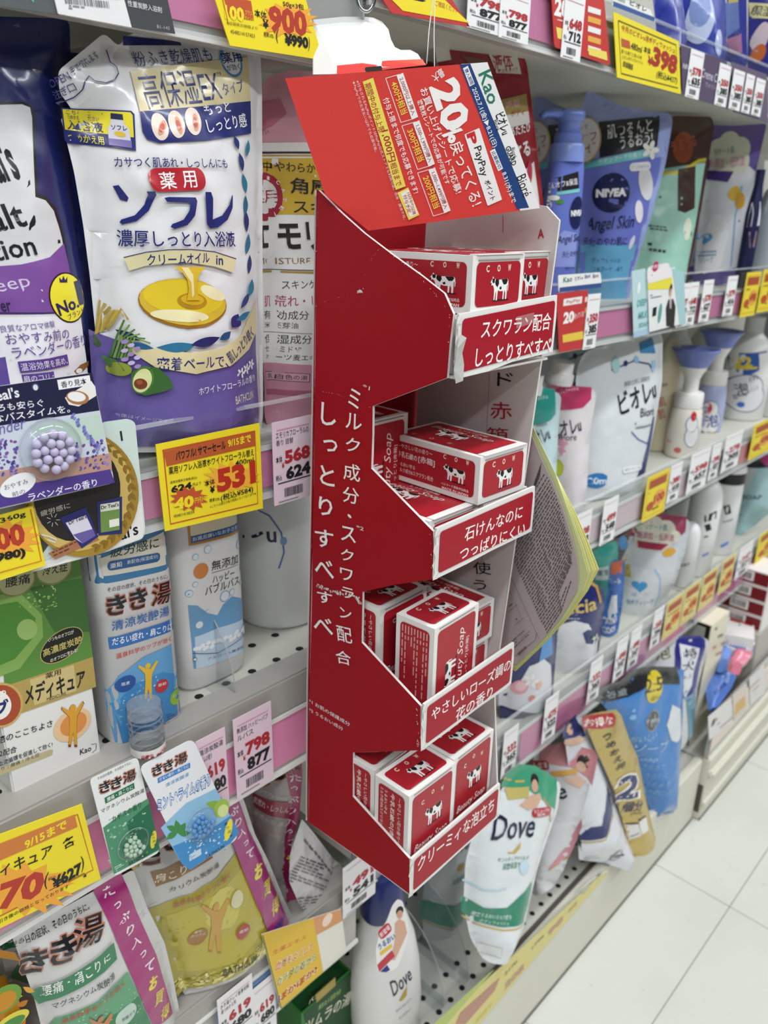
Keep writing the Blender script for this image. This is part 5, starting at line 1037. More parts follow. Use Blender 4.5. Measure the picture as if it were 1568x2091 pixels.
def lav(k):
    k.poly([(-80, 800), (188, 761), (203, 838), (-70, 880)], '1D1F3E'); k.framed((118, 786), (184, 776), 20, 'E9E8EA'); k.text('香り見本', (124, 786), (176, 778), 13, INK, .02)
    k.poly([(132, 812), (150, 800), (186, 778), (194, 790), (196, 808), (160, 830), (140, 826)], 'E6E2DE'); k.ell((158, 812), 24, 14, 'A87448', -.25); k.ell((156, 810), 19, 10, 'E8E6E6', -.25); k.text("Teal's", (-28, 812), (38, 800), 22, 'E6E4EA', .02); k.ell((72, 790), 8, 8, '3A3F66'); k.ell((72, 791), 5, 6, 'D8D8E0')
    k.text('こころも安らぐ', (-46, 838), (88, 822), 16, 'E6E4EA', .01); k.text('上質なバスタイムを。', (-60, 862), (142, 834), 17, 'E6E4EA', .01)
    k.poly([(-70, 880), (203, 838), (226, 960), (-50, 1010)], 'C6CCD8'); k.poly([(60, 872), (203, 845), (212, 890), (120, 930)], 'BCD0C4'); k.poly([(-50, 970), (226, 925), (228, 962), (-50, 1010)], 'B8907E'); k.text('Lavender', (-60, 890), (52, 862), 24, '6A62A8', 0, .3)
    for i in range(120):
        x = random.choice((random.uniform(-10, 35), random.uniform(150, 220))); y = random.uniform(900, 985) if x > 100 else random.uniform(890, 970); k.ell((x, y - (x > 100) * (x - 180) * .2), random.uniform(2, 5), random.uniform(2, 4), ('5F56A0', '8A7EC0', '4A3F86', '7A4E9A')[i % 4], random.random(), 8)
    for i in range(26): k.ell((146 + i * 2.2 + random.uniform(-5, 5), 846 + i * 2.8), 4, 3, ('6A68B4', '8C8AC8')[i % 2], .5, 8)
    k.poly([(-50, 1008), (224, 958), (234, 985), (-40, 1045)], '4E3A86'); k.text('ラベンダーの香り', (57, 1016), (197, 984), 17, 'EDEAF2', .01)
    k.ell((36, 990), 38, 22, 'E9E8EA', .25); k.text('おやすみ', (8, 996), (56, 982), 11, '3A3A5A'); k.text('前の', (24, 1010), (50, 1002), 10, '3A3A5A')
scent_card('purple lavender scent card with pale beads at the left edge', [(-40, 1048), (234, 986), (188, 760), (-80, 800)], -.024, 'DCDCE2', lav, 103, 917, 64, 'C9BFDA', 19)
b, k, m = flat_card('sale_card', [(-110, 1950), (206, 1795), (167, 1642), (-150, 1760)], -.0105, YEL)
k.line([(-100, 1770), (158, 1663), (190, 1776), (-90, 1915)], 3, 'C0532E'); k.poly([(-110, 1765), (152, 1663), (158, 1688), (-100, 1800)], 'CF7A3A'); burst(k, 50, 1815, 105, 56, 'F0A63A'); k.text('9/15まで', (50, 1725), (136, 1681), 22, YEL, .03); k.text('メディキュア', (-60, 1800), (106, 1735), 34, INK, .01); k.text('各', (127, 1726), (154, 1712), 26, INK, .01)
k.text('570', (-50, 1850), (90, 1800), 66, 'B43A28', .05); k.text('税込', (98, 1796), (114, 1788), 9, INK, .02); k.text('¥627', (106, 1806), (167, 1770), 30, INK, .05); k.text('(', (90, 1800), (98, 1797), 40, INK); k.text(')', (165, 1765), (171, 1762), 40, INK); k.line([(100, 1818), (172, 1782)], 1.5, INK); k.text('こちらは値引き後の価格となっております', (-60, 1912), (140, 1808), 10, INK, .01); k.text('★', (168, 1790), (178, 1785), 10, INK)
b.done('sale_card', label='yellow sale card priced 570 and 627 at the lower left', cat='sale card', group=YC, Mx=m)
def bubbles(k, x0, x1, y0, y1, n, cs, q=None):
    for i in range(n):
        x, y = random.uniform(x0, x1), random.uniform(y0, y1)
        k.ell((x + (0 if q is None else q(y)), y), random.uniform(1, 3.5), random.uniform(1, 3), cs[i % len(cs)], 0, 7)
def kabosu(k):
    kiki(k, [((203, 1611), (225, 1602)), ((226, 1603), (248, 1594)), ((251, 1590), (276, 1580))], 25); k.text('その日の症状、その日のうちに。', (199, 1590), (269, 1556), 7, INK); k.framed((214, 1635), (274, 1604), 14, '1F6E48'); k.text('腰痛・肩こりに', (218, 1633), (271, 1606), 10, 'E9ECE6', .02); k.text('マグネシウム炭酸湯', (206, 1657), (294, 1613), 10, INK)
    k.poly([(210, 1690), (250, 1660), (302, 1630), (326, 1735), (232, 1785), (222, 1740)], '4E8E6C'); k.poly([(258, 1680), (304, 1640), (326, 1732), (280, 1758)], '1F6A4A'); bubbles(k, 220, 300, 1660, 1770, 60, ('8CBCA0', 'B4D4C0', '5E9E7C')); k.text('カボスの香り', (228, 1674), (288, 1642), 14, '1F5E42', .04); k.ell((313, 1714), 7, 20, 'D9CE3E', -.15); k.vtext('香り見本', (310, 1700), (317, 1728), 7, INK); k.text('BATHCLIN', (263, 1764), (299, 1745), 8, INK); k.fine((236, 1776), (254, 1766), 14, 4, 'D6E2DA')
scent_card('green scent card with pale green beads beside the blue one', [(234, 1790), (326, 1740), (281, 1546), (183, 1592)], -.018, 'E6E8E6', kabosu, 271, 1722, 34, 'B6CDB4', 16)
def mint(k):
    kiki(k, [((311, 1577), (331, 1567)), ((334, 1568), (353, 1558)), ((356, 1555), (381, 1544))], 24); k.framed((322, 1594), (388, 1562), 12, '3F82C4'); k.text('だるい疲れ・肩こりに', (325, 1592), (385, 1563), 8, 'EDF0F4', .02); k.text('清涼炭酸湯', (338, 1604), (385, 1580), 9, '4A88C4')
    k.poly([(328, 1690), (380, 1640), (440, 1610), (488, 1700), (470, 1722), (388, 1776), (372, 1765)], '8FC0E0'); k.poly([(352, 1728), (420, 1700), (470, 1665), (488, 1700), (470, 1722), (388, 1776), (372, 1765)], '3E8CC8'); bubbles(k, 375, 470, 1680, 1750, 70, ('C0DCEE', '6AA8D6', 'E0EEF6'))
    k.text('ミント&ライムの香り', (320, 1646), (430, 1590), 34, '2F74BC', .07); k.text('ミント&ライムの香り', (321, 1646), (429, 1590), 30, 'EDF1F6', .01)
    for a in (-2.6, -1.7, -.9, 2.6, 0): k.poly(leafpts(362, 1700, 26, 8, a), '3E8A4A')
    k.poly(leafpts(420, 1640, 40, 12, .1), '8AB040'); k.ell((452, 1650), 18, 22, '9CBE4A', .4); k.ell((455, 1655), 12, 16, 'D6E29A', .4); k.ell((466, 1694), 9, 24, 'EDE042', -.3); k.vtext('香り見本', (459, 1678), (473, 1710), 8, INK); k.text('BATHCLIN', (421, 1750), (457, 1727), 8, INK, .01); k.framed((386, 1752), (410, 1738), 16, 'C6DCEC', 2); k.fine((388, 1752), (408, 1739), 11, 3, '4A78A8')
scent_card('blue mint and lime scent card with blue beads', [(386, 1778), (487, 1712), (394, 1508), (284, 1566)], -.022, 'E8EAEC', mint, 409, 1681, 36, '5E98CE', 17, .007)
price_tag((400, 1512), (458, 1488), '619', '680', 'pale tag priced 619 and 680 partly behind the blue scent card', '清涼炭酸湯', 'ライムの香り', h=.086, paper='E6CFDB')
price_tag((475, 1470), (553, 1432), '798', '877', 'pale tag priced 798 and 877 on the third left rail', '無添加 ハッピーバブ', 'ルバス', h=.086, paper='E6CFDB')
price_tag((443, 2045), (514, 1986), '619', '680', 'white tag priced 619 and 680 at the bottom of the left bay', 'きき湯クレイ重曹炭酸', '湯つめかえ用', h=.08)
price_tag((519, 2018), (556, 1990), '619', '680', 'white tag partly covered, between the lowest 619 tag and the illustrated card', '', '', h=.08, y=-.0075)
price_tag((700, 1775), (768, 1722), '491', '541', 'white tag priced 541 peeking out under the red display', '', '', h=.075, y=-.009)
b, k, m = flat_card('picture_card', [(573, 2060), (708, 1945), (696, 1856), (534, 1908)], -.012, 'E6E2D6')
k.poly([(534, 1908), (640, 1874), (660, 1985), (573, 2060)], 'E2B93E'); k.poly([(640, 1874), (696, 1856), (699, 1880), (645, 1910)], 'D89A6A'); k.ell((668, 1878), 14, 15, 'F0D8C4'); k.text('生薬エキス', (556, 1946), (625, 1912), 12, 'C46A2E', .03)
for t, a, c_, cc in (('血行をよくして', (563, 1974), (638, 1932), 'C04A2A'), ('カラダの芯から', (565, 2006), (644, 1952), '3E7E3A'), ('ぽかぽか♪', (568, 2040), (648, 1976), 'B8402A')): k.text(t, a, c_, 24, 'F4E6C0', .08); k.text(t, a, c_, 21, cc, .03)
k.line([(536, 1910), (574, 2058), (707, 1945)], 2, '3E6E4A')
b.done('picture_card', label='yellow illustrated card over the green bath herb box', cat='card', Mx=m)

# ================================================================ goods of the right bays
E1, E2, E3, E4, E5 = ZC + .179, ZC - .104, ZC - .399, ZC - .689, ZC - 1.044
def pc(name, label, bl, br, top, outline, colr, zb=None, draw=None, kind='film', cat='pouch', group=None, **k):
    k.setdefault('cell', .009); k.setdefault('d0', .026); k.setdefault('d1', .007)
    b, ink, m = px_pouch(name, bl, br, top, outline, M(colr, .28, kind), zb=zb, **k)
    if draw: draw(ink)
    return b.done(name, label=label, cat=cat, group=group, Mx=m)
# top shelf
GT = 'blue refill pouches at the top right corner'
def d1(k): k.ell((1436, 30), 36, 52, 'B9C4E2'); k.ell((1436, 8), 30, 40, '7E90C6'); k.poly([(1385, -20), (1405, -20), (1408, 20), (1392, 30)], 'D9C98A'); k.ell((1390, 30), 10, 20, 'C2CADC'); k.ell((1462, 88), 14, 24, 'A9B6DC')
pc('refill_pouch', 'plain navy refill pouch leftmost at the top right corner', (1340, 52, .05), (1400, 72, .035), (1370, -70, .05), [(1340, 60), (1328, -40), (1388, -50), (1402, 80)], '2A3798', zb=E1)
pc('refill_pouch', 'navy refill pouch with pale blue disc at the top right corner', (1392, 78, .05), (1480, 110, .03), (1436, -70, .045), [(1392, 85), (1372, -40), (1480, -50), (1484, 115)], '2C3C9E', zb=E1, draw=d1)
pc('refill_pouch', 'violet blue refill pouch second from the right edge, top right corner', (1484, 110, .06), (1522, 128, .04), (1500, -70, .05), [(1484, 118), (1484, -40), (1524, -50), (1526, 132)], '3A3F9C', zb=E1, draw=lambda k: (k.poly([(1486, 10), (1512, 0), (1514, 60), (1490, 80)], '6E86CC'), k.poly([(1490, 84), (1518, 70), (1520, 110), (1496, 112)], 'B07AA0'), k.poly([(1494, -30), (1512, -30), (1512, 6), (1494, 10)], 'DCCB84')))
pc('refill_pouch', 'navy refill pouch with gold lettered label cut by the right edge', (1526, 128, .05), (1600, 150, .03), (1560, -60, .04), [(1526, 135), (1528, -40), (1610, -50), (1612, 155)], '2E2F7E', zb=E1, draw=lambda k: (k.poly([(1545, 4), (1600, 10), (1600, 40), (1548, 36)], 'CFC79A'), k.text('保湿', (1548, 20), (1580, 24), 18, INK, .02), k.ell((1560, 75), 18, 26, 'C9B6C0'), k.ell((1556, 108), 14, 16, 'B9622E')))
# shelf with the blue pump bottle
pc('body_wash_pouch', 'red liquid body wash pouch behind the offer card', (975, 520, .08), (1115, 510, .045), (1000, 100, .07), [(975, 525), (930, 300), (905, 170), (886, 95), (960, 102), (1058, 92), (1076, 130), (1096, 300), (1112, 440), (1116, 520)], '8E1A24', zb=E2, seed=61, draw=lambda k: (
    k.poly([(900, 90), (930, 84), (932, 120), (905, 125)], 'DAD4CC'), k.poly([(1010, 104), (1066, 92), (1076, 150), (1022, 148)], 'D5CFC4'), k.text('液体', (1018, 128), (1058, 122), 34, 'A3222A', .03), k.text('で出るタイプ', (1026, 144), (1068, 140), 8, 'A3222A'), k.poly([(955, 112), (1000, 120), (1010, 155), (985, 160)], '7A4A3A'),
    k.poly([(1020, 205), (1088, 190), (1092, 226), (1032, 236)], '9E8A4A'), k.text('吸着', (1038, 216), (1070, 208), 16, 'D8A0A0', .02), k.poly([(1032, 236), (1092, 226), (1096, 250), (1040, 262)], 'D9D2CE'), k.text('ボディ', (1048, 232), (1080, 228), 12, 'A3222A', .01), k.text('あたたひ', (1045, 270), (1094, 258), 18, 'E9E0E0', .02), k.text('する', (1052, 316), (1090, 300), 30, 'E9E0E0', .03), k.poly([(1070, 350), (1100, 330), (1112, 440), (1116, 500), (1098, 500)], 'D9D6D4'), k.ell((1086, 352), 8, 22, 'B03048')))
A3 = at(1152, 450, .045); hw = 40 * mpp(A3)
g = empty('pump_bottle', 'blue pump bottle with dark oval logo beside the red display', 'pump bottle', MX((A3.x, .05, E2), R(-28)) @ Matrix.Diagonal((1, 1, .90, 1)))
prof = [(0, hw * .96, hw * .7), (.004, hw, hw * .74), (.10, hw, hw * .74), (.15, hw * .96, hw * .72), (.178, hw * .92, hw * .7), (.188, hw * .86, hw * .68)]
b, k = bottle(prof, g.matrix_world, M('6878C8', .3, 'plastic'), 2.6, .008)
k.poly([(1120, 545), (1196, 545), (1192, 480), (1150, 470), (1122, 500)], '8E9CDC'); k.poly([(1107, 372), (1180, 350), (1182, 384), (1112, 395)], INK); k.text('角質オフ&保湿', (1118, 381), (1178, 370), 14, 'E6E4EA', .02); k.poly([(1112, 396), (1183, 385), (1183, 392), (1114, 402)], '7ACBC8'); flower(k, 1122, 404, 20, 'ECEAE4'); k.ell((1143, 412), 8, 5, '4E8A44')
k.ell((1177, 435), 18, 35, '141C4E'); k.text('NIVEA', (1164, 436), (1192, 434), 13, 'F0F0F4', .05); k.text('Angel Skin', (1136, 492), (1190, 486), 22, '1A1F4A', .01, .3); k.text('天使のやわ肌', (1146, 520), (1192, 516), 14, '1A1F4A', .01); k.text('ボディウォッシュ', (1152, 548), (1186, 546), 8, '1A1F4A')
b.done('bottle_body', g)
b = B(); b.lathe([(.188, hw * .86, hw * .86), (.206, hw * .86, hw * .86), (.210, hw * .8, hw * .8)], M('7E92D4', .3, 'plastic'), 32); b.lathe([(.210, hw * .7, hw * .7), (.222, hw * .68, hw * .68)], M('6F84CC', .3, 'plastic'), 28); b.done('collar', g)
b = B(); b.lathe([(.222, hw * .55, hw * .55), (.236, hw * .55, hw * .55), (.238, hw * .72, hw * .72), (.248, hw * .72, hw * .72), (.250, hw * .6, hw * .6)], M('6F84CC', .3, 'plastic'), 28); b.tube([(-.005, 0, .244), (-.025, -.006, .2445), (-.040, -.011, .243), (-.044, -.012, .2385)], [.0062, .0054, .0046, .004], M('6F84CC', .3, 'plastic'), 10); b.done('pump_head', g)
def dniv(k):
    k.poly([(1187, 620), (1186, 330), (1360, 320), (1280, 620)], '6A74C4'); k.poly([(1187, 620), (1190, 500), (1302, 500), (1280, 620)], '66A6CC'); k.poly([(1225, 248), (1353, 234), (1345, 298), (1226, 322)], '17171B'); k.text('肌つるんと', (1241, 270), (1336, 254), 26, 'EDEBEA', .01); k.text('うるおう!', (1266, 292), (1335, 279), 24, 'EDEBEA', .01)
    k.poly([(1186, 334), (1345, 299), (1340, 318), (1186, 346)], '6EBFC4'); k.text('サボンブーケの香り', (1222, 330), (1310, 314), 9, 'E6F0F0'); k.ell((1196, 286), 33, 44, 'C9A86A'); k.ell((1195, 286), 31, 42, 'E9E4E2'); k.text('洗って', (1176, 260), (1204, 257), 9, '5A3A40'); k.text('質オフ', (1172, 284), (1220, 276), 19, 'B23A62', .02); k.text('保湿', (1178, 306), (1208, 302), 18, 'B23A62', .02)
    flower(k, 1330, 306, 18, 'E9E6E0'); k.ell((1320, 374), 15, 34, 'D4D2D6', .3); k.ell((1305, 432), 9, 22, 'E0DEE4', .2); k.ell((1290, 495), 5, 14, 'D4D4E4', -.3); k.framed((1285, 342), (1330, 338), 16, 'E4E2E6', 7); k.text('ボディウォッシュ', (1289, 342), (1326, 338), 7, '3A4A8A')
    k.ell((1248, 394), 37, 38, '141A4C'); k.text('NIVEA', (1218, 395), (1278, 392), 16, 'F2F2F5', .06); k.text('Angel Skin', (1198, 462), (1294, 455), 32, '1A1F4A', .01, .3); k.text('天使のやわ肌に', (1194, 494), (1279, 492), 17, '1A1F4A', .01); k.text('ボディウォッシュ', (1202, 532), (1264, 530), 10, '22306A'); k.text('サボン&ブーケの香り', (1196, 550), (1270, 548), 10, '22306A')
pc('body_wash_pouch', 'lavender blue body wash pouch with navy logo disc behind the blue pump bottle', (1195, 555, .105), (1292, 555, .055), (1270, 200, .085), [(1192, 560), (1190, 420), (1186, 300), (1184, 230), (1200, 182), (1262, 214), (1330, 229), (1366, 230), (1374, 244), (1360, 330), (1330, 440), (1292, 560)], '9AA6DA', zb=E2, seed=71, rad=.035, wr=.003, draw=dniv)
pc('body_wash_pouch', 'brown and mint body wash pouch right of the lavender blue one', (1300, 550, .12), (1408, 545, .07), (1400, 245, .10), [(1298, 555), (1322, 440), (1352, 330), (1362, 245), (1376, 236), (1452, 238), (1458, 252), (1446, 335), (1432, 425), (1408, 548)], '4A2A20', zb=E2, seed=72, draw=lambda k: (
    k.poly([(1285, 600), (1322, 440), (1348, 345), (1450, 330), (1432, 425), (1400, 600)], 'A0CFBE'), k.line([(1344, 352), (1390, 352), (1430, 328), (1452, 324)], 7, 'E2CF3A'), k.ell((1400, 300), 22, 30, '9E4A22'), k.text('うるうる', (1378, 300), (1426, 285), 22, 'B05A52', .03), k.poly([(1388, 345), (1424, 338), (1420, 425), (1396, 435), (1382, 430)], '3E261E'), k.ell((1360, 300), 12, 26, 'D9C4B0'),
    k.fine((1325, 395), (1372, 405), 28, 3, '3A3432'), k.fine((1318, 460), (1362, 468), 12, 2, '3A3432'), k.fine((1312, 500), (1364, 510), 22, 2, '2A2A2A'), k.text('Care', (1394, 480), (1416, 474), 14, '3A2A22'), k.ell((1402, 468), 12, 22, 'DDE4D2')))
def dcow(k, dx=0):
    k.poly([(1418, 560), (1432, 420), (1452, 330), (1470, 310), (1520, 330), (1545, 350), (1520, 545)], 'D9DCE2'); k.poly([(1436, 560), (1440, 470), (1458, 440), (1480, 436), (1488, 470), (1470, 545)], 'E4E6E8'); k.line([(1493, 545), (1502, 440), (1516, 380)], 3, '7AB0D8')
    for x, y, r in ((1468, 308, 20), (1490, 296, 22), (1512, 305, 20), (1485, 330, 26), (1510, 330, 20)): k.ell((x, y), r, r * 1.2, 'D9DAC6')
    k.text('デリケート肌', (1452, 312), (1500, 305), 14, '3E8A94', .03); k.text('無添加・低刺激', (1450, 335), (1522, 328), 20, 'D090AC', .04); k.poly([(1442, 348), (1498, 350), (1486, 372), (1444, 366)], '4E3A86'); k.ell((1500, 395), 12, 14, 'E2B84A'); k.ell((1512, 410), 10, 16, 'D9A63A'); k.poly(heart(1438, 487, 17), '4E9ED2'); k.fine((1425, 520), (1462, 516), 14, 2, '5A86B4'); k.text('ボディソープ', (1416, 534), (1455, 530), 12, '3E6EA8', .01)
def heart(x, y, r): return [(x + r * math.sin(t) ** 3, y - r * .85 * (.8125 * math.cos(t) - .3125 * math.cos(2 * t) - .125 * math.cos(3 * t) - .0625 * math.cos(4 * t))) for t in [i * math.pi / 14 for i in range(28)]]
pc('body_soap_pouch', 'white and purple body soap pouch with blue heart near the right edge', (1416, 555, .12), (1500, 545, .06), (1500, 255, .09), [(1414, 560), (1432, 430), (1450, 330), (1442, 255), (1500, 256), (1566, 252), (1548, 330), (1524, 440), (1504, 550)], '6A5AA0', zb=E2, seed=73, draw=dcow)
pc('body_soap_pouch', 'second white body soap pouch standing close behind the purple one', (1480, 548, .20), (1545, 540, .16), (1530, 330, .18), [(1480, 555), (1500, 420), (1520, 330), (1562, 310), (1556, 400), (1545, 545)], 'DCDEE2', zb=E2, seed=74, draw=lambda k: k.line([(1512, 545), (1530, 400), (1550, 340)], 3, '7AB0D8'))
b, k, m, hw = px_bottle(1538, 440, 30, .03, E2, [(0, .95, .95), (.004, 1, 1), (.12, 1, 1), (.15, .7, .7), (.165, .55, .55), (.19, .55, .55)], M('23254A', .3, 'plastic'), 2.2, -.4, .01); k.framed((1530, 440), (1552, 436), 46, 'C9CAD2'); k.framed((1532, 490), (1552, 486), 30, 'A8888C'); b.done('bottle', label='slim dark navy bottle near the right edge on the pump bottle shelf', cat='bottle', Mx=m)
b, k, m, hw = px_bottle(1580, 430, 56, .05, E2, [(0, .95, .95), (.004, 1, 1), (.13, 1, 1), (.16, .8, .8), (.17, .5, .5), (.2, .5, .5)], M('A9B2BA', .3, 'plastic'), 2.2, -.4, .01); k.framed((1554, 380), (1600, 374), 24, '4E86BC'); k.framed((1556, 420), (1600, 414), 34, 'D4D8DC'); b.done('bottle', label='grey bottle with blue label cut by the right edge', cat='bottle', Mx=m)
# shelf with the foam pumps
def teal_p(k): k.poly([(1070, 840), (1075, 790), (1142, 800), (1142, 850), (1130, 862), (1072, 880)], '2E9E94'); k.text('ボディウォッシュ', (1080, 820), (1126, 814), 9, 'E4F0EE', .02); k.text('オレu', (1098, 900), (1126, 886), 32, '1D2348', .02); k.ell((1096, 960), 20, 40, 'B4D8E2'); k.text('弱酸性', (1100, 872), (1122, 868), 7, '5A6A80')
def cap_bottle(o, cx, cy, r, h, colr):
    m = o.matrix_world; p = at(cx, cy, m.translation.y); l = m.inverted() @ p; b = B()
    b.lathe([(l.z, r, r), (l.z + h * .45, r, r), (l.z + h * .5, r * .85, r * .85), (l.z + h, r * .8, r * .8)], M(colr, .35, 'plastic'), 20, cx=l.x, cy=0); b.done('spout_cap', o)
o = pc('refill_pouch', 'small teal topped refill pouch with white spout cap beside the leaflet pad', (1070, 1005, .06), (1132, 1010, .035), (1105, 800, .05), [(1072, 1010), (1070, 880), (1072, 800), (1095, 790), (1140, 802), (1146, 812), (1140, 870), (1134, 1010)], 'C4DCE2', zb=E3, seed=81, draw=teal_p); cap_bottle(o, 1090, 806, .012, .026, 'E6E6E6')
def pink_p(k):
    k.poly([(1128, 845), (1128, 790), (1216, 796), (1214, 820), (1196, 836)], 'C03A68'); k.text('ボディウォッシュ', (1144, 806), (1188, 798), 9, 'F2E4EA', .02); k.text('ビオレu', (1132, 884), (1190, 868), 34, '1D2348', .02); k.text('Biore', (1146, 898), (1180, 894), 14, '20243C', .005)
    for x, y in ((1140, 912), (1152, 908), (1148, 924), (1136, 926)): flower(k, x, y, 10, 'E8A0B8')
    k.ell((1140, 965), 14, 22, 'C4CC3E')
o = pc('refill_pouch', 'small pink topped refill pouch with white spout cap', (1132, 1030, .05), (1196, 1035, .02), (1165, 800, .04), [(1132, 1040), (1128, 880), (1127, 800), (1140, 788), (1212, 796), (1218, 806), (1205, 880), (1196, 1040)], 'E4DEE2', zb=E3, seed=82, draw=pink_p); cap_bottle(o, 1150, 790, .018, .030, 'E2E0E2')
def big_b(k):
    k.text('ビオレu', (1262, 826), (1343, 790), 46, '17182A', .02); k.text('Bioré', (1303, 842), (1336, 838), 18, '20243C', .005); k.text('素肌と同じ弱酸性', (1276, 785), (1330, 772), 10, '6A707E'); k.line([(1252, 756), (1280, 746), (1300, 738), (1330, 744), (1340, 760)], 3, '2E3C7E'); k.ell((1283, 743), 6, 6, '23306E'); k.ell((1306, 735), 7, 7, '8ABFE2'); k.ell((1340, 748), 8, 12, 'A8CCE6'); k.ell((1262, 746), 12, 16, 'A8D0D4')
    k.line([(1282, 880), (1295, 895), (1315, 904), (1330, 902)], 2.5, '3A5AA0'); k.fine((1290, 868), (1326, 862), 18, 2, '7A8494'); k.poly([(1333, 850), (1338, 850), (1332, 900), (1318, 965), (1290, 972), (1310, 940)], '1E2A6E'); k.framed((1262, 958), (1305, 950), 14, 'DDE2EA', 6); k.framed((1263, 958), (1304, 950), 12, 'EDEEF0', 5); k.text('ボディウォッシュ', (1266, 957), (1300, 951), 7, INK)
    k.ell((1214, 980), 26, 16, '2A78B8'); k.text('20ml', (1200, 982), (1232, 978), 14, 'E6EEF4', .02); k.poly([(1318, 702), (1345, 690), (1345, 722), (1316, 722)], '3E86BC')
pc('refill_pouch', 'large white body wash refill pouch with black lettering right of the small pouches', (1170, 1005, .06), (1312, 980, .02), (1265, 705, .05), [(1168, 1015), (1174, 880), (1176, 760), (1190, 720), (1230, 706), (1345, 676), (1353, 690), (1352, 780), (1335, 880), (1314, 985)], 'DADEE2', zb=E3, r=.012, seed=83, wr=.0035, rad=.04, draw=big_b)
b, k, m, hw = px_bottle(1352, 850, 50, .10, E3, [(0, .9, .5), (.004, 1, .6), (.15, 1, .55), (.18, .9, .5), (.2, .5, .3), (.203, .2, .1)], M('E0D4B8', .35, 'plastic'), 2.2, -.7, .012); k.text('肌', (1345, 823), (1358, 819), 20, 'C0442E', .03); k.text('肌', (1344, 848), (1357, 844), 20, 'C0442E', .03); k.text('無添加', (1346, 790), (1362, 784), 8, '5A3A30'); b.done('bottle', label='cream coloured bottle with red characters left of the foam pumps', cat='bottle', Mx=m)
def foam_pump(px, cyb, wpx, y, label, body='E6E4E0', s=1.0, draw=None):
    A = at(px, cyb, y); hw = wpx * mpp(A) / 2; g = empty('foam_pump_bottle', label, 'foam pump bottle', MX((A.x, y, E3), R(-45)), 'foam pump bottles')
    b, k = bottle([(0, hw * .94, hw * .94), (.004, hw, hw), (.055 * s, hw, hw), (.085 * s, hw * .92, hw * .92), (.093 * s, hw * .8, hw * .8)], g.matrix_world, M(body, .35, 'plastic'), 2.0, .012)
    if draw: draw(k)
    b.done('bottle_body', g)
    b = B(); b.lathe([(.093 * s, hw * .86, hw * .86), (.118 * s, hw * .86, hw * .86), (.120 * s, hw * .8, hw * .8)], M('E8E6E3', .35, 'plastic'), 30); b.done('collar', g)
    b = B(); b.lathe([(.120 * s, hw * .46, hw * .46), (.143 * s, hw * .46, hw * .46), (.150 * s, hw * .55, hw * .55), (.166 * s, hw * .82, hw * .82)], M('E8E6E3', .35, 'plastic'), 30); b.done('pump_neck', g)
    b = B(); b.lathe([(.166 * s, hw * .82, hw * .82), (.190 * s, hw * 1.25, hw * 1.25), (.195 * s, hw * 1.42, hw * 1.42), (.198 * s, hw * 1.42, hw * 1.42), (.198 * s, hw * 1.25, hw * 1.25), (.193 * s, hw * 1.1, hw * 1.1)], M('6E7CC0', .3, 'plastic'), 32); b.done('pump_top', g)
def cloud(k, x, y, sx, sy):
    k.ell((x, y), sx, sy, '5A6CA8'); k.ell((x, y - sy), sx * .8, sy * .7, '5A6CA8'); k.ell((x, y), sx - 1.5, sy - 1.5, 'EDEDED'); k.ell((x, y - sy), sx * .8 - 1.5, sy * .7 - 1.5, 'EDEDED')
foam_pump(1393, 900, 64, .055, 'white foam pump bottle with a wide blue top, nearest of its kind', 'E8E4DA', .98, lambda k: (cloud(k, 1412, 890, 16, 24), k.ell((1384, 920), 6, 6, 'D06A60'), k.ell((1372, 905), 4, 4, 'E08A90'), k.ell((1416, 850), 6, 10, 'C02E3A')))
foam_pump(1440, 880, 58, .10, 'lavender labelled foam pump bottle with a wide blue top behind the nearest one', 'B4BCE0', 1.02, lambda k: (cloud(k, 1450, 862, 20, 26), k.text('泡', (1440, 862), (1466, 856), 26, '3A4A9E', .03), k.ell((1443, 834), 10, 12, 'D04A5A'), k.ell((1452, 892), 9, 11, 'E2C02E')))
def refill_bottle(px, py, wpx, y, label, draw=None, zb=E3, h=.215, colr='E4E4E2', grp='big white refill bottles'):
    b, k, m, hw = px_bottle(px, py, wpx, y, zb, [(0, .95, .95), (.004, 1, 1), (h * .62, 1, 1), (h * .70, .93, .93), (h * .78, .68, .68), (h * .84, .42, .42), (h * .86, .40, .40), (h, .40, .40)], M(colr, .35, 'plastic'), 2.0, -.8, .012)
    if draw: draw(k)
    return b.done('refill_bottle', label=label, cat='bottle', group=grp, Mx=m)
def d22(k):
    k.poly([(1500, 728), (1548, 722), (1548, 755), (1526, 768), (1500, 758)], '2E5CA8'); k.text('22', (1503, 744), (1534, 738), 22, 'E2C83A', .05); k.framed((1500, 755), (1544, 750), 5, 'E2C83A'); k.line([(1470, 724), (1520, 724), (1566, 718)], 3, '2E4C98'); k.ell((1524, 812), 38, 30, '4A5A8E'); k.ell((1524, 790), 34, 26, '4A5A8E'); k.ell((1524, 812), 36, 28, 'E4E4E6'); k.ell((1524, 790), 32, 24, 'E4E4E6'); k.text('泡', (1504, 798), (1526, 790), 24, '1B1F30', .04); k.ell((1496, 793), 7, 8, 'C03440'); k.text('ビオレ', (1528, 774), (1546, 768), 10, '1B1F30', .02); k.text('ハンド', (1530, 796), (1546, 790), 10, '1B1F30'); k.fine((1500, 812), (1524, 808), 10, 2, '3A3F50'); k.ell((1512, 826), 7, 6, '3A6EC0')
refill_bottle(1516, 800, 92, .10, 'big white refill bottle with a blue and yellow 22 badge near the right edge', d22)
refill_bottle(1592, 790, 84, .05, 'big white refill bottle cut by the right edge of the photo', lambda k: (k.ell((1568, 800), 16, 26, 'E0E6DA'), k.text('泡', (1556, 775), (1576, 770), 16, INK, .02), k.ell((1564, 815), 8, 12, 'B8D8A8')))
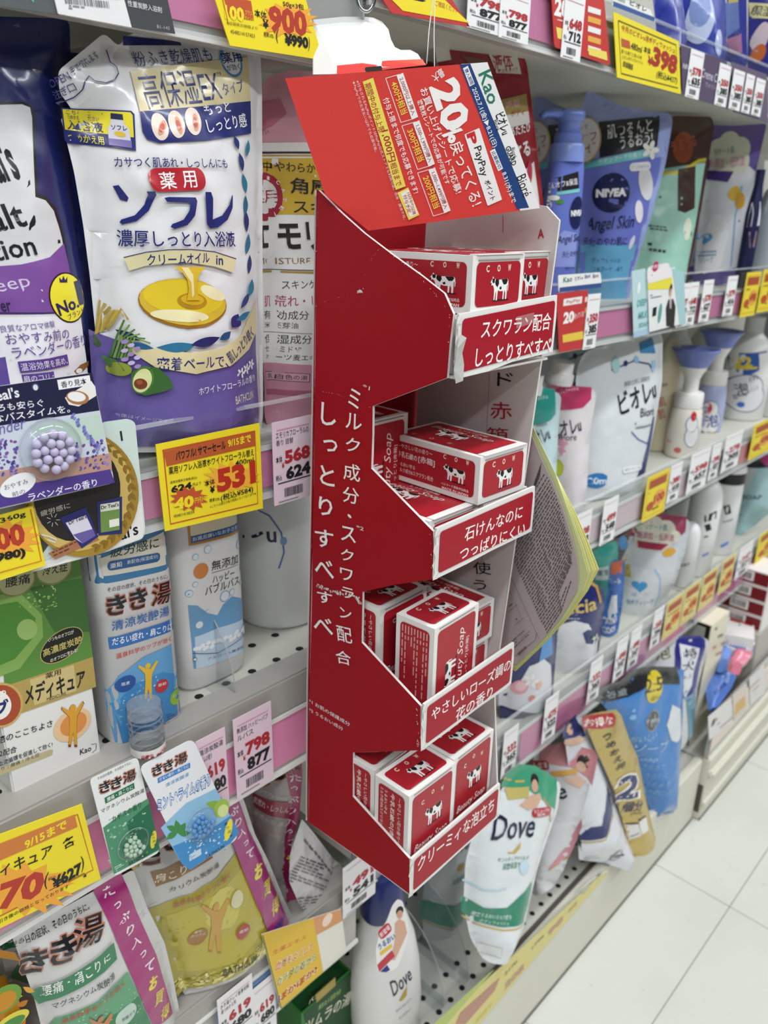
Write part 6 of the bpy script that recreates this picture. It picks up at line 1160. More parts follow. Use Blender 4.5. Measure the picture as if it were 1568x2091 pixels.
refill_bottle(1385, 700, 70, .20, 'plain white refill bottle in the shade behind the nearest foam pump', None)
refill_bottle(1450, 680, 74, .22, 'plain white refill bottle in the shade behind the lavender labelled pump', None)
# shelf with the wave pouches
def wave(k):
    k.poly([(1136, 1390), (1138, 1330), (1150, 1280), (1175, 1268), (1198, 1272), (1206, 1285), (1196, 1283), (1186, 1290), (1190, 1310), (1222, 1315), (1220, 1390)], 'DCDCE0'); k.text('acia', (1158, 1247), (1222, 1234), 26, 'C9B06A', .02); k.text('ソープ', (1158, 1258), (1182, 1254), 8, 'B8BCD0'); k.fine((1160, 1266), (1210, 1260), 5, 1, 'B8BCD0'); flower(k, 1216, 1306, 12, 'ECECEC'); k.ell((1208, 1300), 6, 3, '5A9A4A'); k.line([(1216, 1196), (1230, 1205), (1232, 1235)], 6, 'C9963A')
pc('body_soap_pouch', 'navy body soap pouch with a white milk wave and gold lettering', (1132, 1375, .05), (1222, 1320, .02), (1180, 1195, .04), [(1132, 1385), (1124, 1290), (1140, 1215), (1150, 1196), (1180, 1190), (1216, 1192), (1232, 1204), (1236, 1225), (1228, 1290), (1222, 1330)], '1C2464', zb=E4, seed=91, draw=wave)
pc('body_soap_pouch', 'navy body soap pouch with pink roses low beside the leaflet pad', (1020, 1440, .04), (1128, 1395, .01), (1080, 1240, .03), [(1020, 1450), (1030, 1330), (1046, 1250), (1090, 1230), (1136, 1280), (1138, 1300), (1130, 1400)], '1E2660', zb=E4, seed=92, draw=lambda k: (k.poly([(1022, 1450), (1026, 1410), (1060, 1400), (1080, 1360), (1110, 1345), (1128, 1360), (1130, 1420), (1100, 1450)], 'D4D4DA'), k.poly([(1098, 1350), (1112, 1300), (1134, 1296), (1134, 1340)], '4A86C0'), k.ell((1062, 1404), 18, 16, 'D89AA4'), k.ell((1064, 1402), 11, 10, 'E6BCC0'), flower(k, 1082, 1388, 14, 'E8E4E0'), k.ell((1096, 1395), 9, 9, 'E2B4A0'), k.ell((1080, 1422), 8, 8, 'CE8A80')))
pc('body_soap_pouch', 'teal body soap pouch standing behind the navy wave pouch', (1212, 1215, .11), (1256, 1200, .09), (1235, 1110, .10), [(1208, 1215), (1200, 1130), (1222, 1116), (1252, 1104), (1262, 1108), (1262, 1130), (1256, 1210)], '3AA89A', zb=E4, seed=93, draw=lambda k: (k.poly([(1222, 1165), (1246, 1158), (1244, 1185), (1222, 1190)], 'D4E6E2'), k.text('薬用', (1225, 1175), (1243, 1170), 14, '2A5A6A', .02)))
pc('body_soap_pouch', 'narrow blue cool body soap pouch with a white bear shape beside the wave pouch', (1224, 1305, .06), (1264, 1295, .035), (1262, 1140, .05), [(1222, 1312), (1236, 1230), (1246, 1150), (1254, 1142), (1276, 1144), (1276, 1170), (1270, 1240), (1264, 1300)], '3A6CB8', zb=E4, seed=94, draw=lambda k: (k.poly([(1252, 1156), (1276, 1150), (1274, 1176), (1250, 1180)], 'D86A3A'), k.text('クール', (1248, 1196), (1270, 1190), 14, 'ECECF2', .03), k.poly([(1244, 1255), (1252, 1222), (1262, 1218), (1262, 1250), (1266, 1262), (1244, 1266)], 'E4E8EE'), k.text('EXTRA', (1234, 1274), (1264, 1268), 14, 'ECECF2', .05), k.text('COOL', (1232, 1292), (1262, 1286), 14, 'ECECF2', .05)))
def dheart(k):
    k.poly([(1286, 1100), (1292, 1074), (1345, 1052), (1408, 1060), (1404, 1090), (1390, 1098), (1384, 1085)], '8E3A52'); k.poly([(1262, 1275), (1272, 1150), (1292, 1110), (1388, 1120), (1384, 1160), (1362, 1255)], 'CFD2D6'); k.poly([(1265, 1275), (1272, 1200), (1290, 1158), (1330, 1165), (1350, 1190), (1340, 1245)], 'D9DCE0')
    for x, y, r in ((1312, 1085, 16), (1338, 1078, 22), (1362, 1084, 20), (1378, 1098, 14), (1320, 1104, 22), (1350, 1106, 24)): k.ell((x, y), r, r * .95, 'CFCDBC')
    k.text('デリケート肌', (1310, 1078), (1366, 1080), 13, '3E8A94', .03); k.text('無添加・低刺激', (1304, 1094), (1378, 1100), 15, 'B05A78', .04); k.poly([(1304, 1106), (1366, 1112), (1350, 1124), (1305, 1120)], '9A2A44'); k.ell((1367, 1128), 14, 9, 'D9A63A'); k.line([(1334, 1160), (1346, 1178), (1346, 1210), (1336, 1240)], 3, '86B8DC'); k.poly(heart(1305, 1196, 15), '4E9ED2'); k.fine((1290, 1214), (1322, 1210), 8, 2, '5A86B4'); k.text('泡ボディソープ', (1280, 1230), (1332, 1226), 11, '3E6EA8', .02); k.ell((1276, 1112), 10, 16, '4E90CC'); k.poly([(1278, 1140), (1286, 1136), (1290, 1180), (1274, 1182)], 'C9B02E')
pc('body_soap_pouch', 'pale body soap pouch with blue heart and maroon top in the middle of its shelf', (1266, 1272, .075), (1352, 1250, .02), (1345, 1065, .05), [(1262, 1280), (1270, 1160), (1284, 1100), (1294, 1074), (1345, 1052), (1404, 1060), (1410, 1070), (1398, 1130), (1378, 1190), (1354, 1255)], 'C4C8CE', zb=E4, seed=95, draw=dheart)
def white_btl(px, py, wpx, y, h, label, cap=None, draw=None):
    b, k, m, hw = px_bottle(px, py, wpx, y, E4, [(0, .95, .95), (.004, 1, 1), (h * .74, 1, 1), (h * .86, .95, .95), (h * .93, .8, .8), (h * .97, .6, .6), (h, .3, .3)], M('E6E6E6', .35, 'plastic'), 2.0, -.8, .012)
    if draw: draw(k)
    if cap: b.lathe([(h * .80, hw * 1.02, hw * 1.02), (h * .92, hw * 1.02, hw * 1.02)], M('1C1C1E', .4, 'plastic'), 30); b.lathe([(h * .92, hw * 1.03, hw * 1.03), (h * .97, hw * .98, hw * .98), (h * 1.02, hw * .7, hw * .7), (h * 1.03, hw * .2, hw * .2)], M('E4E4E4', .3, 'plastic'), 30)
    return b.done('bottle', label=label, cat='bottle', Mx=m)
white_btl(1398, 1160, 40, .045, .135, 'small white bottle with a black square mark left of the two tall white bottles', None, lambda k: (k.framed((1384, 1142), (1394, 1138), 14, INK), k.text('MILKY', (1384, 1158), (1408, 1150), 6, INK, .02)))
white_btl(1430, 1090, 62, .055, .205, 'tall white bottle with black label lines left of the black capped one', None, lambda k: (k.poly([(1438, 1052), (1463, 1042), (1462, 1058), (1437, 1066)], INK), k.framed((1439, 1078), (1450, 1074), 15, INK), k.fine((1436, 1096), (1454, 1090), 8, 1, '4A4A4A'), k.poly([(1432, 1132), (1446, 1126), (1446, 1131), (1433, 1136)], '5A86D0')))
white_btl(1470, 1070, 62, .07, .205, 'tall white bottle with a black band under its domed cap', True, lambda k: (k.framed((1478, 1042), (1490, 1038), 20, INK), k.text('SAPP', (1475, 1065), (1496, 1060), 5, INK), k.poly([(1470, 1112), (1486, 1104), (1486, 1110), (1470, 1118)], '5A86D0')))
A3 = at(1388, 1040, .13); g = empty('pump_bottle', 'plain white pump bottle behind the pale heart pouch', 'pump bottle', MX((A3.x, .13, E4), R(-60)))
b = B(); b.lathe([(0, .03, .03), (.13, .03, .03), (.15, .022, .022), (.155, .012, .012)], M('E4E4E4', .35, 'plastic'), 28); b.done('bottle_body', g)
b = B(); b.lathe([(.155, .014, .014), (.172, .014, .014), (.174, .007, .007), (.195, .007, .007), (.197, .013, .013), (.207, .012, .012)], M('E8E8E8', .35, 'plastic'), 20); b.tube([(0, 0, .203), (-.03, 0, .203), (-.036, 0, .198)], .005, M('E8E8E8', .35, 'plastic'), 8); b.done('pump_head', g)
pc('soap_pouch', 'pale teal soap pouch with black top near the right edge', (1486, 1115, .09), (1552, 1085, .03), (1545, 935, .06), [(1484, 1122), (1496, 1040), (1506, 955), (1512, 925), (1600, 905), (1600, 960), (1580, 1040), (1556, 1092)], 'A8CCD2', zb=E4, seed=96, draw=lambda k: (k.poly([(1506, 958), (1510, 925), (1602, 905), (1602, 955)], '1A191B'), k.ell((1566, 940), 11, 14, 'B83A80'), k.text('つめかえ用', (1512, 946), (1556, 940), 12, '6A6A6A', .02), k.poly([(1498, 1010), (1505, 956), (1545, 958), (1520, 1010)], 'C6CCCE'), k.text('SOAP', (1514, 1016), (1556, 1014), 9, '4A6A72', .02), k.fine((1506, 1034), (1536, 1032), 6, 1, '6A949C'), k.fine((1500, 1050), (1540, 1046), 9, 2, '7AA4AC')))
pc('soap_pouch', 'second pale teal soap pouch behind the first at the right edge', (1545, 1100, .12), (1600, 1075, .06), (1590, 930, .09), [(1545, 1108), (1556, 1010), (1570, 930), (1640, 910), (1630, 1000), (1604, 1080)], '9CC4CA', zb=E4, seed=97)
# bottom deck
Z5 = E5
A3 = at(794, 2000, .0); hw = 76 * mpp(A3)
g = empty('pump_shampoo_bottle', 'white bottle with navy cap and paper neck tag at the bottom of the photo', 'bottle', MX((A3.x, .0, Z5), R(-14), 0, R(-3)))
prof = [(0, hw * .9, hw * .5), (.005, hw, hw * .6), (.07, hw * 1.04, hw * .62), (.13, hw * 1.0, hw * .6), (.18, hw * .86, hw * .54), (.215, hw * .66, hw * .46), (.232, hw * .52, hw * .42)]
b, k = bottle(prof, g.matrix_world, M('E2DFDC', .32, 'plastic'), 2.3, .007)
k.text('Dove', (796, 2020), (838, 1985), 46, '1A2040', .01, .25); k.poly([(812, 2040), (822, 2022), (830, 2010), (828, 2030), (818, 2040)], 'B8A04A'); k.text('ボディウォッシュ', (806, 2062), (838, 2036), 10, '3A4460'); k.text('モイスチャー', (812, 2076), (838, 2056), 9, '3A4460')
b.done('bottle_body', g)
b = B(); b.lathe([(.232, hw * .56, hw * .45), (.238, hw * .60, hw * .48), (.262, hw * .56, hw * .46), (.292, hw * .44, hw * .40), (.296, hw * .38, hw * .34)], M('232C66', .28, 'plastic'), 36, 2.3); b.done('cap', g)
m = g.matrix_world; ntp = [(770, 1985), (767, 1940), (775, 1905), (790, 1880), (801, 1850), (812, 1836), (822, 1840), (832, 1875), (834, 1910), (826, 1940), (812, 1975), (795, 1984)]
c0 = at(800, 1915, -.062); m2 = frame((770, 1985, -.058), (826, 1945, -.066), (815, 1838, -.05)); b = card(smooth_outline(local(m2, ntp), .003), .0006, M('E6E2DE', .45, 'card')); k = Ink(b, lambda u, v, o: (u, -o, v), m2, lift=.0002)
k.rect((774, 1912), (797, 1890), 24, 'B8303A', 8); k.text('新登場', (776, 1911), (795, 1892), 13, 'F2E4E4', .03); k.ell((816, 1860), 9, 10, '2A2320'); k.ell((816, 1867), 7, 9, 'C99A80'); k.poly([(806, 1885), (815, 1876), (826, 1882), (831, 1905), (820, 1930), (806, 1960), (798, 1960), (806, 1920)], 'CFA58C'); k.text('うるおい', (772, 1935), (806, 1910), 14, '4A6AA0', .03); k.poly([(770, 1970), (800, 1940), (806, 1952), (774, 1984)], 'B8404A'); k.poly([(776, 1984), (790, 1970), (796, 1980), (788, 1985)], '2A3A7E'); k.framed((776, 1948), (800, 1930), 9, 'E0B84A')
t_ = b.done('neck_tag', Mx=m2); t_.parent = g; t_.matrix_parent_inverse = g.matrix_world.inverted()
def dove(k, c1, lab):
    k.poly([(1030, 1612), (1040, 1585), (1069, 1564), (1105, 1568), (1150, 1596), (1138, 1655), (1118, 1640), (1080, 1612)], '3E9A76'); k.line([(1036, 1592), (1060, 1600), (1078, 1598)], 4, 'C9A84A'); k.poly([(1042, 1614), (1085, 1608), (1082, 1630), (1044, 1636)], 'C2B46A'); k.line([(1110, 1630), (1126, 1652), (1128, 1680)], 4, 'B8924A')
    k.ell((1098, 1596), 12, 13, '23201E'); k.ell((1096, 1606), 9, 12, 'CFA58C'); k.poly([(1064, 1645), (1086, 1625), (1104, 1620), (1106, 1630), (1096, 1648), (1080, 1655)], 'D4AE94'); k.rect((1086, 1660), (1128, 1656), 18, 'B0303A', 8); k.text('リニューアル', (1090, 1657), (1124, 1654), 7, 'F2E4E4', .02); k.text('発売', (1094, 1664), (1112, 1662), 6, 'F2E4E4', .02)
    k.text('Dove', (1006, 1692), (1090, 1684), 48, '1A2040', .012, .25); k.poly([(1032, 1738), (1044, 1738), (1054, 1728), (1062, 1718), (1060, 1732), (1050, 1742), (1036, 1741)], 'C9AA3E'); k.text('センシティブマイルド', (1014, 1754), (1077, 1750), 9, '3E8A72', .015); k.text('深層保湿ケア', (1022, 1768), (1070, 1764), 13, '3E8A72', .02)
    k.line([(950, 1800), (985, 1816), (1030, 1812)], 4, 'BCD4E2'); k.ell((1068, 1770), 12, 16, 'C6DAE6', .4); k.poly([(944, 1830), (985, 1852), (1030, 1850), (1088, 1800), (1084, 1840), (1066, 1880), (1020, 1888), (975, 1884), (945, 1862)], '2E8466'); k.line([(945, 1870), (975, 1890), (1020, 1894), (1064, 1886)], 3, 'C9A84A'); k.text('濃密うるおいミルク配合', (968, 1868), (1036, 1868), 9, 'DCEAE2', .01); k.text('ボディウォッシュ', (980, 1880), (1030, 1880), 7, 'DCEAE2'); k.line([(984, 1930), (1018, 1932), (1020, 1955), (986, 1952), (984, 1930)], 1.2, 'C9B48A')
GP = 'large refill pouches on the bottom shelf'
pc('refill_pouch', 'greyish refill pouch with green band behind a clear divider, left of its green topped double', (872, 1945, .06), (952, 1905, .035), (930, 1640, .06), [(868, 1962), (862, 1850), (872, 1700), (890, 1620), (960, 1610), (975, 1690), (965, 1800), (955, 1930)], 'C6CACC', zb=Z5, seed=101, group=GP, draw=lambda k: (k.poly([(862, 1850), (958, 1840), (952, 1885), (866, 1890)], '4E8E7A'), k.line([(866, 1894), (950, 1890)], 3, 'B8A45A'), k.text('深層保湿', (922, 1800), (950, 1790), 12, '5A9A86', .02), k.ell((940, 1770), 10, 8, 'B8A04A'), k.text('ove', (926, 1735), (962, 1725), 26, '2A3150', .01, .25)))
pc('refill_pouch', 'white refill pouch with green top and green foot band, standing foremost', (986, 1962, -.060), (1042, 1952, -.074), (1092, 1570, -.022), [(988, 1962), (960, 1915), (946, 1850), (950, 1760), (972, 1680), (1010, 1630), (1040, 1590), (1069, 1566), (1104, 1571), (1146, 1600), (1138, 1654), (1120, 1705), (1098, 1770), (1084, 1830), (1066, 1905), (1042, 1958)], 'DEE2E4', zb=None, seed=102, group=GP, wr=.004, rad=.03, d0=.022, cell=.007, r=.01, draw=lambda k: dove(k, 0, 0))
pc('refill_pouch', 'white refill pouch with pink top leaning behind the green topped one', (1085, 1815, -.02), (1132, 1800, -.05), (1160, 1525, -.01), [(1086, 1830), (1072, 1760), (1080, 1640), (1090, 1540), (1108, 1522), (1142, 1519), (1206, 1535), (1216, 1548), (1202, 1612), (1180, 1680), (1155, 1768), (1130, 1812)], 'D6D4D6', zb=None, seed=103, group=GP, wr=.004, rad=.03, r=.008, draw=lambda k: (
    k.poly([(1096, 1556), (1096, 1530), (1142, 1519), (1208, 1535), (1217, 1548), (1204, 1610), (1194, 1590), (1170, 1568), (1130, 1562)], 'C9888E'), k.rect((1080, 1566), (1119, 1564), 18, 'A02A36', 6), k.text('新登場', (1084, 1566), (1115, 1564), 11, 'F0DCDC', .03), k.poly([(1125, 1575), (1178, 1570), (1176, 1582), (1122, 1588)], 'D9A65A'), k.ell((1188, 1558), 13, 14, '23201E'), k.ell((1184, 1568), 9, 11, 'D4AE98'), k.poly([(1150, 1592), (1178, 1584), (1194, 1600), (1182, 1612)], 'D9B8A4'), k.text('e', (1138, 1624), (1156, 1618), 22, '1A2040', .01, .25), k.poly([(1120, 1775), (1150, 1735), (1182, 1676), (1186, 1690), (1160, 1750), (1122, 1776)], 'CF8F9A'), k.line([(1120, 1778), (1158, 1754)], 2, 'C9A84A')))
pc('refill_pouch', 'white refill pouch with curved navy band and round spout mark behind the gold strip', (1180, 1758, -.055), (1288, 1758, -.078), (1196, 1468, -.015), [(1182, 1756), (1180, 1690), (1160, 1560), (1150, 1490), (1188, 1462), (1200, 1490), (1225, 1540), (1246, 1604), (1268, 1667), (1291, 1740), (1286, 1762), (1262, 1768), (1236, 1762)], 'D4D6DC', zb=None, seed=104, group=GP, wr=.005, rad=.03, r=.006, draw=lambda k: (
    k.poly([(1152, 1490), (1188, 1462), (1206, 1505), (1170, 1520)], '23306E'), k.ell((1176, 1484), 13, 14, '201C1C'), k.ell((1177, 1494), 9, 11, 'CFA58C'), k.poly([(1160, 1520), (1190, 1504), (1202, 1512), (1176, 1530)], 'CFAE9A'), k.poly([(1184, 1705), (1200, 1705), (1208, 1690), (1222, 1682), (1242, 1604), (1248, 1622), (1246, 1660), (1226, 1704), (1184, 1732)], '1E2660'), k.line([(1184, 1736), (1226, 1708), (1248, 1660)], 3, 'B89A4A'), k.ell((1256, 1746), 14, 14, '7A7C82'), k.ell((1256, 1746), 12, 12, 'E0E0E2'), k.line([(1246, 1748), (1266, 1742)], 4, INK)))
pc('refill_pouch', 'gold refill pouch strip with a large navy 2 on it', (1290, 1745, -.086), (1336, 1722, -.094), (1228, 1455, -.03), [(1290, 1748), (1283, 1725), (1255, 1616), (1219, 1537), (1202, 1496), (1190, 1462), (1225, 1454), (1258, 1449), (1268, 1460), (1285, 1510), (1302, 1547), (1324, 1654), (1339, 1716), (1332, 1728)], 'CFB878', zb=None, kind='foil', seed=105, group=GP, wr=.005, rad=.025, d0=.016, r=.004, draw=lambda k: (
    k.rect((1196, 1480), (1262, 1471), 28, 'A8262E', 13), k.text('お得な', (1202, 1480), (1256, 1472), 18, 'F4ECE4', .04), k.vtext('つめかえ用', (1238, 1498), (1272, 1572), 19, INK, .02), k.text('2', (1262, 1615), (1304, 1598), 60, 'E9E4DA', .08), k.text('2', (1266, 1614), (1300, 1600), 54, '1E2660', .04), k.text('個分', (1277, 1652), (1306, 1640), 24, '1E2660', .03), k.text('(750g)', (1288, 1664), (1306, 1656), 7, '4A3A20'),
    k.poly([(1284, 1686), (1300, 1680), (1306, 1704), (1292, 1718)], 'E0DEDA'), k.poly([(1300, 1674), (1314, 1664), (1320, 1692), (1306, 1702)], 'E0DEDA'), k.line([(1284, 1686), (1300, 1680)], 3, '2A2A2E'), k.line([(1300, 1674), (1314, 1664)], 3, '2A2A2E'), k.line([(1290, 1715), (1302, 1700)], 2, '1E2660')))
def dblue(k):
    k.poly([(1213, 1424), (1240, 1404), (1275, 1396), (1300, 1372), (1330, 1365), (1398, 1367), (1396, 1400), (1330, 1400), (1290, 1425), (1240, 1440)], '1A1B20'); k.text('大容量', (1225, 1427), (1290, 1414), 18, '8A9096', .02); k.ell((1342, 1405), 33, 33, 'D6BE1E'); k.text('2.5', (1322, 1404), (1360, 1398), 28, '2A2412', .01); k.text('回分', (1332, 1428), (1352, 1425), 10, '3A4A1E', .03); k.ell((1333, 1472), 23, 23, '8A8E92'); k.ell((1333, 1472), 20, 20, '3E4246'); k.text('弱酸性', (1318, 1474), (1348, 1470), 9, 'C0C4C8', .02)
    k.poly([(1375, 1440), (1394, 1450), (1394, 1500), (1380, 1515), (1370, 1512), (1360, 1480)], 'D4D8DC'); k.ell((1295, 1466), 10, 6, '7AB4E0'); k.ell((1296, 1452), 6, 4, '7AB4E0'); k.text('おいしい', (1296, 1515), (1340, 1500), 16, '9CC8EA', .01); k.text('ソープ', (1302, 1532), (1362, 1522), 24, 'A8D0EE', .005); k.text('Soap', (1308, 1556), (1340, 1550), 13, 'A8D0EE')
    for i, t in enumerate(('濃密な泡で', 'なめらかに', '上げます', '分配合')): k.text(t, (1308 + i * 6, 1572 + i * 17), (1352 + i * 4, 1562 + i * 17), 11, '7AB0E0', .01)
pc('refill_pouch', 'bright blue soap refill pouch with black top and yellow 2.5 badge', (1325, 1672, -.062), (1376, 1662, -.078), (1330, 1372, -.025), [(1333, 1680), (1318, 1620), (1300, 1560), (1262, 1480), (1232, 1440), (1214, 1424), (1240, 1404), (1275, 1396), (1300, 1372), (1330, 1365), (1397, 1367), (1394, 1450), (1390, 1531), (1376, 1660), (1346, 1664)], '2F79C2', zb=None, seed=106, group=GP, wr=.003, rad=.03, r=.006, draw=dblue)
pc('refill_pouch', 'white foam refill pouch with a lettered navy band, right behind the bright blue one', (1330, 1520, -.01), (1412, 1508, -.05), (1400, 1303, -.01), [(1335, 1525), (1300, 1400), (1322, 1330), (1350, 1302), (1385, 1304), (1413, 1301), (1440, 1303), (1450, 1312), (1436, 1356), (1424, 1405), (1414, 1500), (1398, 1520)], 'C9CACC', zb=None, seed=107, group=GP, wr=.003, rad=.03, draw=lambda k: (
    k.poly([(1378, 1370), (1384, 1330), (1396, 1304), (1440, 1302), (1452, 1312), (1436, 1356), (1424, 1405), (1400, 1430), (1390, 1420)], '26287C'), k.poly([(1396, 1318), (1434, 1326), (1420, 1362), (1412, 1400), (1396, 1425), (1390, 1380)], 'DADBE0'), k.text('特', (1399, 1338), (1427, 1334), 22, INK, .02), k.text('大', (1395, 1363), (1418, 1358), 22, INK, .02), k.text('サイズ', (1396, 1384), (1412, 1380), 9, INK, .02), k.text('泡', (1344, 1340), (1374, 1332), 26, '7A6E3A', .03), k.ell((1345, 1328), 14, 16, '5A5048'), k.poly([(1398, 1430), (1424, 1410), (1414, 1505), (1398, 1520)], '5E8CA0'), k.fine((1404, 1440), (1418, 1430), 60, 6, '9CC0CC')))
pc('refill_pouch', 'shaded blue and white refill pouch under the tags, left of the black topped one', (1262, 1470, .06), (1310, 1450, .03), (1290, 1350, .05), [(1262, 1480), (1240, 1420), (1258, 1370), (1300, 1345), (1330, 1350), (1325, 1400), (1312, 1460)], '24306E', zb=Z5, seed=108, group=GP, draw=lambda k: (k.ell((1290, 1384), 17, 22, 'A8ACA8'), k.poly([(1240, 1420), (1255, 1400), (1268, 1404), (1262, 1440)], '2F79C2'), k.ell((1258, 1395), 8, 8, 'D6BE1E')))
divider('shelf_divider', at(962, 1905, -.03).x, -.03, Z5, [(.0, 0.0)] + [(.0 + .10 * (1 - math.cos(a)), .13 * math.sin(a)) for a in [R(8 * i) for i in range(1, 12)]] + [(.2, .13), (.2, 0)], 'large clear divider beside the grey looking refill pouch', 0)
divider('shelf_divider', at(905, 2050, -.03).x, -.03, Z5, [(.0, 0.0)] + [(.0 + .10 * (1 - math.cos(a)), .13 * math.sin(a)) for a in [R(8 * i) for i in range(1, 12)]] + [(.2, .13), (.2, 0)], 'large clear divider right of the white navy capped bottle', 0)

# ================================================================ tags and cards of the right bays
def white_card(tl, tr, label, h=.066, y=-.0085, red='', black='', **k): return price_tag(tl, tr, red, black, label, h=h, y=y, paper=k.pop('paper', 'EAEAEA'), **k)
# upper rail
b, k, m = flat_card('offer_strip', [(800, 27), (960, 55), (884, -60), (722, -90)], -.0085, 'C23A36'); k.poly([(740, -60), (876, -30), (958, 47), (822, 22)], YEL); k.poly([(730, -40), (800, -24), (870, 2), (862, 4), (760, -18)], INK); k.text('ご確認ください', (888, 6), (935, 22), 10, 'B8502E', .01); k.fine((880, -10), (920, 2), 20, 2, 'B8502E')
b.done('offer_card', label='yellow and red strip card at the left end of the upper right rail', cat='card', Mx=m)
white_card((958, -52), (1036, -25), 'white tag lettered 877 beside the yellow and red strip card', zb=ZC + .156, red='798', black='877')
white_card((1024, -25), (1084, 2), 'white tag priced 798 and 877 left of the pink strip', zb=ZC + .155, red='798', black='877', y=-.0095)
b, k, m = flat_card('offer_card', [(1132, 96), (1246, 134), (1232, -20), (1124, -50)], -.0085, 'C23A36', r=.004); k.text('20', (1132, 12), (1160, 20), 34, 'F2ECEA', .05); k.poly([(1135, 55), (1160, 62), (1162, 86), (1138, 78)], 'E9D466'); k.fine((1138, 40), (1160, 46), 5, 1, 'F2DCD8')
for i in range(5): k.framed((1200, 18 + i * 20), (1226, 26 + i * 20), 10, ('E9E4E2', 'E2A84A')[i % 2])
k.poly([(1200, 96), (1238, 106), (1240, 124), (1202, 112)], 'E9D466')
b.done('offer_card', label='red points offer card behind the 648 tag on the upper right rail', cat='card', Mx=m)
white_card((1156, -15), (1196, -2), 'white tag priced 648 and 712 over the red offer card', zb=ZC + .153, red='648', black='712', y=-.0098)
b, k, m = flat_card('brand_strip', [(1250, 10), (1338, 44), (1328, 20), (1246, -14)], -.0075, 'E8E8E8'); k.framed((1252, 8), (1336, 40), 8, '3A5A96'); k.text('ビオレ', (1286, 4), (1320, 20), 9, INK, .01); k.text('Kao', (1256, -6), (1276, 2), 8, '2E7A62')
b.done('brand_strip', label='white brand strip standing over the yellow 398 card', cat='card', Mx=m)
b, k, m = flat_card('sale_card', [(1260, 158), (1390, 192), (1386, 84), (1252, 24)], -.010, 'ECD936'); k.line([(1262, 42), (1380, 92), (1384, 180), (1268, 150), (1262, 42)], 2.5, '6A5E2A')
k.text('今月のビオレu泡ボディウォッシュ', (1268, 56), (1378, 104), 11, 'A8502E', .01); k.poly([(1268, 78), (1285, 84), (1287, 100), (1269, 95)], 'B85A3A'); k.text('480ml', (1288, 93), (1310, 102), 12, INK, .01); k.text('本体', (1314, 100), (1328, 106), 12, INK, .02); k.text('¥', (1322, 122), (1332, 126), 16, 'A8302A', .03); k.text('398', (1332, 114), (1382, 135), 36, 'A8302A', .055); k.text('(税込¥437)', (1340, 152), (1382, 166), 15, INK, .03); k.text('選べる香りと洗い心地', (1268, 104), (1310, 118), 7, INK); k.text('ビオレボディウォッシュ', (1270, 116), (1312, 128), 7, INK); k.bars((1272, 130), (1292, 138), 10)
b.done('sale_card', label='yellow sale card priced 398 on the upper right rail', cat='sale card', Mx=m)
b, k, m = flat_card('brand_card', [(1394, 192), (1490, 224), (1484, 124), (1390, 92)], -.0080, '5A4E66'); k.text('NIVEA', (1394, 134), (1416, 142), 9, 'C9C2D2', .03); k.text('Creme Care', (1432, 148), (1474, 164), 16, 'C9C2D2', .01); k.text('ウォッシュ', (1440, 172), (1466, 180), 9, 'B8B0C4')
b.done('brand_card', label='dull purple brand card under the 578 tag', cat='card', Mx=m)
b, k, m = flat_card('brand_card', [(1497, 228), (1568, 252), (1566, 152), (1494, 126)], -.0080, '6A5E74'); b.done('brand_card', label='dull purple brand card behind the three 350 tags at the right edge', cat='card', Mx=m)
for tl, tr, rd, bk, l in (((1412, 98), (1439, 110), '578', '635', 'white tag priced 578 and 635 on the purple brand card'), ((1471, 128), (1494, 136), '350', '385', 'white tag priced 350 standing alone between the purple cards'), ((1500, 140), (1522, 148), '350', '385', 'white tag priced 350, leftmost of the three at the right edge'), ((1526, 149), (1542, 156), '350', '385', 'white tag priced 350, middle of the three at the right edge'), ((1546, 158), (1564, 165), '350', '385', 'white tag priced 350, rightmost of the three at the right edge')):
    white_card(tl, tr, l, zb=ZC + .149, red=rd, black=bk, y=-.0095)
# second rail
b, k, m = flat_card('offer_card', [(1142, 720), (1206, 708), (1200, 592), (1136, 600)], -.0085, 'BE3A3A'); k.framed((1150, 618), (1188, 612), 14, 'E9E4E2'); k.text('PayPay', (1156, 618), (1184, 613), 8, 'B02A34', .01); k.text('20', (1150, 650), (1172, 646), 24, 'F2ECEA', .05); k.text('戻ってくる!', (1172, 646), (1192, 640), 12, 'F2ECEA', .02); k.poly([(1148, 684), (1190, 676), (1191, 692), (1149, 700)], 'E2C24A')
for i in range(4): k.framed((1194, 612 + i * 22), (1202, 610 + i * 22), 10, ('E9D0CE', 'E2A84A')[i % 2])
b.done('offer_card', label='red points offer card under the white brand strip on the pump bottle shelf rail', cat='card', Mx=m)
b, k, m = flat_card('brand_strip', [(1141, 598), (1229, 586), (1226, 556), (1140, 562)], -.0078, 'E8E8E8', r=.003); k.framed((1142, 592), (1228, 582), 9, '3A4E86'); k.text('Kao', (1150, 572), (1168, 569), 11, '2E7A62', .015); k.text('ビオレu', (1174, 569), (1190, 566), 8, INK, .01); k.text('Bioré', (1194, 565), (1205, 563), 8, '3A4A8A', .01); k.text('Bioré', (1210, 564), (1222, 562), 8, INK)
b.done('brand_strip', label='white Kao brand strip topping the red offer card on the pump bottle shelf rail'.replace('Kao ', ''), cat='card', Mx=m)
white_card((1202, 602), (1227, 598), 'white tag priced 350 and 385 beside the red offer card', red='350', black='385', y=-.0098)
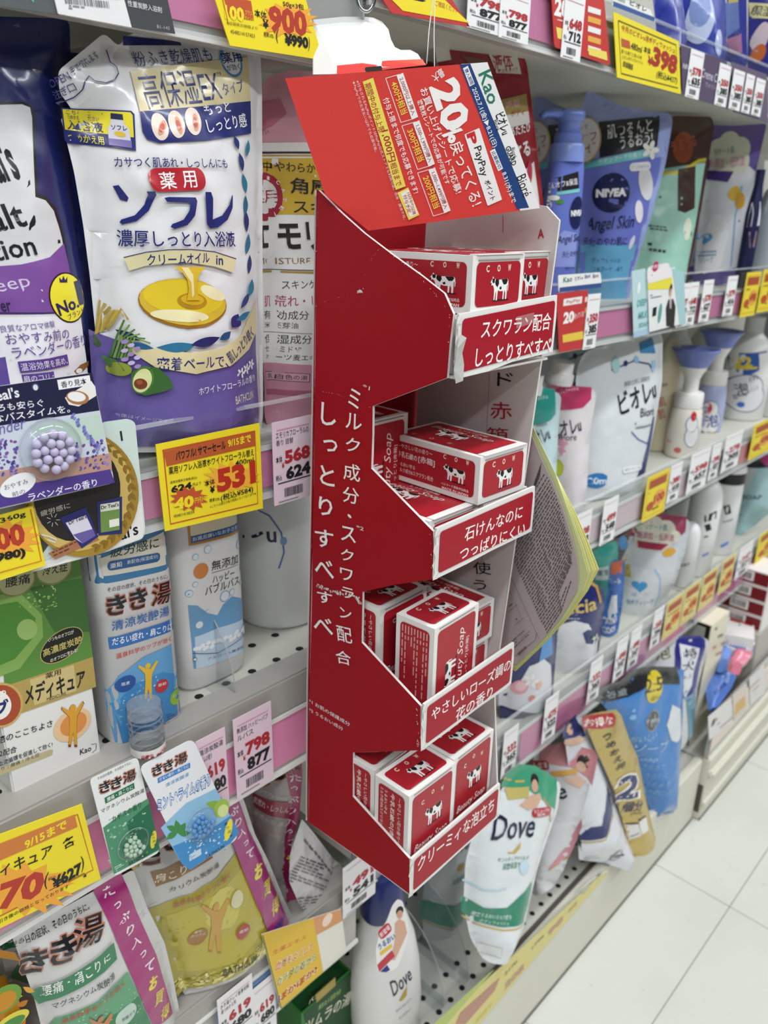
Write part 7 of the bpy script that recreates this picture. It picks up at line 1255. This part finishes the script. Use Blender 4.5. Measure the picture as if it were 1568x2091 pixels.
b, k, m = flat_card('picture_card', [(1294, 690), (1326, 682), (1318, 548), (1290, 554)], -.0085, 'BCD8DC', r=.003); k.ell((1304, 588), 7, 12, 'E9EEF0'); k.text('DEEP', (1301, 620), (1320, 616), 14, '6AA8A8', .04); k.text('MILK', (1303, 645), (1322, 641), 14, '6AA8A8', .04); k.text('SOAP', (1304, 665), (1323, 661), 10, '6AA8A8', .04); k.framed((1294, 684), (1326, 676), 12, 'A8C4D8')
b.done('picture_card', label='pale teal card left of the card with a person in a dark suit', cat='card', Mx=m)
b, k, m = flat_card('picture_card', [(1326, 678), (1390, 662), (1378, 546), (1322, 552)], -.0105, 'E6E8E8'); k.poly([(1322, 580), (1372, 566), (1372, 590), (1323, 592)], 'E6DA4A'); k.text('1', (1332, 638), (1340, 635), 18, INK, .04); k.ell((1347, 640), 8, 20, '5E9E9A'); k.fine((1328, 606), (1350, 602), 10, 2, '6A6A6E')
k.poly([(1372, 548), (1396, 556), (1400, 660), (1388, 664)], 'A8CCD0'); k.ell((1369, 592), 7, 12, '2A201E'); k.ell((1369, 598), 5.5, 9, 'D9AC98'); k.poly([(1359, 630), (1364, 612), (1374, 610), (1379, 626), (1376, 668), (1360, 666)], '34302E'); k.poly([(1366, 610), (1371, 610), (1370, 630), (1367, 630)], 'B8B0B4')
b.done('picture_card', label='white card with a printed person in a dark suit on the pump bottle shelf rail', cat='card', Mx=m)
A = B(); b, k, m = flat_card('badge_card', [(1322, 580), (1370, 566), (1366, 536), (1322, 546)], -.0108, 'EDE6E8', r=.008); k.ell((1338, 544), 14, 10, 'B83060'); k.text('新発売', (1328, 546), (1348, 542), 7, 'F2E4EA', .02); k.fine((1330, 562), (1362, 555), 7, 1, 'C06A8A'); b.done('badge_card', label='small round cornered card with crimson badge above the person card', cat='card', Mx=m)
for tl, tr, rd, bk, l in (((1393, 580), (1410, 577), '597', '638', 'white tag, left one of the pair right of the person card'), ((1411, 578), (1429, 574), '648', '712', 'white tag, right one of the pair right of the person card'), ((1439, 573), (1459, 570), '570', '627', 'white tag alone between two pink gaps on the pump bottle shelf rail'), ((1488, 565), (1508, 562), '379', '416', 'white tag left of the yellow tags at the right edge')):
    white_card(tl, tr, l, red=rd, black=bk, h=.062)
def yellow_tag(tl, tr, label, red='', h=.072, y=-.0095, paper='E6D03A'):
    A, C_ = at(*tl, y), at(*tr, y); W_ = max((C_ - A).to_2d().length, .03); m = MX(((A.x + C_.x) / 2, y, (A.z + C_.z) / 2 - h)); b = B(); b.box(-W_ / 2, W_ / 2, 0, .0006, 0, h, M(paper, .5, 'card'))
    k = Ink(b, lambda u, v, o: (u, -o, v), lift=.00025); P = lambda a, c_: (W_ * (a - .5), h * c_)
    k.line([P(.08, .08), P(.92, .08), P(.92, .92), P(.08, .92), P(.08, .08)], .0008, 'C98A3A'); k.framed(P(.12, .8), P(.88, .8), h * .18, 'A8502E'); k.fine(P(.14, .62), P(.86, .62), h * .08, 1, 'A87A2A'); k.ell(P(.65, .42), W_ * .26, h * .18, 'E2A04A'); k.text(red or '498', P(.42, .42), P(.88, .42), h * .2, 'A8382A', .05); k.ell(P(.28, .30), W_ * .16, h * .1, 'B8502E'); k.fine(P(.4, .2), P(.88, .2), h * .08, 1, '4A3A1A')
    return b.done('sale_tag', label=label, cat='sale tag', group='small yellow sale tags on the right rails', Mx=m)
yellow_tag((1526, 558), (1556, 553), 'yellow tag, left one of the pair on the rail at the right edge'); yellow_tag((1560, 552), (1596, 546), 'yellow tag cut by the right edge on the pump bottle shelf rail')
# third rail
for tl, tr, rd, bk, l, hh in (((1180, 1050), (1210, 1040), '308', '338', 'white tag priced 308 and 338 right of the leaflet pad', .068), ((1235, 1022), (1264, 1012), '499', '548', 'white tag priced 499 and 548', .07), ((1372, 950), (1395, 942), '380', '418', 'white tag against the yellow 100 tag', .066), ((1414, 925), (1452, 915), '598', '657', 'wide white tag priced 598', .072), ((1457, 910), (1475, 902), '398', '437', 'narrow white tag between the 598 and 278 tags', .066), ((1485, 888), (1518, 880), '278', '305', 'white tag priced 278', .07)):
    white_card(tl, tr, l, red=rd, black=bk, h=hh)
yellow_tag((1323, 976), (1369, 954), 'yellow tag priced 100 on the third right rail', '100', .075); yellow_tag((1541, 868), (1585, 848), 'yellow tag on the third rail at the right edge', '', .072)
# fourth rail
for tl, tr, rd, bk, l in (((1030, 1498), (1060, 1476), '332', '365', 'white tag priced 332 right of the soap display foot'), ((1115, 1428), (1142, 1412), '475', '522', 'white tag priced 475 and 522'), ((1208, 1352), (1232, 1339), '332', '365', 'white tag left of the deep pink gap on the fourth right rail'), ((1262, 1310), (1284, 1297), '498', '547', 'white tag, left one of the pair on the fourth right rail'), ((1291, 1289), (1312, 1275), '498', '547', 'white tag, right one of the pair on the fourth right rail'), ((1338, 1248), (1357, 1236), '358', '394', 'white tag left of the four yellow tags')):
    white_card(tl, tr, l, red=rd, black=bk, h=.078)
yellow_tag((1363, 1233), (1398, 1207), 'yellow tag leftmost of the four on the fourth right rail', '', .078, paper='DDD08A'); yellow_tag((1400, 1205), (1433, 1180), 'yellow tag second of the four on the fourth right rail', '', .078, paper='DDD08A'); yellow_tag((1437, 1177), (1468, 1154), 'yellow tag third of the four on the fourth right rail', '', .078, paper='DDD08A'); yellow_tag((1477, 1147), (1504, 1127), 'yellow tag rightmost of the four on the fourth right rail', '', .078, paper='DDD08A')
white_card((1512, 1120), (1540, 1101), 'white tag on the fourth rail right of the yellow tags', red='247', black='271', h=.074); yellow_tag((1552, 1092), (1590, 1068), 'yellow tag on the fourth rail at the right edge', '', .075)
# poster strip and painted gap shade along the bottom deck
b = B(); x0, x1 = .52, 1.02; yf = -.0725
A0, A1 = at(880, 2105, yf), at(1240, 1776, yf); B0, B1 = at(970, 2105, yf), at(1243, 1778, yf)
m = Matrix.Translation((A0.x, yf, 0)); L_ = A1.x - A0.x; zt = E5 + .022
b.add([(0, 0, B0.z), (L_, 0, B1.z - .004), (L_, 0, A1.z + .002), (0, 0, A0.z)], [[0, 1, 2, 3]], M('D9CC7E', .35, 'card')); b.add([(0, .001, B0.z), (L_, .001, B1.z - .004), (L_, .001, A1.z + .002), (0, .001, A0.z)], [[3, 2, 1, 0]], M('D8D8D4', .5, 'card'))
k = Ink(b, lambda u, v, o: (u, -o, v), m, lift=.0003); k.Mx = m; k.inv = m.inverted(); k.N = Vector((0, -1, 0)); k.O = Vector((0, yf, 0))
k.poly([(885, 2091), (1000, 1985), (1010, 1978), (925, 2075), (905, 2100)], 'B4C46A'); k.poly([(950, 2091), (1010, 2022), (1020, 1996), (940, 2068), (930, 2091)], 'B98A78'); k.text('9/15まで', (972, 2085), (1004, 2050), 12, 'DCC85E', .03); k.text('2170', (1030, 1990), (1056, 1962), 10, '9A8A5A', .03); k.text('208', (1030, 2016), (1070, 1972), 20, 'C09A84', .05); k.text('98', (1118, 1908), (1150, 1874), 18, 'C09A84', .05); k.text('1798', (1086, 1936), (1110, 1910), 9, '9A8A5A', .02); k.text('特価', (1160, 1862), (1178, 1842), 12, 'C0A878', .03); k.poly([(1186, 1818), (1200, 1804), (1204, 1812), (1190, 1826)], 'B8BCA0'); k.poly([(1178, 1822), (1236, 1776), (1240, 1780), (1215, 1790), (1190, 1812)], 'E4E4E8')
b.done('poster_strip', label='faded yellow and pink sale strip along the front of the bottom shelf', cat='poster strip', Mx=m)
B().box(0, .42, 0, .018, 0, .0012, M('5A534E', .6, 'worn')).done('shelf_mat', label='dark strip painted for the shaded gap along the front edge of the bottom right shelf', cat='mat', Mx=MX((.72, -.062, E5 + .0006)))  # dark colour stands in for the shade in the gap behind the front guard
# goods of the far bay's bottom shelf
Zb = E5 + .002
A3, C3 = at(1455, 1272, -.03), at(1489, 1253, -.03); W3 = C3.x - A3.x; X1 = MX(((A3.x + C3.x) / 2, -.03, Zb)); b = B(); hb = (A3.z + C3.z) / 2 - Zb
IV = M('E4DFC8', .45, 'card'); b.box(-W3 / 2, W3 / 2, 0, .002, 0, hb, IV); b.box(-W3 / 2, W3 / 2, .118, .12, 0, hb, IV); b.box(-W3 / 2, W3 / 2, .002, .118, hb - .002, hb, IV, .0005); b.box(W3 / 2 - .002, W3 / 2, .002, .118, 0, hb - .002, IV); b.box(-W3 / 2, -W3 / 2 + .002, .012, .118, 0, hb - .01, M('B4B4AC', .6, 'card'))
k = flat_ink(b, X1, -.0002, lift=.0002); k.fine((1466, 1300), (1480, 1294), 50, 3, '8A8A7E', .4); k.fine((1458, 1330), (1472, 1324), 30, 2, 'C49A8A', .4)
k2 = Ink(b, lambda u, v, o: (u, v, hb + o), lift=.0003); k2.uv(ellipse(0, .06, W3 * .34, .03), 'D68A9E'); k2.uv(ellipse(0, .06, W3 * .26, .022), 'E2AAB8')
b.done('soap_carton', label='cream carton with a pink oval on top under the yellow tags', cat='carton', Mx=X1)
def pack(label, outline, colr, seed, y=-.055, decor=None):
    bl, br, top = outline[0], outline[-1], outline[len(outline) // 2]
    return pc('soft_pack', label, (*bl, y), (*br, y - .01), (*top, y + .02), outline, colr, None, decor, 'film', 'soft pack', 'soft refill packs in the far bay', seed=seed, d0=.022, d1=.012, rad=.02, wr=.008, cell=.006, seal=.002)
pack('crumpled blue soft pack leaning over the low rail', [(1446, 1452), (1440, 1405), (1444, 1378), (1466, 1355), (1490, 1345), (1496, 1368), (1504, 1380), (1494, 1404), (1462, 1448)], '5E86D8', 201, -.055, lambda k: k.text('COOL', (1458, 1418), (1484, 1392), 7, '3A4A9E', .02))
pack('crumpled blue soft pack standing behind the lower one', [(1462, 1372), (1460, 1335), (1470, 1312), (1492, 1284), (1518, 1280), (1522, 1288), (1500, 1320), (1488, 1352)], '6E94E0', 202, -.035, lambda k: k.text('COOL', (1480, 1322), (1502, 1296), 8, '4A5AA8', .02))
pack('pink soft pack end lying across the blue packs', [(1490, 1374), (1484, 1366), (1490, 1340), (1504, 1330), (1538, 1332), (1530, 1346), (1512, 1360)], 'D87A92', 203, -.075)
A3, C3 = at(1520, 1332, -.06), at(1555, 1340, -.06); W3 = .062; X1 = MX((A3.x + .034, -.06, A3.z - .04), R(0)); b = B(); b.box(-W3 / 2, W3 / 2, 0, .095, 0, .038, SWHT, .0008); BL_ = '2E64AE'
k = Ink(b, lambda u, v, o: (u, -o, v), lift=.0002); k.uv(rrect(-W3 / 2 + .004, .004, W3 / 2 - .004, .034, .004), BL_); k.text('石鹸', (-.008, .022), (.012, .022), .009, 'E6E8EE', .02)
k2 = Ink(b, lambda u, v, o: (u, v, .038 + o), lift=.0003); k2.uv(rrect(-W3 / 2 + .004, .004, W3 / 2 - .004, .091, .005), BL_); k2.cow((.0, .03), (.0, .06), .018, ground=False); k2.text('Beauty Soap', (.016, .02), (.016, .08), .010, 'E6E8EE', 0, .3)
b.done('blue_soap_box', label='blue and white soap box lying on the packs by the low rail', cat='soap box', Mx=X1)
# red multipacks stacked: their long sides face left
gp = 'red soap multipacks stacked in the far bay'
x_, z_ = 1.70, -.850; src = None
for i in range(4):
    if src is None:
        b = B(); b.box(0, .09, 0, .2, 0, .0345, SWHT, .0008); k = Ink(b, lambda u, v, o: (-o, .2 - u, v), lift=.0003); k.uv(rrect(.003, .003, .197, .0315, .003), '77131E'); k.framed((.125, .019), (.165, .019), .022, 'E4E2DE'); k.bars((.13, .019), (.16, .019), .015); k.cow((.012, .010), (.034, .010), .016, ground=False)
        src = b.done('soap_multipack'); o = src
    else: o = src.copy(); col.objects.link(o)
    o.location = (x_, -.058 + .006 * (i % 2) * 0, ZC + z_ + i * .0355); tag(o, ['lowest red soap multipack of the stack at the right edge', 'second red soap multipack from the bottom of the stack at the right edge', 'third red soap multipack from the bottom of the stack at the right edge', 'topmost red soap multipack of the stack at the right edge'][i], 'soap box', gp)
b = B(); b.box(0, .17, 0, .15, 0, -.8515 - (-1.043), M('B9B4AC', .6, 'card')); b.done('display_riser', label='plain grey riser box under the red soap multipacks', cat='riser', Mx=MX((1.69, -.060, E5 + .001)))
b = B(); b.box(-.05, .05, 0, .07, 0, .034, SWHT, .0008); k2 = Ink(b, lambda u, v, o: (u, v, .034 + o), lift=.0003); k2.uv([(0.012, .004), (.046, .004), (.046, .05), (.02, .05)], 'A8242E'); k2.fine((-.04, .055), (.0, .055), .02, 4, 'B8A0A4'); k2.cow((.0, .02), (.02, .02), .014, ground=False)
A3 = at(1530, 1285, -.04); b.done('white_soap_pack', label='white and red soap pack lying in front of the red multipacks', cat='soap box', Mx=MX((A3.x, -.05, A3.z - .03), R(20)))
for s, y0_, l in (((1452, 1476), -.0702, 'white tag with small photos on the low rail of the far bay'),):
    b, k, m = flat_card('picture_card', [(1448, 1512), (1496, 1474), (1494, 1424), (1446, 1464)], -.079, 'E2E0DE'); k.framed((1453, 1478), (1460, 1472), 16, '4A4846'); k.fine((1464, 1480), (1490, 1458), 26, 3, 'A87A7A', .5); b.done('picture_card', label=l, cat='card', Mx=m)
b, k, m = flat_card('picture_card', [(1498, 1472), (1526, 1448), (1524, 1396), (1496, 1420)], -.079, 'DCCFC4'); k.poly([(1500, 1462), (1522, 1440), (1520, 1420), (1502, 1438)], 'D9B06A'); b.done('picture_card', label='white tag with a yellow print on the low rail of the far bay', cat='card', Mx=m)
b, k, m = flat_card('picture_card', [(1532, 1440), (1562, 1414), (1560, 1358), (1530, 1386)], -.079, 'E0DDDA'); k.fine((1536, 1412), (1556, 1392), 24, 3, 'B08A88', .5); b.done('picture_card', label='plain white tag near the right edge on the low rail', cat='card', Mx=m)
# more stock standing behind, shelf after shelf
def behind(name, dx, dy, dz, label):
    s = bpy.data.objects.get(name)
    if s is None: return
    c = copy_tree(s); c.location = s.location + Vector((dx, dy, dz)); c['label'] = label
for nm, n_, l in (('body_wash_pouch', .075, 'red liquid pouch standing behind the foremost red one'), ('body_wash_pouch.001', .08, 'lavender blue pouch standing behind the one with the logo disc'), ('body_wash_pouch.002', .07, 'brown and mint pouch standing behind its double'), ('body_soap_pouch', .075, 'white and purple pouch standing behind its double with the blue heart'), ('bath_pouch', .085, 'large white bath pouch in the shade behind the first one'), ('moisture_pouch', .085, 'pink and white moisture pouch in the shade behind its double'), ('salt_pouch', .09, 'navy salt pouch in the shade behind the one with the badge'), ('bath_salt_pouch', .07, 'green lettered salt pouch in the shade behind its double'), ('refill_pouch.004', .075, 'teal topped refill pouch behind its double with the spout cap'), ('refill_pouch.005', .08, 'pink topped refill pouch behind its double with the spout cap'), ('refill_pouch.006', .085, 'large white body wash pouch behind its double with black lettering'), ('foam_pump_bottle', .13, 'white foam pump bottle in the second row behind the nearest one'), ('body_soap_pouch.002', .075, 'navy wave pouch standing behind its double'), ('body_soap_pouch.006', .085, 'pale blue heart pouch standing behind its double'), ('bath_salt_pouch.001', .075, 'yellow salt pouch in the shade behind its double')):
    behind(nm, .0, n_, 0, l)
bpy.data.objects.remove(_to); bpy.data.curves.remove(_tc)
import OpenImageIO as oiio,sys,numpy as np
a=oiio.ImageBuf('/workdir/render_main.png').get_pixels(oiio.UINT8)[:,:,:3]
s=a.shape[1]/1568
for n,x,y in [('sofre white',260,400),('sofre mid',300,650),('panel',780,680),('panel low',700,1500),('hdr red',640,250),('soap end white',1062,560),('floor',1450,2000),('floor far',1540,1680),('L3 deck',470,1400),('yellow531',520,1000),('kick',1150,1960),('R1 underside',1250,170),('dove',1040,1640),('pad',1120,1180),('lip3',1000,1420),('medicure white',60,1560),('biore pouch',1270,900),('tab',790,90)]:
    X,Y=int(x*s),int(y*s); print(n,a[Y-2:Y+3,X-2:X+3].reshape(-1,3).mean(0).round())
